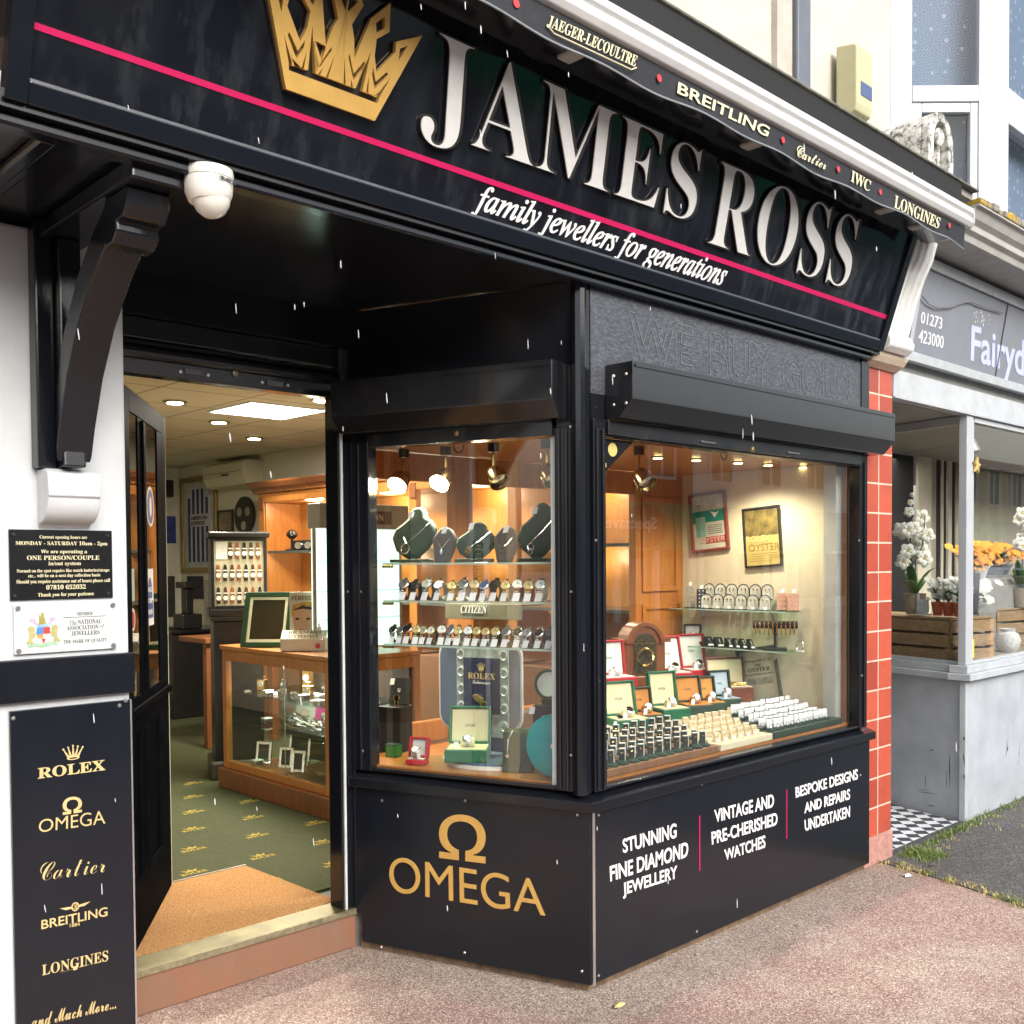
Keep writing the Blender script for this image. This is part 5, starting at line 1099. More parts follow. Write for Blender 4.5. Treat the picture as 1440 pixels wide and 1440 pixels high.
for z in (.56, .765): MB().wbox(GC + .03, GC + .54, YN + .09, YF - .055, z, z + .008).build('shelf', GLASSG, co)
lamp('counter_lamp', 'AREA', (GC + .28, 2.9, 1.035), 9, (1, .92, .78), .3)
CRYS = glass_mat('cut_crystal', (.86, .88, .86), 1.0, 2.2)
def cb(x, y, z): return V((GC + x, y, z))
def lathe_thing(nm, label, cat, base, prof, mat, grp=None, seg=16, pn='body'):
    t = thing(nm, label, cat, base, grp); MB().lathe(base, UP, prof, seg).build(pn, mat, t, smooth=True); return t
lathe_thing('crystal_bowl', 'large cut crystal bowl on the counter floor', 'bowl', cb(.16, 2.60, .337), [(.05, 0), (.055, .01), (.10, .05), (.125, .11), (.118, .11), (.09, .055), (.03, .02)], CRYS)
lathe_thing('crystal_bowl', 'small low crystal dish at the right of the counter floor', 'bowl', cb(.14, 2.40, .337), [(.04, 0), (.06, .02), (.075, .05), (.07, .05), (.05, .02)], CRYS)
lathe_thing('crystal_vase', 'cut crystal vase behind the large crystal bowl', 'vase', cb(.34, 2.72, .337), [(.04, 0), (.06, .04), (.065, .16), (.06, .16), (.05, .04)], CRYS)
lathe_thing('wine_goblet', 'pale brass goblet standing behind the small dish', 'goblet', cb(.30, 2.44, .337), [(.035, 0), (.035, .006), (.006, .012), (.006, .08), (.03, .11), (.035, .17), (.031, .17), (.02, .11)], M('pale_brass', (.55, .48, .28), .25, 1))
for i, (x, y, w_, h_, z) in enumerate(((.10, 3.20, .11, .135, .337), (.22, 2.98, .15, .20, .337), (.12, 2.97, .095, .125, .337), (.10, 2.80, .09, .13, .337))):
    t = thing('photo_frame', ('silver photo frame standing at the left of the counter floor', 'largest silver photo frame at the back of the counter floor', 'silver photo frame third from the left on the counter floor', 'silver photo frame next to the crystal bowl')[i], 'frame', cb(x, y, z), 'silver photo frames in the counter')
    f_ = facing(GC + x, y, z + .002, radians(-62)); f_ = Fr(f_.o, f_.a, (f_.b - f_.n * .18)); MB().frame(f_, -w_ / 2, w_ / 2, 0, h_, .018, -.008, .004).build('rim', CHROME, t, .002); MB().box(f_, -w_ / 2 + .018, w_ / 2 - .018, .018, h_ - .018, -.008, -.002).build('picture', M('dark_print_paper', (.02, .02, .02), .4), t)
    MB().box(f_, -.012, .012, 0, h_ * .7, -.016, -.0085).build('strut', DARK, t)
PINKC = M('magenta_card', (.42, .02, .18), .6); GREYC = M('grey_card', (.16, .15, .14), .7, var=.15)
for i, (y, c, lab) in enumerate(((3.30, GREYC, 'grey boxed card at the left of the middle counter shelf'), (3.12, M('silver_card', (.28, .27, .25), .5), 'silver grey boxed card on the middle counter shelf'), (2.90, PINKC, 'magenta boxed card left of the counter glass joint'), (2.66, PINKC, 'magenta boxed card right of the counter glass joint'))):
    t = thing('boxed_card', lab, 'box', cb(.36, y, .569), 'boxed cards on the counter shelf'); f_ = facing(GC + .36, y, .569, radians(-75)); f_ = Fr(f_.o, f_.a, f_.b - f_.n * .12); m = MB(); m.box(f_, -.085, .085, 0, .165, -.03, 0); m.build('card', c, t, .003); MB().box(f_, -.03, .03, .05, .09, .0005, .004).build('pendant', CHROME, t); MB().box(f_, -.05, .05, .0, .02, .0005, .012).build('ledge', c, t)
MB().wbox(GC + .009, GC + .0118, 2.785, 2.790, .336, .974).build('glass_joint', ALU, co)
t = thing('cutlery_tray', 'dark tray heaped with silver cutlery on the middle counter shelf', 'tray', cb(.2, 2.62, .568)); MB().wbox(GC + .06, GC + .36, 2.36, 2.90, .569, .60).build('tray', DARK, t, .006)
random.seed(5)
for i in range(26):
    p0 = cb(random.uniform(.08, .24), random.uniform(2.42, 2.86), .608 + .012 * (i % 3)); a = random.uniform(-.5, .5); L_ = .16
    dv = V((sin(a) * .5, cos(a), random.uniform(.0, .28))).normalized(); m = MB(); m.tube([p0, p0 + dv * L_ * .6, p0 + dv * L_ * .75, p0 + dv * L_], [.004, .004, .011, .009], 6); m.build('spoon', CHROME, t, smooth=True)
for i in range(16):
    y = 2.36 + (i * .073) % 1.08; x = .06 + (i * .131) % .34; k = i % 4; b_ = cb(x, y, .774)
    if k == 0: lathe_thing('silver_cup', f'{("small","squat","tall","plain")[i//4]} silver cup on the upper counter shelf, {("left","centre","right","far right")[i//4]} group', 'cup', b_, [(.02, 0), (.028, .03), (.03, .055), (.027, .055), (.022, .01)], CHROME, 'silver cups on the counter shelf')
    elif k == 1: lathe_thing('silver_napkin_ring', 'silver napkin ring among the silverware on the upper counter shelf', 'ring', b_, [(.022, 0), (.025, .01), (.022, .022), (.019, .022), (.019, 0)], CHROME, 'silver napkin rings on the counter shelf')
    elif k == 2:
        t = thing('carriage_clock', f'{("gilt","pale gilt","large gilt","squat gilt")[i//4]} carriage clock on the upper counter shelf', 'clock', b_, 'carriage clocks on the counter shelf'); f_ = facing(b_.x, b_.y, b_.z, radians(-70)); h_ = (.10, .08, .15, .07)[i // 4]
        MB().box(f_, -.03, .03, 0, h_, -.04, 0).build('case', GOLDS, t, .003); MB().disc(f_, 0, h_ * .6, .02, .0005, .003, 16).build('dial', CARD, t); MB().tube([f_.p(-.02, h_, -.02), f_.p(-.015, h_ + .02, -.02), f_.p(.015, h_ + .02, -.02), f_.p(.02, h_, -.02)], .002, 5).build('handle', GOLDS, t)
    else:
        t = thing('christening_spoon_box', f'open white box of silver spoons on the upper counter shelf, {("left","centre","right","far right")[i//4]} one', 'box', b_, 'white spoon boxes'); m = MB(); m.wbox(b_.x - .03, b_.x + .03, b_.y - .06, b_.y + .06, b_.z, b_.z + .015); m.build('box', CARD, t, .002); MB().tube([b_ + V((0, -.05, .02)), b_ + V((0, .05, .02))], .005, 6).build('spoon', CHROME, t)
t = thing('mantel_clock', 'small black cased clock at the right of the upper counter shelf', 'clock', cb(.25, 2.52, .774)); f_ = facing(GC + .25, 2.52, .774, radians(-70)); MB().box(f_, -.09, .09, 0, .07, -.07, 0).build('base', VELV, t, .004); MB().disc(f_, .0, .10, .035, -.03, -.01, 18).build('case', GOLDS, t); MB().disc(f_, .0, .10, .028, -.0095, -.007, 18).build('dial', CARD, t)
for i in range(11):
    lathe_thing('crystal_glass', 'small cut crystal glass in the crowd on the counter shelves', 'glass', cb(.05 + (i * .097) % .30, 2.42 + (i * .149) % 1.0, .774 if i % 2 else .569), [(.018, 0), (.020, .004), (.005, .010), (.006, .03), (.024, .05), (.026, .085), (.023, .085), (.014, .05)], CRYS, 'crystal glasses on the counter shelves', 12)
for i in range(9):
    b_ = cb(.04 + (i * .113) % .30, 2.46 + (i * .211) % .98, (.774, .569, .337)[i % 3]); t = thing('trinket_box', 'little silver trinket box in the crowd of silver on the counter shelves', 'box', b_, 'silver trinket boxes on the counter shelves'); MB().wbox(b_.x - .028, b_.x + .028, b_.y - .022, b_.y + .022, b_.z, b_.z + .028).build('box', CHROME, t, .003); MB().wbox(b_.x - .030, b_.x + .030, b_.y - .024, b_.y + .024, b_.z + .0285, b_.z + .038).build('lid', SILVER, t, .004)
# standing on the counter
CT = 1.073
q = gz(372, 911, CT); t = thing('certificate_frame', 'dark green picture frame with cream mount leaning on the counter', 'frame', q)
f_ = facing(q.x, q.y, CT + .004, radians(-48)); f_ = Fr(f_.o, (f_.a), (f_.b * 1 - f_.n * .38))
GRF = M('dark_green_lacquer', (.015, .045, .02), .3)
MB().frame(f_, -.155, .155, .0, .36, .032, -.014, .006).build('frame', GRF, t, .004); MB().frame(f_, -.122, .122, .033, .327, .018, -.014, .0).build('mount', M('cream_mount', (.52, .50, .36), .6), t)
MB().box(f_, -.103, .103, .052, .308, -.014, -.004).build('glass', M('dark_reflective_glass', (.03, .025, .015), .06), t); MB().box(f_, -.03, .03, 0, .28, -.10, -.0145).build('strut', DARK, t)
q = gz(428, 916, CT); t = thing('perfection_stand', 'cream counter stand with a portrait poster headed PERFECTION', 'stand', q)
f_ = facing(q.x, q.y, CT + .003, radians(-40))
PST = M('cream_poster', (.62, .58, .46), .6)
MB().box(f_, -.14, .13, 0, .07, -.10, .0).build('base', PST, t, .003); fs2 = Fr(f_.p(0, .0705, .0), f_.a, (UP[0], 0, 1) if False else (V(UP) * .55 - f_.n * .8))
MB().box(fs2, -.138, .128, .002, .085, -.01, .0).build('slope', PST, t, .002)
INK = M('brown_ink', (.12, .09, .05), .7)
m = MB(); m.text(fs2, 'BE SMART', -.10, .10, .05, .075, .0005, .001, sty='serif', res=2); m.text(fs2, 'BUY PERFECT', -.10, .08, .012, .037, .0005, .001, sty='serif', res=2); m.build('lettering', INK, t)
fp2 = f_.off(-.115); MB().box(fp2, -.10, .12, .0, .345, -.008, 0).build('poster', PST, t, .002)
MB().text(fp2, 'PERFECTION', -.09, .115, .295, .322, .0005, .001, sty='serif', res=3).build('lettering', INK, t)
SK = M('portrait_skin', (.52, .32, .20), .6); HR = M('portrait_hair', (.45, .26, .06), .6, var=.5, scale=40); DKI = M('portrait_dark', (.03, .02, .02), .6)
MB().poly(fp2, [(-.03, .07), (.02, .075), (.08, .06), (.118, .08), (.118, .26), (.06, .285), (-.02, .285), (-.08, .265), (-.09, .20), (.0, .2), (.02, .12)], .0005, .0012).build('portrait_hair', HR, t)
MB().poly(fp2, [(-.075, .13), (-.055, .085), (-.02, .075), (.03, .10), (.05, .16), (.045, .23), (.0, .255), (-.06, .25), (-.082, .20)], .0013, .002).build('portrait_face', SK, t)
for xx in (-.055, .01): MB().poly(fp2, [(xx - .016, .182), (xx + .0, .192), (xx + .018, .184), (xx, .175)], .0021, .0026).build('portrait_eye', DKI, t)
MB().poly(fp2, [(-.055, .112), (-.035, .122), (-.012, .114), (-.034, .104)], .0021, .0026).build('portrait_mouth', M('portrait_lips', (.40, .10, .08), .6), t)
MB().poly(fp2, [(-.082, .235), (-.03, .262), (.05, .25), (.055, .235), (-.02, .244)], .0021, .0027).build('portrait_headband', DKI, t)
q = gz(449, 921, CT); t = thing('sanitiser_bottle', 'clear pump bottle with a small red label on the counter', 'bottle', q)
MB().lathe(q + V((0, 0, .001)), UP, [(.033, 0), (.036, .01), (.036, .085), (.028, .11), (.013, .125), (.013, .14)], 18).build('bottle', glass_mat('clear_plastic', (.9, .92, .92), 1, 1.7), t, smooth=True)
MB().lathe(q + V((0, 0, .141)), UP, [(.014, 0), (.014, .018), (.005, .02), (.005, .04)], 12).build('pump', WHITEP, t); f_ = facing(q.x, q.y, q.z, radians(-45)); MB().disc(f_, 0, .055, .016, .0365, .038, 14).build('label', M('red_label', (.5, .04, .05), .5), t)
# tall lit tower cabinet on the counter
tw = thing('lit_display_tower', 'tall pale green lit glass display tower standing on the counter', 'cabinet', (.85, 2.55, 1.073))
TX0, TX1, TY = .60, 1.22, 2.66
ft = face_y(TY)
LITG = M('lit_green_panel', (.6, .8, .7), .5, var=.25, scale=14, emit=(.62, .95, .80), es=.85)
MB().box(ft, TX0, TX1, 1.075, 1.80, -.10, -.05).build('light_box', LITG, tw)
GTP = M('grey_tower_post', (.42, .42, .40), .4)
for xa_ in (TX0 - .02, TX1 + .0005): MB().box(ft, xa_, xa_ + .0195, 1.074, 1.80, -.062, -.045).build('side_post', GTP, tw, .004)
MB().box(ft, TX0 - .02, TX1 + .02, 1.801, 1.95, -.11, .03).build('header', M('grey_header', (.36, .36, .33), .5), tw, .006)
MB().box(ft, TX0 + .04, TX0 + .50, 1.83, 1.91, .0305, .034).build('header_sign', M('brown_header_sign', (.10, .03, .015), .4), tw)
MB().text(ft, 'PERFECTION', TX0 + .06, TX0 + .44, 1.85, 1.89, .0345, .002, sty='serif', res=3).build('header_lettering', CREAMV, tw)
for z in (1.25, 1.42, 1.60): MB().box(ft, TX0, TX1, z, z + .006, -.049, .015).build('shelf', GLASSG, tw)
# ================================================================ the window displays
LX = lambda d: SPLAY.off(d)
sang = math.atan2(SPLAY.a.y, SPLAY.a.x)
DZ = DECKZ + .001
# glass shelves of the splayed window
zs = [SPLAY.at(660, 791, -.06)[1], SPLAY.at(660, 845.5, -.06)[1], SPLAY.at(660, 909, -.06)[1]]
SHG = M('green_glass_edge', (.42, .58, .50), .2)
for z, nm in zip(zs, ('upper glass shelf carrying the necklace busts', 'middle glass shelf carrying the upper row of watches', 'lower glass shelf carrying the lower row of watches')):
    t = thing('glass_shelf', nm, 'shelf', SPLAY.p(-.5, z, -.1), 'glass shelves in the splayed window')
    MB().box(SPLAY, -.93, -.14, z - .008, z, -.27, -.052).build('glass', GLASSG, t); MB().box(SPLAY, -.93, -.14, z - .0078, z - .0002, -.0515, -.050).build('edge', SHG, t)
    for x in (-.91, -.93): pass
    MB().lathe(SPLAY.p(-.945, z - .014, -.07), SPLAY.a, [(.006, 0), (.006, .05)], 10).build('bracket', BRASS, t)
# hanging spots
BELL = M('brass_lamp_shade', (.42, .33, .16), .18, 1)
for i, (u, lit) in enumerate(((568, 1), (627, 1), (694, 0), (769, 0), (899, 2))):
    fr_ = FRONT if lit == 2 else SPLAY
    c = fr_.p(fr_.at(u, 655 if lit != 2 else 668, -.30)[0], 2.084, -.30)
    t = thing('window_spotlight', ('lit brass spotlight nearest the wooden post of the splayed window', 'second lit brass spotlight of the splayed window, glaring brightest', 'unlit brass bell spotlight, third from the wooden post', 'unlit brass spotlight close to the corner post', 'unlit brass spotlight hanging in the front window')[i], 'lamp', c, 'brass spotlights hanging in the window')
    MB().lathe(c, (0, 0, -1), [(.024, 0), (.024, .035)], 14).build('base', DARK, t)
    MB().tube([c + V((0, 0, -.035)), c + V((0, 0, -.115))], .007, 8).build('stem', GOLDS, t)
    ax = (SPLAY.n * .75 + V((0, 0, -.65))) if lit == 1 else (SPLAY.a * .6 + SPLAY.n * .35 + V((0, 0, -.72)))
    ax = ax.normalized(); o_ = c + V((0, 0, -.110))
    MB().lathe(o_, ax, [(.012, -.012), (.03, .0), (.042, .03), (.046, .075), (.043, .075), (.038, .03), (.02, .01)], 20).build('shade', BELL, t, smooth=True)
    if lit == 1:
        MB().lathe(o_ + ax * .055, ax, [(.038, 0), (.03, .008), (.0, .012)], 18).build('bulb', M('glaring_bulb', (1, 1, 1), .5, var=0, emit=(1, .93, .75), es=260), t)
        lamp('spot_lamp', 'SPOT', o_ + ax * .09, 26, (1, .86, .6), .03, spot_size=radians(130), spot_blend=.8)
    else: MB().lathe(o_ + ax * .045, ax, [(.036, 0), (.03, .01), (.0, .014)], 16).build('bulb', M('silvered_bulb', (.8, .75, .65), .15, .8), t)
for i, (u, v) in enumerate(((925, 643), (979, 646), (1038, 650), (1080, 653), (1130, 656))):
    c = gz(u, v, 2.084); t = thing('window_downlight', f'{("first","second","third","fourth","fifth")[i]} warm recessed downlight from the corner in the front window ceiling', 'light', c, 'recessed downlights in the window ceiling')
    MB().lathe(c, (0, 0, -1), [(.032, 0), (.032, .004), (.024, .005)], 18).build('rim', BRASS, t); MB().lathe(c + V((0, 0, -.0055)), (0, 0, -1), [(.023, 0), (.018, .003)], 16).build('bulb', M('warm_bulb', (1, 1, 1), .5, var=0, emit=(1, .72, .30), es=10), t)
for x, y, e in ((1.75, .50, 19), (1.15, .50, 9), (.5, .45, 7), (.02, .7, 7)): lamp('window_lamp', 'SPOT', (x, y, 2.06), e, (1, .86, .62), .03, spot_size=radians(150), spot_blend=.7)
# necklace busts
GVEL = M('green_velvet', (.008, .030, .020), .8, var=.2); GREYV = M('grey_velvet', (.05, .05, .056), .8, var=.15)
def price(fr, x, y, d, parent, w_=.022, h_=.030): MB().poly(fr, [(x - w_ / 2, y), (x + w_ / 2, y + .002), (x + w_ / 2 + .004, y + h_), (x - w_ / 2 + .004, y + h_ - .001)], d, d + .001).build('price_tag', TAGM, parent)
def bust(label, u0, u1, v0, v1, mat, big, pend):
    d0 = -.15; x0, y0 = SPLAY.at(u0, v1, d0); x1, y1 = SPLAY.at(u1, v0, d0); y0 = zs[0] + .001
    cx_ = (x0 + x1) / 2; W = x1 - x0; Hh = y1 - y0
    t = thing('necklace_bust', label, 'display bust', SPLAY.p(cx_, y0, d0), 'necklace busts on the upper glass shelf')
    tf = Fr(SPLAY.p(cx_, y0, d0 + .03), SPLAY.a, V(UP) - SPLAY.n * .30)
    if big:
        pts = [(-.13, .10), (-.36, .22), (-.50, .44), (-.46, .60), (-.30, .70), (-.19, .78), (-.17, .90), (-.08, .99), (.08, 1.0), (.20, .93), (.23, .82), (.36, .76), (.49, .62), (.49, .48), (.38, .28), (.16, .10)]
        MB().box(SPLAY, cx_ - W * .38, cx_ + W * .34, y0, y0 + .014, d0 - .06, d0 + .05).build('base', mat, t, .003)
        MB().tube([SPLAY.p(cx_, y0 + .012, d0), SPLAY.p(cx_, y0 + Hh * .2, d0)], .022, 10).build('neck_post', mat, t)
    else:
        pts = [(-.24, .0), (-.50, .66), (-.46, .74), (-.22, .98), (-.18, 1.0), (.18, 1.0), (.22, .98), (.46, .74), (.50, .66), (.24, .0)]
    m = MB(); m.poly(tf, [(x * W, y * Hh * 1.03) for x, y in pts], -.035, .0)
    o = m.build('bust', mat, t, .016 if big else .006, True, 3)
    CH = M('silver_chain', (.75, .75, .75), .2, 1, var=0)
    xa, ya, xb, yb, xm, ym = (-.30, .66, .40, .74, -.10, .34) if big else (-.30, .70, .30, .70, 0, .42)
    MB().tube([tf.p(xa * W, ya * Hh, .004), tf.p((xa + xm) / 2 * W, ((ya + ym) / 2 - .02) * Hh, .004), tf.p(xm * W, ym * Hh, .004), tf.p((xb + xm) / 2 * W, ((yb + ym) / 2 - .02) * Hh, .004), tf.p(xb * W, yb * Hh, .004)], .0011, 5).build('chain', CH, t)
    if pend == 'ring': MB().tube([tf.p(xm * W + .020 * cos(a), ym * Hh - .022 + .022 * sin(a), .005) for a in [2 * pi * k / 20 for k in range(20)]], .0028, 6, True).build('pendant', CHROME, t)
    elif pend == 'drop':
        m = MB(); m.tube([tf.p(xm * W + .014 * sin(a) * (1 if cos(a) < 0 else .75), ym * Hh - .030 - .024 * -cos(a) * -1, .005) for a in [2 * pi * k / 18 for k in range(18)]], .003, 6, True); m.build('pendant', CHROME, t); MB().disc(tf, xm * W, ym * Hh - .033, .006, .003, .007, 10).build('stone', M('clear_stone', (.8, .82, .85), .1, .6), t)
    elif pend == 'small': MB().lathe(tf.p(xm * W, ym * Hh, .004), tf.b * -1, [(.001, 0), (.006, .016), (.004, .026), (0, .028)], 10).build('pendant', M('pale_blue_stone', (.45, .6, .75), .1, .3), t)
    else:
        m = MB()
        for a in range(4): m.disc(tf, xm * W + .009 * cos(a * pi / 2 + .4), ym * Hh - .010 + .010 * sin(a * pi / 2 + .4), .007, .002, .006, 8)
        m.build('pendant', GOLDS if big else CHROME, t)
    price(tf, -.02 if big else 0, (.80 if big else .84) * Hh, .006, t)
bust('large dark green bust with a silver ring pendant, next to the wooden post', 550, 609, 709, 789, GVEL, 1, 'ring')
bust('small grey bust with a pale blue drop, between two green busts', 608, 640, 741, 790, GREYV, 0, 'small')
bust('shorter dark green bust with a gold flower pendant, in the middle', 641, 694, 731, 789, GVEL, 1, 'flower')
bust('small grey bust with a silver clover pendant, right of the middle bust', 694, 728, 740, 790, GREYV, 0, 'clover')
bust('large dark green bust with a pear drop pendant, by the corner post', 727, 783, 702, 789, GVEL, 1, 'drop')
# watches
def watch_proto():
    t = thing('wrist_watch', 'x', 'watch', (0, 0, 0), 'watches on the glass shelves'); f0 = Fr((0, 0, 0), (1, 0, 0), UP)
    R = .026; vs = []; n = 16                                     # strap closed round a cuff, axis along the shelf
    prof = [(R * cos(a) * .92, .029 + R * 1.12 * sin(a)) for a in [2 * pi * k / n for k in range(n)]]
    m = MB(); fr = Fr((0, 0, 0), (0, 1, 0), UP, (1, 0, 0))
    m.ring(fr, prof, [(x * .86, .029 + (y - .029) * .86) for x, y in prof], -.009, .009); m.build('strap', STR[0], t, .001, True)
    fd_ = Fr((0, -R * .66, .029 + R * .82), (1, 0, 0), (0, .62, .78)); m = MB()
    m.lathe(fd_.p(0, 0, -.004), fd_.n, [(.0165, 0), (.018, .003), (.018, .007), (.0155, .009), (.0152, .0075)], 22); m.box(fd_, -.007, .007, -.024, .024, -.004, .0015); m.box(fd_, .018, .0215, -.0025, .0025, .0, .005)
    m.build('case', CHROME, t, smooth=True)
    dl = MB(); dl.disc(fd_, 0, 0, .0148, .0030, .0042, 20); d_ = dl.build('dial', CARD, t)
    h_ = MB(); h_.box(fd_, -.0007, .0007, 0, .010, .0043, .0049); h_.box(fd_, 0, .0075, -.0007, .0007, .0050, .0055); h_.build('hands', DARK, d_)
    tf = Fr((-.002, -R - .006, .0005), (1, .1, 0), (0, .28, .96)); MB().poly(tf, [(-.011, 0), (.0105, .001), (.0115, .010), (.0135, .026), (-.0075, .027), (-.009, .012)], 0, .001).build('price_tag', TAGM, t)
    return t
WP = watch_proto()
MT = {'steel': CHROME, 'gold': GOLDS, 'rose gold': M('rose_gold', (.8, .42, .28), .18, 1, var=0), 'black': M('black_steel', (.03, .03, .03), .25, .8)}
DL = {'white': CARD, 'black': M('black_dial', (.01, .01, .012), .2), 'blue': M('blue_dial', (.03, .07, .22), .2), 'champagne': M('champagne_dial', (.60, .46, .22), .3), 'silver': M('silver_dial', (.5, .5, .5), .3, .5), 'grey': M('grey_dial', (.12, .12, .13), .3)}
ST = {'brown leather': STR[0], 'black leather': STR[1], 'tan leather': STR[2], 'steel link': M('steel_links', (.55, .55, .55), .3, 1, bump=.5, bscale=300), 'gold link': M('gold_links', (.75, .5, .2), .3, 1, bump=.5, bscale=300)}
row1 = [(570.6, 'steel', 'grey', 'brown leather'), (585, 'black', 'black', 'black leather'), (603.4, 'steel', 'silver', 'brown leather'), (619.8, 'steel', 'white', 'steel link'), (636.6, 'gold', 'champagne', 'gold link'), (653, 'steel', 'grey', 'steel link'), (669, 'gold', 'champagne', 'tan leather'), (683.7, 'steel', 'blue', 'steel link'), (698.7, 'black', 'black', 'black leather'), (713, 'gold', 'champagne', 'steel link'), (728.5, 'rose gold', 'white', 'brown leather'), (744, 'gold', 'champagne', 'tan leather'), (762, 'steel', 'white', 'steel link')]
row2 = [(554.7, 'steel', 'black', 'black leather'), (565, 'steel', 'grey', 'steel link'), (575.9, 'rose gold', 'black', 'brown leather'), (586.6, 'gold', 'champagne', 'black leather'), (597, 'gold', 'silver', 'black leather'), (608.5, 'gold', 'white', 'black leather'), (623, 'rose gold', 'white', 'brown leather'), (634.8, 'steel', 'grey', 'black leather'), (645, 'gold', 'champagne', 'steel link'), (659.7, 'steel', 'white', 'brown leather'), (671.9, 'gold', 'champagne', 'brown leather'), (685, 'rose gold', 'champagne', 'black leather'), (698, 'steel', 'champagne', 'black leather'), (714, 'steel', 'grey', 'black leather'), (729, 'steel', 'black', 'steel link'), (744, 'steel', 'silver', 'black leather'), (760, 'steel', 'black', 'black leather'), (775, 'black', 'grey', 'black leather')]
ORD = 'first second third fourth fifth sixth seventh eighth ninth tenth eleventh twelfth thirteenth fourteenth fifteenth sixteenth seventeenth eighteenth'.split()
fw = True
for row, z, rn in ((row1, zs[1], 'upper'), (row2, zs[2], 'lower')):
    for i, (u, mc, dc, sc_) in enumerate(row):
        x = SPLAY.at(u, 840 if rn == 'upper' else 905, -.09)[0]; p = SPLAY.p(x, z + .0005, -.10); lab = f'{mc} watch, {dc} dial, {sc_}, {ORD[i]} from left, {rn} row'
        if fw: o = WP; o.location = p; o.rotation_euler = (0, 0, sang + random.uniform(-.12, .12)); fw = False; o['label'] = lab
        else: o = dup(WP, p, sang + random.uniform(-.15, .15), lab)
        s_ = 1.24 if rn == 'upper' else 1.13; s_ *= random.uniform(.93, 1.08); o.scale = (s_, s_, s_)
        for c in o.children:
            k = c.name.split('.')[0]; m_ = {'strap': ST[sc_], 'case': MT[mc], 'dial': DL[dc]}.get(k)
            if m_: c.material_slots[0].link = 'OBJECT'; c.material_slots[0].material = m_
# ---- generic open presentation box
def open_box(label, base, ang, W, D, H, HL, outer, inner, tilt=.35, grp=None, watch=True, cat='box', name='presentation_box', pad=None, hinge_crown=True):
    t = thing(name, label, cat, base, grp); f_ = facing(base[0], base[1], base[2] + .0005, ang)
    m = MB(); m.box(f_, -W / 2, W / 2, 0, H, -D, 0); m.build('base', outer, t, .004)
    MB().box(f_, -W / 2 + .008, W / 2 - .008, H + .0002, H + .004, -D + .008, -.008).build('inner_tray', inner, t, .002)
    lf = Fr(f_.p(0, H + .001, -D + .004), f_.a, V(UP) - f_.n * tilt)
    m = MB(); m.frame(lf, -W / 2, W / 2, 0, HL, .010, -.0, .022); m.box(lf, -W / 2, W / 2, 0, HL, -.010, -.0005); lo = m.build('lid', outer, t, .004)
    MB().box(lf, -W / 2 + .0105, W / 2 - .0105, .0105, HL - .0105, .0002, .006).build('lid_lining', pad or inner, lo, .002)
    m = MB(); m.text(lf, 'OYSTER' if hinge_crown else 'OMEGA', -W * .12, W * .12, HL * .45, HL * .52, .0062, .0008, res=2); m.build('lining_lettering', GREYI, lo)
    if watch:
        c = f_.p(.0, H + .018, -D * .45); fr2 = Fr(c, f_.a, (V(UP) * .7 - f_.n * .71))
        MB().lathe(f_.p(-W * .16, H + .02, -D * .45), f_.a, [(.018, 0), (.021, .01), (.021, W * .30), (.018, W * .32)], 14).build('cushion', pad or inner, t, smooth=True)
        k = MB(); R = .024; pr_ = [(R * cos(a), R * sin(a)) for a in [2 * pi * j / 14 for j in range(14)]]; k.ring(Fr(f_.p(0, H + .022, -D * .45), f_.n * -1, UP, f_.a), pr_, [(x * .86, y * .86) for x, y in pr_], -.009, .009); k.build('bracelet', ST['steel link'], t)
        fr3 = Fr(f_.p(0, H + .022, -D * .45) + (V(UP) * .75 + f_.n * .66) * .024, f_.a, (V(UP) * .66 - f_.n * .75)); k = MB(); k.lathe(fr3.p(0, 0, -.003), fr3.n, [(.018, 0), (.019, .006), (.016, .008)], 18); w_ = k.build('watch_case', CHROME, t, smooth=True)
        MB().disc(fr3, 0, 0, .0145, .0052, .0062, 16).build('dial', DL['black'] if hash(len(label)) % 2 else CARD, w_)
        MB().poly(f_.off(-.02), [(-W * .30, H + .004), (-W * .30 + .02, H + .004), (-W * .30 + .022, H + .032), (-W * .30 + .002, H + .032)], 0, .001).build('price_tag', TAGM, t)
    return t
GBX = M('green_box_leather', (.008, .12, .06), .4, var=.12); CRI = M('cream_suede', (.70, .62, .40), .8, var=.05); AMB = M('amber_suede', (.52, .22, .045), .75, var=.1); REDB = M('red_box_leather', (.42, .014, .02), .4, var=.1); DGB = M('dark_green_box_leather', (.02, .045, .028), .45, var=.15); WHS_ = M('white_satin', (.66, .66, .64), .5, var=.05); BRB = M('walnut_box', (.12, .06, .035), .35, var=.25, scale=22); BLUG = M('pale_blue_suede', (.38, .46, .55), .7)
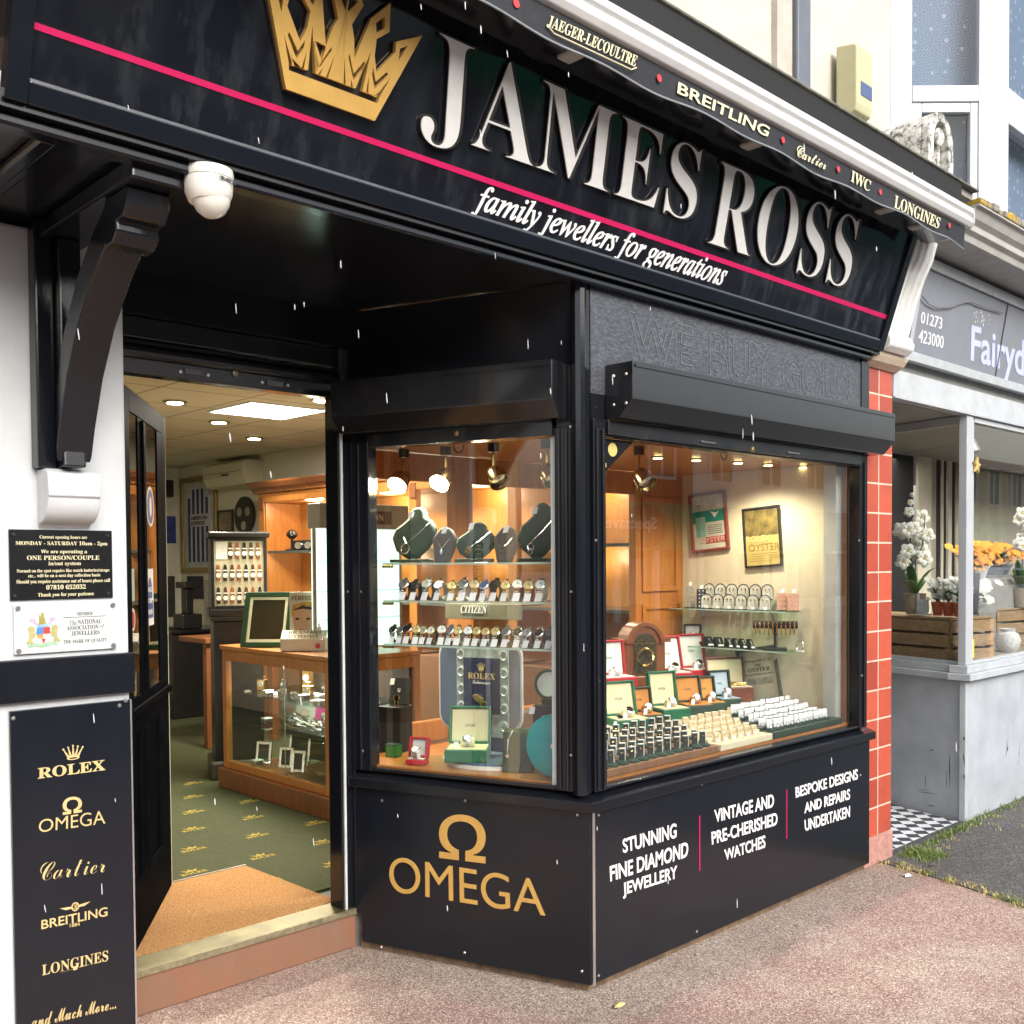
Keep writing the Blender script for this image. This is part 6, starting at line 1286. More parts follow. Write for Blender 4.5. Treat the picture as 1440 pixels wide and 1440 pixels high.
# ---- lower half of the splayed window
NAVY = M('navy_board', (.08, .125, .22), .5, var=.08); WTR = M('white_rim', (.72, .72, .70), .5)
q = gz(668, 1074, DZ)
pb = thing('round_plinth', 'low round slate blue plinth with a white rim under the green watch box', 'plinth', gz(676, 1066, DZ))
pc = V((.135, .62, DZ)); 
MB().lathe(pc, UP, [(.24, 0), (.24, .014)], 48).build('rim', WTR, pb); MB().lathe(pc + V((0, 0, .0142)), UP, [(.228, 0), (.228, .010)], 48).build('top', NAVY, pb, .002)
PZ_ = DZ + .0245
mk = thing('maker_display_board', 'rounded slate blue board with a navy maker poster between silver patterned bands', 'display board', (.2, .8, DZ))
D2 = -.36; bf_ = SPLAY.off(D2); A = bf_.at(617, 1018); B = bf_.at(733, 908)
cxm_, cym = (A[0] + B[0]) / 2, (A[1] + B[1]) / 2 + .0; W2, H2 = (B[0] - A[0]) / 2, (B[1] - A[1]) / 2 + .02
def rrect(cx_, cy, w_, h_, r, n=6):
    pts = []
    for qx, qy, a0 in ((1, 1, 0), (-1, 1, 90), (-1, -1, 180), (1, -1, 270)):
        for k_ in range(n + 1): a = radians(a0 + 90 * k_ / n); pts.append((cx_ + qx * (w_ - r) + r * cos(a), cy + qy * (h_ - r) + r * sin(a)))
    return pts
MB().poly(bf_, rrect(cxm_, cym, W2, H2, .07), -.02, -.004).build('rim', WTR, mk, .003); MB().poly(bf_, rrect(cxm_, cym, W2 - .010, H2 - .010, .065), -.0038, .0).build('panel', NAVY, mk)
BAND = M('silver_patterned_band', (.42, .50, .50), .4, .2, var=.45, scale=26); a_ = bf_.at(643, 960)[0]; b_ = bf_.at(716, 960)[0]; m = MB(); m.box(bf_, a_, b_, cym - H2 - .02, cym + H2 - .012, .0002, .006); bo = m.build('band', BAND, mk, .002)
RINGM = M('pale_ring_emboss', (.55, .62, .62), .35, .2)
k_ = MB()
for xx in (a_ + .022, b_ - .022):
    for j in range(5):
        yy = cym - H2 + .03 + j * .075; k_.tube([bf_.p(xx + .016 * cos(a), yy + .02 * sin(a), .0062) for a in [2 * pi * h / 12 for h in range(12)]], .004, 5, True)
k_.build('embossed_ring_pattern', RINGM, bo)
p0 = bf_.at(654, 1001); p1 = bf_.at(704, 926); NAVD = M('navy_poster', (.012, .022, .07), .35, var=.1); m = MB(); m.box(bf_, p0[0], p1[0], p0[1], p1[1], .0064, .012); po_ = m.build('poster', NAVD, mk)
pw, ph = p1[0] - p0[0], p1[1] - p0[1]
crown5(bf_, p0[0] + pw * .5, p0[1] + ph * .76, pw * .22, ph * .16, .0122, MB()).build('emblem', GOLDF, mk)
MB().text(bf_, 'ROLEX', p0[0] + pw * .13, p1[0] - pw * .12, p0[1] + ph * .62, p0[1] + ph * .73, .0122, .001, sty='serif', res=3).build('lettering', GOLDF, mk); MB().text(bf_, 'Submariner', p0[0] + pw * .25, p1[0] - pw * .25, p0[1] + ph * .53, p0[1] + ph * .60, .0122, .001, sty='script', res=3).build('lettering', CARD, mk)
MB().poly(bf_, [(p0[0] + pw * .28, p0[1] + ph * .33), (p0[0] + pw * .42, p0[1] + ph * .36), (p0[0] + pw * .6, p0[1] + ph * .27), (p0[0] + pw * .56, p0[1] + ph * .24), (p0[0] + pw * .68, p0[1] + ph * .20), (p0[0] + pw * .52, p0[1] + ph * .04), (p0[0] + pw * .50, p0[1] + ph * .17), (p0[0] + pw * .40, p0[1] + ph * .22), (p0[0] + pw * .29, p0[1] + ph * .27)], .0122, .022).build('gilt_motif', GOLDS, mk, .003)
MB().box(bf_, cxm_ - .12, cxm_ + .12, PZ_ - bf_.o.z + .001, cym - H2 + .01, -.018, -.006).build('stand', NAVY, mk, .004)
q = gz(640, 1074, PZ_); open_box('bright green watch box with cream lining and steel watch on the round plinth', (gz(655, 1073, PZ_).x, gz(655, 1073, PZ_).y, PZ_), sang + radians(22), .175, .15, .05, .155, GBX, CRI, .22)
q = gz(584, 1077, DZ); open_box('small red box with white lining at the bottom left of the splayed window', (q.x + .005, q.y + .01, DZ), sang + radians(8), .085, .05, .022, .085, REDB, WHS_, .2, hinge_crown=False)
# black stepped display with a gold dress watch
q = gz(566, 1062, DZ); t = thing('black_watch_tower', 'black velvet stepped stand with a gold dress watch beside the wooden post', 'display stand', (q.x, q.y, DZ)); f_ = facing(q.x, q.y + .09, DZ, sang)
MB().box(f_, -.055, .055, 0, .13, -.10, 0).build('block', VELV, t, .003); MB().box(f_, -.057, .057, .1305, .20, -.10, .002).build('tray', DARK, t, .004); lf = Fr(f_.p(0, .201, -.07), f_.a, V(UP) - f_.n * .15); MB().box(lf, -.05, .05, 0, .12, -.015, 0).build('back', VELV, t, .003)
m = MB(); m.box(lf, -.009, .009, -.03, .03, .012, .018); m.disc(lf, 0, .028, .017, .010, .020, 6); m.build('gold_watch', GOLDS, t, .003); price(lf, -.04, .085, .001, t); MB().text(lf, 'U', -.006, .006, .055, .072, .001, .001, off=.02).build('emblem', CARD, t)
t = thing('green_block', 'plain green velvet block behind the small red box', 'block', gz(552, 1068, DZ)); q = gz(556, 1066, DZ); f_ = facing(q.x, q.y + .03, DZ, sang); MB().box(f_, -.03, .03, 0, .05, -.04, 0).build('body', M('bright_green_velvet', (.03, .16, .03), .8), t, .003); MB().box(f_, -.031, .031, .0502, .053, -.041, .001).build('cap', GVEL, t)
# turquoise round gift box at the corner
t = thing('turquoise_box', 'round turquoise gift box standing on edge beside the corner post', 'box', SPLAY.p(-.2, DZ, -.1)); cc = SPLAY.p(SPLAY.at(776, 1057, -.10)[0] + .02, DZ + .125, -.10); axd = (SPLAY.n * .8 + V((-.6, -.2, .06))).normalized()
TURQ = M('turquoise_lacquer', (.0, .36, .40), .25, var=.06); MB().lathe(cc, axd, [(.112, -.05), (.118, -.045), (.118, -.008), (.120, -.006), (.120, .02), (.112, .026)], 40).build('shell', TURQ, t, smooth=True); MB().lathe(cc + axd * .0265, axd, [(.012, 0), (.012, .001)], 12).build('mark', CARD, t)
# dark easel and blocks right of the plinth
t = thing('dark_display_block', 'dark green display block hung with a thin watch, right of the plinth', 'display stand', gz(735, 1085, DZ)); q = gz(738, 1088, DZ); f_ = facing(q.x, q.y + .03, DZ, sang + radians(18)); m = MB(); m.poly(Fr(f_.p(0, 0, 0), f_.n, UP, f_.a), [(0, 0), (-.10, 0), (-.10, .16), (-.03, .155)], -.07, .05); m.build('block', DGB, t, .004)
MB().tube([f_.p(-.03, .16, -.03), f_.p(-.045, .13, -.01), f_.p(-.047, .07, .005)], .004, 6).build('bracelet', CHROME, t); MB().disc(f_, -.047, .065, .008, -.002, .008, 10).build('charm', CHROME, t)
t = thing('black_card_easel', 'black folded card leaning beside the green watch box', 'display stand', gz(722, 1083, DZ)); q = gz(720, 1086, DZ); f_ = facing(q.x, q.y, DZ, sang + radians(-10)); lf = Fr(f_.o, f_.a, V(UP) - f_.n * .55); MB().box(lf, -.03, .03, 0, .11, -.012, 0).build('card', DARK, t, .002); MB().box(lf, -.028, .028, .1102, .114, -.03, 0).build('fold', DARK, t)
t = thing('black_maker_box', 'black box with a small white emblem tilted behind the turquoise box', 'box', SPLAY.p(-.25, .98, -.22)); b_ = SPLAY.p(SPLAY.at(765, 1010, -.24)[0], SPLAY.at(765, 1022, -.24)[1], -.24); f_ = facing(b_.x, b_.y, b_.z, sang + radians(15)); MB().box(f_, -.045, .045, 0, .085, -.05, 0).build('case', VELV, t, .003); MB().text(f_, 'U', -.006, .006, .03, .045, .0005, .001, off=.02).build('emblem', CARD, t); price(f_, -.05, .05, .004, t)
MB().box(f_, -.04, .04, DZ - b_.z, -.0005, -.05, -.002).build('stand', DGB, t)
t = thing('round_mirror_case', 'round dark green case open on a white dial, above the black box', 'case', SPLAY.p(-.2, 1.1, -.22)); b_ = SPLAY.p(SPLAY.at(772, 962, -.26)[0], SPLAY.at(772, 962, -.26)[1], -.26); axd = (SPLAY.n * .9 + V((-.3, -.1, .15))).normalized()
MB().lathe(b_, axd, [(.055, -.025), (.06, -.02), (.06, .012), (.052, .012), (.050, .004)], 28).build('case', GRF, t, smooth=True); MB().lathe(b_ + axd * .0045, axd, [(.049, 0), (.049, .002)], 26).build('dial', WHS_, t)
f_ = facing(b_.x, b_.y, DZ, sang); MB().box(f_, -.04, .05, 0, b_.z - DZ - .061, -.05, -.01).build('stand', DGB, t, .003)
t = thing('maker_shelf_sign', 'long pale sign reading CITIZEN under the middle glass shelf', 'sign', SPLAY.p(-.5, zs[1] - .05, -.3)); sf = SPLAY.off(-.33); A = sf.at(626, 870); B = sf.at(733, 850); MB().box(sf, A[0], B[0], A[1], B[1], -.012, 0).build('board', M('smoky_sign_acrylic', (.20, .20, .15), .2), t, .002); m = MB(); P0, P1 = sf.at(648, 862, .001), sf.at(685, 853, .001); m.text(sf, 'CITIZEN', P0[0], P1[0], P0[1], P1[1] + .004, .0005, .002, sty='serif', shear=.25, res=3); m.build('lettering', CARD, t)
for x_ in (A[0] + .01, B[0] - .02): MB().box(sf, x_, x_ + .01, B[1], zs[1] - .009, -.010, -.004).build('hanger', CHROME, t)

# ================================================================ front window
EW = face_x(2.049)
def pos_frame(label, q, oc, iw_, fc, build):
    P = [EW.at(u, v, .0) for u, v in q]; t = thing('framed_poster', label, 'picture', EW.p(*P[0])); a = V((P[1][0] - P[0][0], P[1][1] - P[0][1])); wd = a.length; up = V((P[3][0] - P[0][0], P[3][1] - P[0][1])); hh = up.length
    fr = Fr(EW.p(P[0][0], P[0][1], .002), EW.a * a.x + EW.b * a.y, EW.a * (-a.y) + EW.b * a.x); MB().frame(fr, 0, wd, 0, hh, iw_, 0, .018).build('frame', fc, t, .003); MB().box(fr, iw_, wd - iw_, iw_, hh - iw_, .0, .006).build('sheet', oc, t); build(fr, wd, hh, t, iw_); return t
def poster1(fr, w_, h_, t, i):
    MB().box(fr, i, w_ - i, h_ * .50, h_ * .70, .0062, .0072).build('green_band', M('poster_green', (.01, .22, .16), .5), t); MB().box(fr, i, w_ - i, h_ * .70, h_ - i, .0062, .0072).build('sky_band', M('poster_pale', (.50, .55, .50), .5, var=.4, scale=22), t)
    MB().poly(fr, [(w_ * .55, h_ * .68), (w_ * .72, h_ * .64), (w_ * .80, h_ * .68), (w_ * .66, h_ * .56)], .0074, .008).build('white_figure', CARD, t); MB().box(fr, w_ * .14, w_ * .40, h_ * .26, h_ * .60, .0074, .008).build('inset', M('poster_inset', (.25, .48, .42), .5, var=.2), t)
    MB().box(fr, w_ * .38, w_ - i - .002, h_ * .14, h_ * .25, .0074, .008).build('red_box', M('poster_red', (.48, .06, .05), .5), t); MB().text(fr, 'OYSTER', w_ * .22, w_ * .90, h_ * .155, h_ * .235, .0082, .0008, off=.01, res=4).build('lettering', M('poster_ink', (.62, .50, .44), .6), t)
    for j in range(5): MB().box(fr, w_ * .45, w_ * .85, h_ * (.30 + .033 * j), h_ * (.308 + .033 * j), .0074, .008).build('text_line', GREYI, t)
pos_frame('red framed green and white watch poster on the cream end wall', ((976, 778.5), (1028, 772), (1028, 693), (974, 697)), M('poster_paper', (.60, .60, .52), .6), .016, M('red_brown_frame', (.22, .045, .03), .35), poster1)
def poster2(fr, w_, h_, t, i):
    P2 = M('sepia_engraving', (.16, .12, .03), .7, var=.9, scale=16); MB().box(fr, i, w_ - i, h_ * .52, h_ - i, .0062, .007).build('engraved_scene', P2, t); m = MB(); m.text(fr, 'ROLEX', w_ * .06, w_ * .72, h_ * .42, h_ * .53, .0074, .001, res=4); m.build('lettering', M('pale_poster_ink', (.66, .58, .28), .6), t)
    m = MB(); m.text(fr, 'OYSTER', w_ * .12, w_ * .95, h_ * .27, h_ * .39, .0074, .001, res=4); m.build('lettering', M('dark_gold_ink', (.30, .22, .06), .6), t)
    for j in range(4): MB().box(fr, w_ * (.12 + .02 * j), w_ * .86, h_ * (.10 + .04 * j), h_ * (.107 + .04 * j), .0062, .007).build('text_line', M('dark_gold_ink', (.30, .22, .06), .6), t)
pos_frame('black framed yellow engraving poster hung crooked on the cream end wall', ((1050, 799), (1102, 795), (1099, 712), (1045.5, 716)), M('yellowed_paper', (.52, .42, .14), .6, var=.12), .010, M('black_frame', (.02, .02, .02), .3), poster2)
def poster3(fr, w_, h_, t, i):
    for j, (s_, a, b, y, hh, st) in enumerate((('For every walk of life', .12, .88, .72, .08, 'script'), ('THE', .42, .58, .66, .03, 'serif'), ('OYSTER', .22, .80, .56, .07, 'serif'), ('the most reliable in the world', .15, .85, .50, .03, 'serif'))): MB().text(fr, s_, w_ * a, w_ * b, h_ * y, h_ * (y + hh), .0062, .0008, sty=st, res=3).build('lettering', GREYI, t)
    MB().box(fr, w_ * .18, w_ * .82, h_ * .33, h_ * .44, .0062, .007).build('picture_strip', M('grey_print', (.3, .29, .24), .6, var=.5, scale=30), t)
pos_frame('grey framed certificate lettered OYSTER low on the cream end wall', ((1048, 990), (1103, 984), (1103, 917), (1040, 914)), M('certificate_paper', (.50, .48, .38), .6, var=.06), .014, M('grey_green_frame', (.09, .10, .08), .4), poster3)
# glass shelves on the end wall
zS = [EW.at(1040, 857, .08)[1], EW.at(1040, 911, .08)[1]]
for z, nm in zip(zS, ('upper small glass shelf on the cream end wall, holding earrings', 'lower small glass shelf on the cream end wall, holding ring boxes')):
    t = thing('wall_shelf', nm, 'shelf', EW.p(-.6, z, .08)); MB().box(EW, -1.09, -.33, z - .007, z, .0, .15).build('glass', GLASSG, t); MB().box(EW, -1.09, -.33, z - .0068, z - .0004, .1502, .1515).build('edge', SHG, t)
    for x_ in (-.95, -.48): m = MB(); m.poly(Fr(EW.p(x_, z, 0), EW.n, UP, EW.a * -1), [(.0, -.009), (.08, -.009), (.04, -.025), (.02, -.06), (0, -.075)], -.006, .006); m.build('bracket', M('pale_bracket', (.5, .48, .42), .4), t, .002)
# earring stands on the upper shelf
ep_ = thing('earring_stand', 'x', 'earring stand', (0, 0, 0), 'arched earring stands on the upper shelf'); f0 = Fr((0, 0, 0), (1, 0, 0), UP)
MB().poly(f0, [(-.030, 0), (.030, 0), (.030, .05)] + [(.030 * cos(a), .05 + .03 * sin(a)) for a in [pi * k / 8 for k in range(1, 8)]] + [(-.030, .05)], -.003, 0).build('card', M('clear_stand_acrylic', (.55, .55, .48), .25), ep_)
MB().tube([(-.030, -.001, .02)] + [(.030 * cos(pi - a), -.001, .05 + .032 * sin(a)) for a in [pi * k / 10 for k in range(11)]] + [(.030, -.001, .02)], .0022, 6).build('arch_wire', M('dark_wire', (.05, .04, .03), .3, .5), ep_)
m = MB(); m.lathe((-.01, -.005, .062), (0, 0, -1), [(.001, 0), (.004, .006), (.002, .014)], 6); m.build('earring', GOLDS, ep_); m = MB(); m.lathe((.01, -.005, .062), (0, 0, -1), [(.001, 0), (.004, .006), (.002, .014)], 6); m.build('earring', GOLDS, ep_)
MB().box(f0, -.011, .011, 0, .018, .006, .007).build('price_tag', TAGM, ep_); MB().box(f0, -.03, .03, 0, .003, -.02, .012).build('foot', DARK, ep_)
fe = True
eang = radians(-58)
for r_, n_ in ((1, 6), (0, 6)):
    for i in range(n_):
        x = -.86 + i * .075 + (.0 if r_ == 0 else -.02); p = EW.p(x, zS[0] + .0005 + (.055 if r_ else 0), .105 if r_ == 0 else .05)
        lab = f'arched earring stand, {ORD[i]} from left, {"raised back" if r_ else "front"} row, upper wall shelf'
        if fe: ep_.location = p; ep_.rotation_euler = (0, 0, eang); ep_['label'] = lab; fe = False
        else: dup(ep_, p, eang, lab)
t = thing('riser_strip', 'thin clear riser under the back row of earring stands', 'riser', EW.p(-.7, zS[0], .05)); MB().box(EW, -.93, -.45, zS[0] + .050, zS[0] + .0552, .02, .075).build('top', GLASSG, t)
for x_ in (-.92, -.47): MB().box(EW, x_, x_ + .01, zS[0] + .0002, zS[0] + .0498, .03, .06).build('leg', GLASSG, t)
def card_stand(label, u, w_, h_, c, studs, z, d=.10, stud=GOLDS):
    t = thing('earring_card', label, 'earring card', EW.p(EW.at(u, 850, d)[0], z, d), 'earring cards on the upper wall shelf'); b_ = EW.p(EW.at(u, 850, d)[0], z + .0005, d); f_ = facing(b_.x, b_.y, b_.z, eang); lf = Fr(f_.o, f_.a, V(UP) - f_.n * .15); MB().box(lf, -w_ / 2, w_ / 2, 0, h_, -.004, 0).build('card', c, t, .001)
    MB().box(f_, -w_ / 2, w_ / 2, 0, .004, -.03, .01).build('foot', DARK, t)
    for k in range(studs):
        for s_ in (-1, 1): MB().disc(lf, s_ * w_ * .2, h_ * (.12 + .78 * k / max(1, studs - 1)), .0035, 0, .003, 8).build('stud', stud, t)
    price(lf, 0, h_ * 1.0, .001, t, .016, .022)
card_stand('grey earring card with a header, leftmost on the upper wall shelf', 970, .055, .125, M('grey_earring_card', (.30, .28, .22), .6), 5, zS[0]); card_stand('narrow black earring card with white studs on the upper wall shelf', 986, .05, .11, VELV, 5, zS[0], .12, CARD)
card_stand('pink earring card left of the rightmost card', 1100, .055, .095, M('pink_card', (.50, .26, .18), .6), 4, zS[0]); card_stand('pink earring card at the right end of the upper wall shelf', 1116, .055, .095, M('pink_card', (.50, .26, .18), .6), 4, zS[0])
# ring boxes and bracelet bar on the lower shelf
for i, u in enumerate((1002, 1016, 1030, 1040, 1050, 1061)):
    b_ = EW.p(EW.at(u, 905, .10)[0], zS[1] + .0005, .11); t = thing('ring_wedge', f'black slanted wedge with a price tag, {ORD[i]} from the left on the lower wall shelf', 'ring stand', b_, 'black wedges on the lower wall shelf'); f_ = facing(b_.x, b_.y, b_.z, radians(-35)); m = MB(); hw = .022 if i < 2 else .013
    m.poly(Fr(f_.o, f_.n, UP, f_.a), [(0, 0), (-.055, .05), (-.075, .05), (-.075, 0)], -hw, hw); m.build('wedge', VELV, t, .002); lf = Fr(f_.p(0, 0, 0), f_.a, V(UP) * .67 - f_.n * .74); MB().box(lf, -hw * .7, hw * .7, .004, .016, .002, .004).build('price_tag', TAGM, t); MB().box(lf, -.003, .003, .02, .06, .002, .004).build('bracelet', CHROME, t)
b_ = EW.p(EW.at(975, 905, .10)[0], zS[1], .10); open_box('silver watch in a black framed box at the left of the lower wall shelf', (b_.x, b_.y, b_.z), radians(-50), .10, .07, .02, .095, DARK, WHS_, .1, hinge_crown=False)
b_ = EW.p(EW.at(1090, 908, .09)[0], zS[1] + .0005, .09); t = thing('bracelet_bar', 'black T bar hung with gold bracelets on the lower wall shelf', 'jewellery stand', b_); f_ = facing(b_.x, b_.y, b_.z, eang); MB().box(f_, -.06, .06, 0, .012, -.05, .03).build('foot', VELV, t, .003); MB().tube([f_.p(0, .012, 0), f_.p(0, .135, 0)], .008, 8).build('post', VELV, t); MB().lathe(f_.p(-.115, .135, 0), f_.a, [(.02, 0), (.02, .23)], 14).build('bar', VELV, t)
for k in range(10): MB().tube([f_.p(-.10 + k * .022, .135 + .022 * sin(a) - (.03 if sin(a) < 0 else 0), .022 * cos(a)) for a in [2 * pi * h / 10 for h in range(10)]], .0035, 5, True).build('bracelet', GOLDS, t)
b_ = EW.p(EW.at(1120, 908, .08)[0], zS[1] + .0005, .08); t = thing('hoop_stand', 'small clear hoop stand at the right end of the lower wall shelf', 'jewellery stand', b_); MB().tube([b_ + V((0, -.02 + .02 * cos(a), .028 + .028 * sin(a))) for a in [2 * pi * k / 14 for k in range(14)]], .003, 5, True).build('hoop', CHROME, t); MB().wbox(b_.x - .01, b_.x + .01, b_.y - .04, b_.y, b_.z, b_.z + .006).build('foot', CARD, t)
# mantel clock
q = face_y(.84).at(907, 958); b_ = V((q[0], .84, q[1]))
t = thing('mahogany_mantel_clock', 'arched mahogany mantel clock standing among the watch boxes', 'clock', b_); f_ = facing(b_.x, b_.y, b_.z, radians(-28)); W_, H_ = .115, .30
MB().box(f_, -W_ - .02, W_ + .02, -.049, .03, -.13, .02).build('plinth', WOODD, t, .006)
arc_ = [(-W_, .031), (W_, .031), (W_, .20)] + [(.09 * cos(a), .20 + .09 * sin(a)) for a in [pi * k / 10 for k in range(11)]] + [(-W_, .20)]
MB().poly(f_, arc_, -.11, 0).build('case', WOODD, t, .004); m = MB(); m.box(f_, -W_ - .025, -.092, .201, .222, -.12, .014); m.box(f_, .092, W_ + .025, .201, .222, -.12, .014); m.ring(f_, [(.105 * cos(a), .20 + .105 * sin(a)) for a in [pi * k / 16 for k in range(17)]] + [(-.105, .196), (.105, .196)], [(.085 * cos(a), .20 + .085 * sin(a)) for a in [pi * k / 16 for k in range(17)]] + [(-.085, .197), (.085, .197)], -.12, .012); m.build('cornice', WOODD, t, .002)
MB().poly(f_, [(-.062, .045), (.062, .045), (.062, .19)] + [(.062 * cos(a), .19 + .062 * sin(a)) for a in [pi * k / 8 for k in range(1, 8)]] + [(-.062, .19)], .0005, .006).build('dial_plate', M('dark_brass_dial', (.10, .085, .05), .3, .6, var=.6, scale=60), t)
MB().tube([f_.p(.045 * cos(a), .125 + .045 * sin(a), .008) for a in [2 * pi * k / 20 for k in range(20)]], .006, 6, True).build('chapter_ring', GOLDS, t)
m = MB(); m.box(f_, -.002, .002, .125, .16, .009, .011); m.box(f_, 0, .028, .123, .127, .0112, .0125); m.build('hands', DARK, t)
# watch boxes
def bx(label, u, v, zb, ang, W, D, H, HL, o, i, tilt=.3, **k):
    q = gz(u, v, zb); return open_box(label, (q.x, q.y, zb), radians(ang), W, D, H, HL, o, i, tilt, 'presentation boxes in the front window', **k)
R1 = DZ + .06
rs = thing('display_riser', 'long low cream riser under the row of open watch boxes', 'riser', (1, .6, DZ)); MB().wbox(.30, 1.98, .42, .75, DZ, R1 - .0008).build('top', M('cream_riser', (.55, .48, .33), .6), rs, .004)
rs2 = thing('display_riser', 'low dark riser against the back partition behind the red boxes', 'riser', (1, .9, DZ)); MB().wbox(.45, 1.95, 1.00, 1.09, DZ, DZ + .10).build('top', M('dark_riser', (.08, .06, .04), .5), rs2, .004)
R2 = DZ + .1308
bx('walnut box with a cream padded top beside the corner post', 880, 1048, DZ + .0, -22, .17, .15, .075, .13, BRB, CRI, .9)
bx('green watch box with cream lining left in the row beside the corner', 893, 1028, R1, -20, .17, .14, .05, .16, GBX, CRI, .22)
bx('dark green box with amber lining between two cream lined boxes', 918, 1018, R1, -20, .13, .12, .04, .12, DGB, AMB, .2)
bx('tallest green box with cream lining near the middle of the row', 953, 1012, R1, -20, .16, .14, .05, .17, GBX, CRI, .15)
bx('dark green box with amber lining tilted towards the street, right of the tallest box', 986, 1005, R1, -24, .15, .13, .045, .135, DGB, AMB, .25)
bx('small green box with bright amber lining right of the tilted one', 1008, 1000, R1, -22, .13, .12, .04, .125, DGB, M('bright_amber_suede', (.60, .28, .05), .7), .2)
bx('dark green box with pale blue lining at the right end of the row', 1030, 994, R1, -22, .13, .12, .04, .14, DGB, BLUG, .2)
def by(label, u, v, y, ang, *a, **k):
    q = face_y(y).at(u, v); o = open_box(label, (q[0], y, q[1]), radians(ang), *a, 'presentation boxes in the front window', **k)
    f_ = facing(q[0], y, DZ, radians(ang)); MB().box(f_, -a[0] * .45, a[0] * .45, 0, q[1] - DZ - .0005, -a[1] * .9, -.005).build('plinth', M('dark_plinth', (.05, .035, .02), .5), o)
by('red box with white lining at the left behind the row', 874, 968, .66, -20, .18, .13, .05, .17, REDB, WHS_, .15)
by('deep red box with white satin lid right of the mantel clock', 955, 960, .80, -26, .17, .13, .05, .19, REDB, WHS_, .3)
by('second deep red box with white satin lid beside the first', 990, 955, .82, -22, .17, .13, .05, .19, REDB, WHS_, .15)
q = gz(1055, 992, R1); open_box('reddish wooden chest with cream lining heaped with gold chains', (1.86, .62, R1), radians(-35), .22, .14, .085, .15, M('chest_wood', (.16, .05, .03), .3, var=.2, scale=20), CRI, .2, watch=False, name='jewellery_chest', cat='chest')
gc = thing('gold_chain_heap', 'heap of gold chains lying in the open wooden chest', 'jewellery', (1.86, .66, R1 + .09)); random.seed(9)
f_ = facing(1.86, .62, R1 + .0905, radians(-35))
for k in range(7): MB().tube([f_.p(random.uniform(-.08, .08), .004 + .010 * random.random(), -random.uniform(.03, .11)) for j in range(9)], .004, 5).build('chain', GOLDS, gc, smooth=True)
# ring stands along the glass
DS = M('dark_green_slab', (.012, .022, .018), .6); WS = M('white_slab_side', (.68, .68, .66), .5); CRB = M('cream_leatherette', (.66, .58, .42), .55, var=.05)
def ring_t(parent, c, axd, r=.0085, m_=GOLDS):
    axd = V(axd).normalized(); a = axd.cross(V((.2, .1, .97))).normalized(); b_ = axd.cross(a); return MB().tube([V(c) + a * r * cos(h) + b_ * r * sin(h) for h in [2 * pi * k / 14 for k in range(14)]], .0014, 5, True).build('ring', m_, parent)
rd = thing('ring_stand', 'slim dark ring stand with white edge in the slanted rows by the corner', 'ring stand', (0, 0, 0), 'dark ring stands in the front window')
f0 = Fr((0, 0, 0), (1, 0, 0), UP); MB().box(f0, -.013, .013, .012, .068, -.012, 0).build('slab', DS, rd, .0015); MB().box(f0, .0132, .017, .010, .071, -.014, .002).build('white_edge', WS, rd, .001); MB().box(f0, -.012, .017, .0685, .072, -.014, .002).build('cap', WS, rd); m = MB(); m.lathe((0, -.018, 0), UP, [(.030, 0), (.031, .006), (.020, .014), (.006, .017)], 10); m.build('foot', GVEL, rd, smooth=True); ring_t(rd, (0, -.008, .05), (0, .4, 1)); 
rb = thing('cream_ring_block', 'stepped cream ring block in the cluster at the middle of the window', 'ring stand', (0, 0, 0), 'cream ring blocks in the front window')
m = MB(); m.box(f0, -.017, .017, 0, .030, -.030, 0); m.box(f0, -.017, .017, .0302, .050, -.030, -.013); m.build('block', CRB, rb, .003); ring_t(rb, (0, -.004, .036), (0, 1, .3)); MB().box(f0, -.008, .008, .0, .014, .0005, .0015).build('price_tag', TAGM, rb)
rw = thing('white_ring_card', 'white square ring card in the rows nearest the tiled pilaster', 'ring stand', (0, 0, 0), 'white ring cards in the front window')
lf0 = Fr((0, 0, .012), (1, 0, 0), (0, .2, 1)); MB().box(lf0, -.0155, .0155, 0, .050, -.004, 0).build('card', M('glossy_white_card', (.72, .73, .75), .25), rw, .001); MB().box(lf0, -.017, .017, .0502, .053, -.006, .002).build('rim', DARK, rw); m = MB(); m.lathe((0, -.012, 0), UP, [(.020, 0), (.022, .006), (.014, .012)], 10); m.build('foot', GVEL, rw, smooth=True); ring_t(rw, (0, -.012, .024), (0, 1, .2), .009, CHROME)
def grid(root, P0, P1, n, rows, dy, ang, zstep=.012, jit=.006, scl=.84):
    first = True
    for r_ in range(rows):
        for i in range(n):
            t = i / max(1, n - 1); x = P0[0] + (P1[0] - P0[0]) * t + random.uniform(-jit, jit) + r_ * .018; y = P0[1] + (P1[1] - P0[1]) * t + r_ * dy + random.uniform(-jit, jit) * .5
            p = (x, y, DZ + .0305 + zstep * int(r_ * .8)); a = radians(ang) + random.uniform(-.12, .12)
            s_ = scl * random.uniform(.94, 1.06)
            if first: root.location = p; root.rotation_euler = (0, 0, a); root.scale = (s_,) * 3; first = False
            else: dup(root, p, a).scale = (s_,) * 3
for nm, lab, x0, x1, rows, dy, y0, c in (('ring_tray', 'dark wood sloping tray under the dark ring stands', .13, .90, 4, .075, .075, WOODB), ('ring_tray', 'cream sloping tray under the cream ring blocks', .92, 1.33, 4, .07, .075, CRB), ('ring_tray', 'dark sloping tray under the white ring cards', 1.35, 1.975, 4, .08, .075, DGB)):
    t = thing(nm, lab, 'tray', (x0, y0, DZ)); m = MB()
    for r_ in range(rows): m.wbox(x0, x1, y0 - .018 + r_ * dy, y0 - .018 + (r_ + 1) * dy - .0005, DZ, DZ + .030 + .012 * r_)
    m.build('bed', c, t, .003)
random.seed(21)
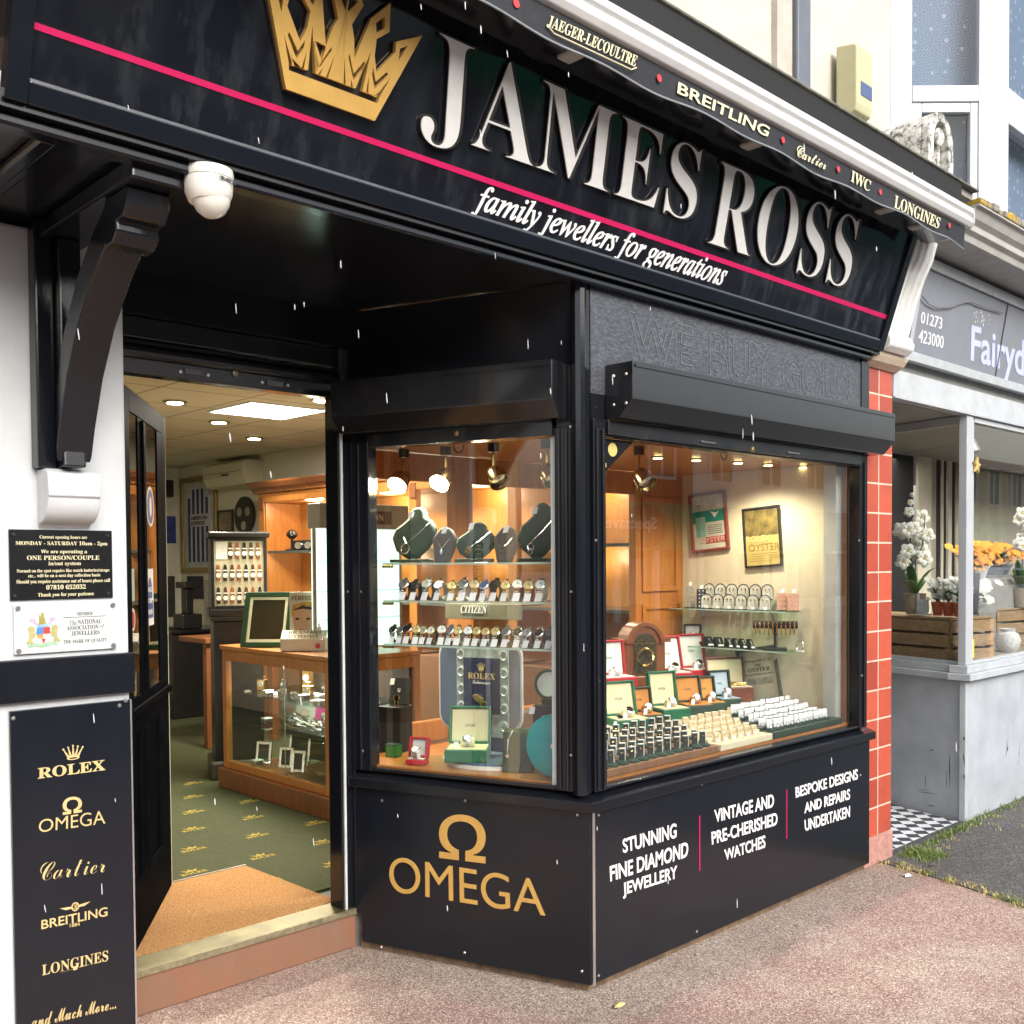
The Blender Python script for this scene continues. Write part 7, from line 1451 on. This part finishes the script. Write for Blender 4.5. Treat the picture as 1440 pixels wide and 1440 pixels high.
grid(rd, (.19, .105), (.85, .105), 12, 5, .060, -32); grid(rb, (.96, .10), (1.25, .10), 6, 5, .056, -28); grid(rw, (1.39, .105), (1.89, .105), 12, 5, .064, -36)
# corner sticker on the front pane
st = thing('window_sticker', 'black triangular sticker with white letters and a yellow badge in the pane corner', 'sticker', FRONT.p(.12, 2.0, -.03)); sf = FRONT.off(-.0235)
MB().poly(sf, [(.0895, 2.054), (.29, 2.054), (.0895, 1.905)], .0, .0012).build('film', M('black_film', (.008, .008, .01), .2), st); MB().disc(sf, .165, 2.015, .026, .0014, .0022, 18).build('badge', M('yellow_badge', (.62, .50, .16), .4), st)
for k, s_ in enumerate(('ALL', 'LUXURY', 'BRANDS')): MB().text(sf, s_, .094, .112 + .012 * min(k, 1), 2.018 - k * .022, 2.033 - k * .022, .0014, .0008, off=.02, res=2).build('lettering', CARD, st)
MB().box(sf, .095, .128, 1.947, 1.962, .0014, .002).build('yellow_bar', M('yellow_badge', (.62, .50, .16), .4), st)
for fr, u in ((SPLAY, 645), (FRONT, 1018)):
    x, z = fr.at(u, 636 if fr is SPLAY else 641, -.02); t = thing('wire_loop', 'thin dark wire loop hanging at the top of the ' + ('splayed pane' if fr is SPLAY else 'front pane'), 'wire', fr.p(x, 2.05, -.02)); MB().tube([fr.p(x + .022 * cos(a), 2.052 + .03 * sin(a), -.02) for a in [pi + pi * k / 10 for k in range(11)]], .0022, 5).build('wire', DARK, t)
# ================================================================ opposite side of the street (seen only in the glass and gloss)
BRK = M('red_brown_brick', lin(150, 84, 66), .85, var=.25, scale=6); YBR = M('yellow_brick', lin(206, 186, 150), .85, var=.15, scale=6); CRW_ = M('cream_render', lin(232, 228, 218), .8, var=.08)
SLATE = M('roof_tile_brown', lin(112, 86, 70), .8, var=.3, scale=8); WFR = M('white_window_frame', lin(230, 230, 230), .5, var=0); DGL = M('dark_window_glass', (.03, .035, .045), .08, var=.2)
SPG = M('green_shop_fascia', lin(46, 165, 112), .5, var=.04); DSH = M('dark_shop_glass', (.05, .05, .055), .1, var=.6, scale=1.2)
PALES = [M('pale_blue_poster', lin(168, 186, 204), .6), M('pale_cream_poster', lin(216, 210, 196), .6), M('grey_blue_poster', lin(120, 136, 156), .6)]
YO = -14.5
of = Fr((0, YO, 0), (-1, 0, 0), UP)                             # faces us: right is -X, outward is +Y
def house(label, x0, x1, wall, band, h=5.2, gable=False, sign=None):
    t = thing('terraced_shop', label, 'building', ((x0 + x1) / 2, YO - 3, 0), 'terraced shops across the street')
    MB().wbox(x0, x1, YO - 7, YO, 0, h).build('wall', wall, t)
    rf = Fr((0, 0, 0), (0, -1, 0), UP, (1, 0, 0)) if False else None
    m = MB(); m.poly(Fr((0, 0, 0), (0, 1, 0), UP, (1, 0, 0)), [(YO + .35, h + .002), (YO - 3.5, h + 1.3), (YO - 7.3, h + .002)], x0, x1)
    m.build('roof', SLATE, t)
    MB().box(of, -x1 + .15, -x0 - .15, .35, 1.75, .0, .06).build('shop_window', DSH, t)
    MB().box(of, -x1 + .1, -x0 - .1, 1.85, 3.1, .001, .16).build('fascia', band, t)
    k_ = int((x1 - x0) / 1.5)
    for i in range(k_ + 1): xx = x0 + .2 + (x1 - x0 - .4) * i / k_; MB().box(of, -xx - .12, -xx + .12, .0, 1.849, .061, .14).build('pilaster', WFR, t)
    for i in range(k_):
        if (i * 7 + int(x0)) % 3: xx = x0 + .2 + (x1 - x0 - .4) * (i + .5) / k_; MB().box(of, -xx - .42, -xx + .42, .45, 1.62, .061, .07).build('window_poster', PALES[(i + int(x0)) % 3], t)
    n = max(1, int((x1 - x0) / 2.4))
    for i in range(n):
        xc = x0 + (x1 - x0) * (i + .5) / n; f_ = MB().frame(of, -xc - .6, -xc + .6, 3.75, 5.35, .08, .001, .07).build('window', WFR, t); MB().box(of, -xc - .52, -xc + .52, 3.83, 5.27, .001, .03).build('pane', DGL, f_)
        MB().box(of, -xc - .04, -xc + .04, 3.83, 5.27, .031, .06).build('mullion', WFR, f_)
    if gable:
        xc = (x0 + x1) / 2; m = MB(); m.poly(of, [(-xc - 1.6, h), (-xc + 1.6, h), (-xc, h + 1.6)], -.2, .3); m.build('gable', wall, t)
    if sign: sign(t)
def spec(t):
    f_ = of.off(.161); cx_ = -17.5; OV = M('dark_oval', lin(40, 62, 56), .5, var=0); RV = M('plum_oval', lin(84, 54, 52), .5, var=0)
    for c, mm in ((cx_ - .75, OV), (cx_ + .75, RV)): MB().poly(f_, [(c + .95 * cos(a), 2.48 + .58 * sin(a)) for a in [2 * pi * k / 24 for k in range(24)]], .0 if mm is OV else .004, .01 if mm is OV else .014).build('sign_oval', mm, t)
    MB().text(f_, 'Specsavers', cx_ - 1.25, cx_ + 1.25, 2.30, 2.72, .015, .01, off=.02, res=3).build('sign_lettering', WFR, t)
house('cream rendered terraced shop across the street with a dark fascia', -30, -14, CRW_, M('dark_blue_band', lin(40, 50, 74), .5))
house('yellow brick terraced shop across the street with a red fascia', -14, -2, YBR, M('dull_red_band', lin(140, 44, 44), .5))
house('pale terraced shop across the street with a white fascia', -2, 9, CRW_, M('white_band', lin(210, 210, 206), .5))
house('red brown terraced optician across the street with a green fascia', 9, 20.6, BRK, SPG, sign=spec)
house('cream terraced shop right of the optician across the street', 20.6, 31, CRW_, M('teal_band', lin(90, 130, 120), .5))
house('gabled yellow brick house across the street with a green shop band', 31, 43, YBR, SPG, gable=True)
house('far brown roofed yellow brick house across the street', 43, 64, YBR, M('grey_band', lin(120, 120, 124), .5), gable=True)
# a pale car parked on the far side
car = thing('parked_car', 'white parked hatchback on the far side of the street', 'car', (27, -8.9, -.13))
CARW = M('white_car_paint', (.72, .73, .74), .2, var=0, coat=.6); CY0, CY1 = -9.7, -8.1
sf_ = Fr((0, 0, 0), (1, 0, 0), UP, (0, 1, 0))
m = MB(); m.poly(Fr((25, CY0, -.13), (1, 0, 0), UP, (0, 1, 0)), [(0, .25), (4.1, .25), (4.15, .6), (4.0, .85), (3.1, .95), (2.55, 1.42), (.9, 1.46), (.25, 1.0), (.0, .85)], 0, 1.6); bo_ = m.build('body', CARW, car, .08, True, 3)
for dd in (-.004, 1.5755): m = MB(); m.poly(Fr((25, CY0 + dd, -.13), (1, 0, 0), UP, (0, 1, 0)), [(.55, .98), (2.9, .98), (2.45, 1.36), (.95, 1.39)], 0, .03); m.build('side_window', DGL, car)
for x_ in (25.75, 28.25):
    for y_ in (CY0 + .08, CY1 - .28): w_ = MB().lathe((x_, y_, .18), (0, 1, 0), [(.22, 0), (.31, .02), (.31, .19), (.22, .2)], 22).build('wheel', DARK, car); MB().lathe((x_, y_ - .004, .18), (0, 1, 0), [(.18, 0), (.18, .208)], 18).build('rim', ALU, w_)
MB().wbox(28.95, 29.10, CY1 - .45, CY1 - .15, .42, .58).build('headlight', CHROME, car); MB().wbox(28.95, 29.10, CY0 + .15, CY0 + .45, .42, .58).build('headlight', CHROME, car)
# ================================================================ stickers on the open door
def dstick(label, x0, x1, z0, z1, c, rnd=False, extra=None):
    t = thing('door_sticker', label, 'sticker', DR.p(x0, z0, .01)); f_ = DR.off(.0225)
    if rnd: MB().poly(f_, [((x0 + x1) / 2 + (x1 - x0) / 2 * cos(a), (z0 + z1) / 2 + (z1 - z0) / 2 * sin(a)) for a in [2 * pi * k / 24 for k in range(24)]], -.006, -.0055).build('sheet', c, t)
    else: MB().box(f_, x0, x1, z0, z1, -.0062, -.0055).build('sheet', c, t)
    if extra: extra(f_, t)
BLUS = M('blue_sticker_print', lin(44, 66, 140), .5, var=.1)
ds_ = lambda u, v: DR.at(u, v, .003)
A, B = ds_(200.5, 800), ds_(211.5, 878)
def ex(f_, t):
    MB().poly(f_, [((A[0] + B[0]) / 2 + (B[0] - A[0]) * .30 * cos(a), A[1] - .10 + .065 * sin(a)) for a in [2 * pi * k / 20 for k in range(20)]], -.0053, -.005).build('round_symbol', BLUS, t)
    MB().box(f_, A[0] + .012, B[0] - .012, B[1] + .03, (A[1] + B[1]) / 2 - .015, -.0053, -.005).build('blue_block', BLUS, t)
    for k in range(3): MB().text(f_, ('FACE', 'COVER', 'PLEASE')[k], A[0] + .03, B[0] - .03, B[1] + .055 + .045 * (2 - k) - .01, B[1] + .075 + .045 * (2 - k) - .01, -.0049, .0005, res=2, off=.02).build('lettering', CARD, t)
dstick('white and blue face covering notice on the inner door pane', A[0], B[0], B[1], A[1], CARD, False, ex)
A2, B2_ = ds_(200.5, 682), ds_(212, 742)
def ex2(f_, t): MB().poly(f_, [((A2[0] + B2_[0]) / 2 + (B2_[0] - A2[0]) * .42 * cos(a), (A2[1] + B2_[1]) / 2 + (A2[1] - B2_[1]) * .42 * sin(a)) for a in [2 * pi * k / 24 for k in range(24)]], -.0053, -.005).build('blue_disc', BLUS, t); MB().poly(f_, [((A2[0] + B2_[0]) / 2 + .022 * cos(a), (A2[1] + B2_[1]) / 2 + .04 * sin(a)) for a in [2 * pi * k / 12 for k in range(12)]], -.0049, -.0046).build('white_face', CARD, t)
dstick('round blue and white mask sticker high on the inner door pane', A2[0], B2_[0], B2_[1], A2[1], CARD, True, ex2)
A3, B3 = ds_(178, 856), ds_(185, 887)
def ex3(f_, t): MB().poly(f_, [((A3[0] + B3[0]) / 2 + (B3[0] - A3[0]) * .36 * cos(a), (A3[1] + B3[1]) / 2 + (A3[1] - B3[1]) * .36 * sin(a)) for a in [2 * pi * k / 20 for k in range(20)]], -.0053, -.005).build('red_disc', M('red_sticker_print', lin(196, 40, 44), .5), t)
dstick('red and white round sticker low on the outer door pane', A3[0], B3[0], B3[1], A3[1], CARD, True, ex3)
A4, B4 = ds_(176, 800), ds_(184, 845)
dstick('pale green leaflet on the outer door pane', A4[0], B4[0], B4[1], A4[1], M('pale_green_paper', lin(176, 200, 190), .6, var=.15, scale=40))
# ================================================================ grass, litter and rain
def tufts(name, label, pts, hmax, seed, mat, per=26):
    random.seed(seed); vs = []; fs = []
    for (x, y, r, d) in pts:
        for k in range(int(per * d)):
            a = random.uniform(0, 6.28); rr = r * random.random() ** .6; bx_, by_ = x + rr * cos(a), y + rr * sin(a); h = hmax * random.uniform(.35, 1); la = random.uniform(0, 6.28); ln = h * random.uniform(.2, 1.1); w_ = random.uniform(.0012, .003)
            px_, py_ = -sin(la) * w_, cos(la) * w_; n = len(vs)
            vs += [(bx_ - px_, by_ - py_, 0), (bx_ + px_, by_ + py_, 0), (bx_ + cos(la) * ln * .4 + px_ * .8, by_ + sin(la) * ln * .4 + py_ * .8, h * .7), (bx_ + cos(la) * ln * .4 - px_ * .8, by_ + sin(la) * ln * .4 - py_ * .8, h * .7), (bx_ + cos(la) * ln, by_ + sin(la) * ln, h)]
            fs += [(n, n + 1, n + 2, n + 3), (n + 3, n + 2, n + 4)]
    o = MB().add(vs, fs).build(name, mat); tag(o, label, kind='stuff'); return o
GRS = M('green_grass', lin(112, 132, 66), .7, var=.35, scale=40); DRY = M('dry_grass', lin(196, 180, 118), .8, var=.25, scale=40)
random.seed(4)
gp = []; dpz = []
for k in range(26): t_ = k / 25; gp.append((2.50 + t_ * .95 + random.uniform(-.03, .03), -.02 + random.uniform(-.03, .02), .035, 1.2 if random.random() < .7 else .4))
for k in range(30): t_ = k / 29; gp.append((3.42 + t_ * 2.2, .0 + random.uniform(-.03, .015), .04, random.uniform(.4, 1.6)))
for k in range(22): gp.append((2.52 + random.uniform(-.07, .10), -.10 + random.uniform(-.07, .07), .05, 1.6))
for i, (a_, b_) in enumerate(zip(edge[:6], edge[1:7])):
    for k in range(9):
        t_ = random.random(); dpz.append((a_[0] + (b_[0] - a_[0]) * t_ + random.uniform(-.02, .05), a_[1] + (b_[1] - a_[1]) * t_, .04, .9 if i < 4 else .3))
        if random.random() < .35 and i < 4: gp.append((a_[0] + (b_[0] - a_[0]) * t_ + .01, a_[1] + (b_[1] - a_[1]) * t_, .03, .5))
for k in range(40): dpz.append((2.50 + random.uniform(0, 3.0), -.06 + random.uniform(-.07, .05), .05, .7))
for k in range(14): dpz.append((3.3 + random.uniform(0, 1.2), -.22 + random.uniform(-.05, .05), .05, .6))
tufts('green_grass', 'green grass sprouting along the florist base', gp, .042, 1, GRS, 20); tufts('dry_grass', 'dry yellow grass along the edge of the tarmac', dpz, .026, 2, DRY, 16)
random.seed(8); vs = MB()
for k in range(240):
    s_ = random.random()
    if s_ < .55: x = random.uniform(.0, 2.2); y = -random.random() ** 2 * .30 - .005
    elif s_ < .8: tt = random.random(); q = SPLAY.p(-tt * 1.0, 0, .01 + random.random() ** 2 * .12); x, y = q.x, q.y
    else: x = random.uniform(2.0, 2.9); y = random.uniform(-.5, -.02)
    r = random.uniform(.0015, .006) * (1 + (random.random() < .08)); p = V((x, y, 0)); a = random.uniform(0, 3.1); ca_, sa_ = cos(a), sin(a)
    vs.add([p + V((r * ca_, r * sa_, r * .3)), p + V((-r * sa_, r * ca_ * .7, r * .5)), p + V((-r * ca_ * 1.2, -r * sa_, r * .25)), p + V((r * sa_, -r * ca_ * .8, r * .45)), p + V((0, 0, r * 1.1)), p + V((0, 0, 0))],
           [(0, 1, 4), (1, 2, 4), (2, 3, 4), (3, 0, 4), (1, 0, 5), (2, 1, 5), (3, 2, 5), (0, 3, 5)])
tag(vs.build('grit', M('loose_grit', lin(150, 136, 118), .9, var=.5, scale=30)), 'loose grit gathered along the base of the bay', kind='stuff')
def scrap(label, x, y, s, c, nm='litter_scrap', seed=1):
    random.seed(seed); n = 9; pts = [(x + s * cos(2 * pi * k / n) * random.uniform(.5, 1.2), y + s * .6 * sin(2 * pi * k / n) * random.uniform(.5, 1.2)) for k in range(n)]
    m = MB(); vs_ = [(a, b, .004 + .010 * random.random()) for a, b in pts] + [(x, y, .016)]; m.add(vs_, [(k, (k + 1) % n, n) for k in range(n)]); o = m.build(nm, c); o.modifiers.new('t', 'SOLIDIFY').thickness = .0015; tag(o, label, 'litter')
q = gz(1276, 1233, 0); scrap('crumpled white paper scrap on the pavement by the tiled pilaster', q.x, q.y, .035, CARD)
q = gz(871, 1416, 0); scrap('thin dry leaf on the pavement in front of the bay corner', q.x, q.y, .03, DRY, 'dry_leaf', 3)
q = gz(1309, 1221, 0); scrap('dark leaf lying on the tarmac by the grass', q.x, q.y, .022, M('dark_leaf', (.03, .025, .02), .7), 'dark_leaf', 5)
q = gz(568, 1331, 0); scrap('pale dry leaf against the base of the splayed window', q.x, q.y, .022, DRY, 'dry_leaf', 6)
wd = gz(692, 1362, .0); m = MB(); random.seed(12)
wt = thing('weed', 'tiny green weed growing at the foot of the splayed window', 'plant', wd)
for k in range(16): blade(m, wd, wd + V((random.uniform(-.03, .03), random.uniform(-.03, .01), random.uniform(.012, .04))), .006, .006, 4)
m.build('leaves', LEAF, wt)
# falling drops (each a real elongated bead of ice and water)
random.seed(33); rn = MB(); pts = [(112, 470, 2.2), (182, 152, 1.7), (365, 198, 1.8), (333, 434, 1.4), (415, 432, 1.9), (505, 470, 2), (428, 428, 2.2), (545, 560, 1.6), (483, 603, 1.5), (697, 360, 2), (593, 10, 2), (655, 8, 2), (677, 42, 2), (800, 105, 2.0), (677, 190, 2), (560, 1147, 1.8), (630, 1277, 1.7), (784, 1212, 2), (163, 1125, 1.8), (133, 1010, 2), (65, 1277, 1.6), (144, 1250, 1.7), (303, 1127, 2.2), (362, 1137, 2.4), (442, 1184, 2.2), (325, 615, 2.2), (382, 667, 1.9), (424, 985, 2), (1170, 1070, 1.5), (1037, 1270, 1.6), (1267, 1306, 1.7), (1070, 1412, 1.5), (1233, 350, 2.2), (1175, 274, 2), (1283, 245, 2.5), (1131, 210, 2), (790, 482, 2), (743, 484, 1.7), (775, 550, 2), (1058, 590, 1.8), (1045, 610, 1.7), (862, 534, 1.8), (958, 290, 2), (480, 372, 1.6), (840, 1165, 2), (940, 1240, 1.8), (1345, 1050, 2.5)]
for k in range(8): pts.append((random.uniform(0, 1440), random.uniform(0, 1440), random.uniform(1.6, 3)))
for u, v, dd in pts:
    r = RW @ _d(u, v); p = CAM + r.normalized() * dd; L_ = random.uniform(.0035, .010) * dd / 1.8; rr = random.uniform(.0006, .0012) * dd / 1.8; lean = random.uniform(.02, .2)
    rn.lathe(p - V((.0006, 0, L_)), (-lean, -.02, 1), [(0, 0), (rr * .8, L_ * .25), (rr, L_), (rr * .7, L_ * 1.6), (0, L_ * 2)], 6)
RAINM = Mat('rain_drop'); RAINM.b.inputs['Base Color'].default_value = (.9, .92, .95, 1); RAINM.b.inputs['Roughness'].default_value = .15; RAINM.b.inputs['Transmission Weight'].default_value = .25; RAINM = RAINM.m
tag(rn.build('rain', RAINM, smooth=True), 'pale drops of sleet falling in front of the shop', kind='stuff')
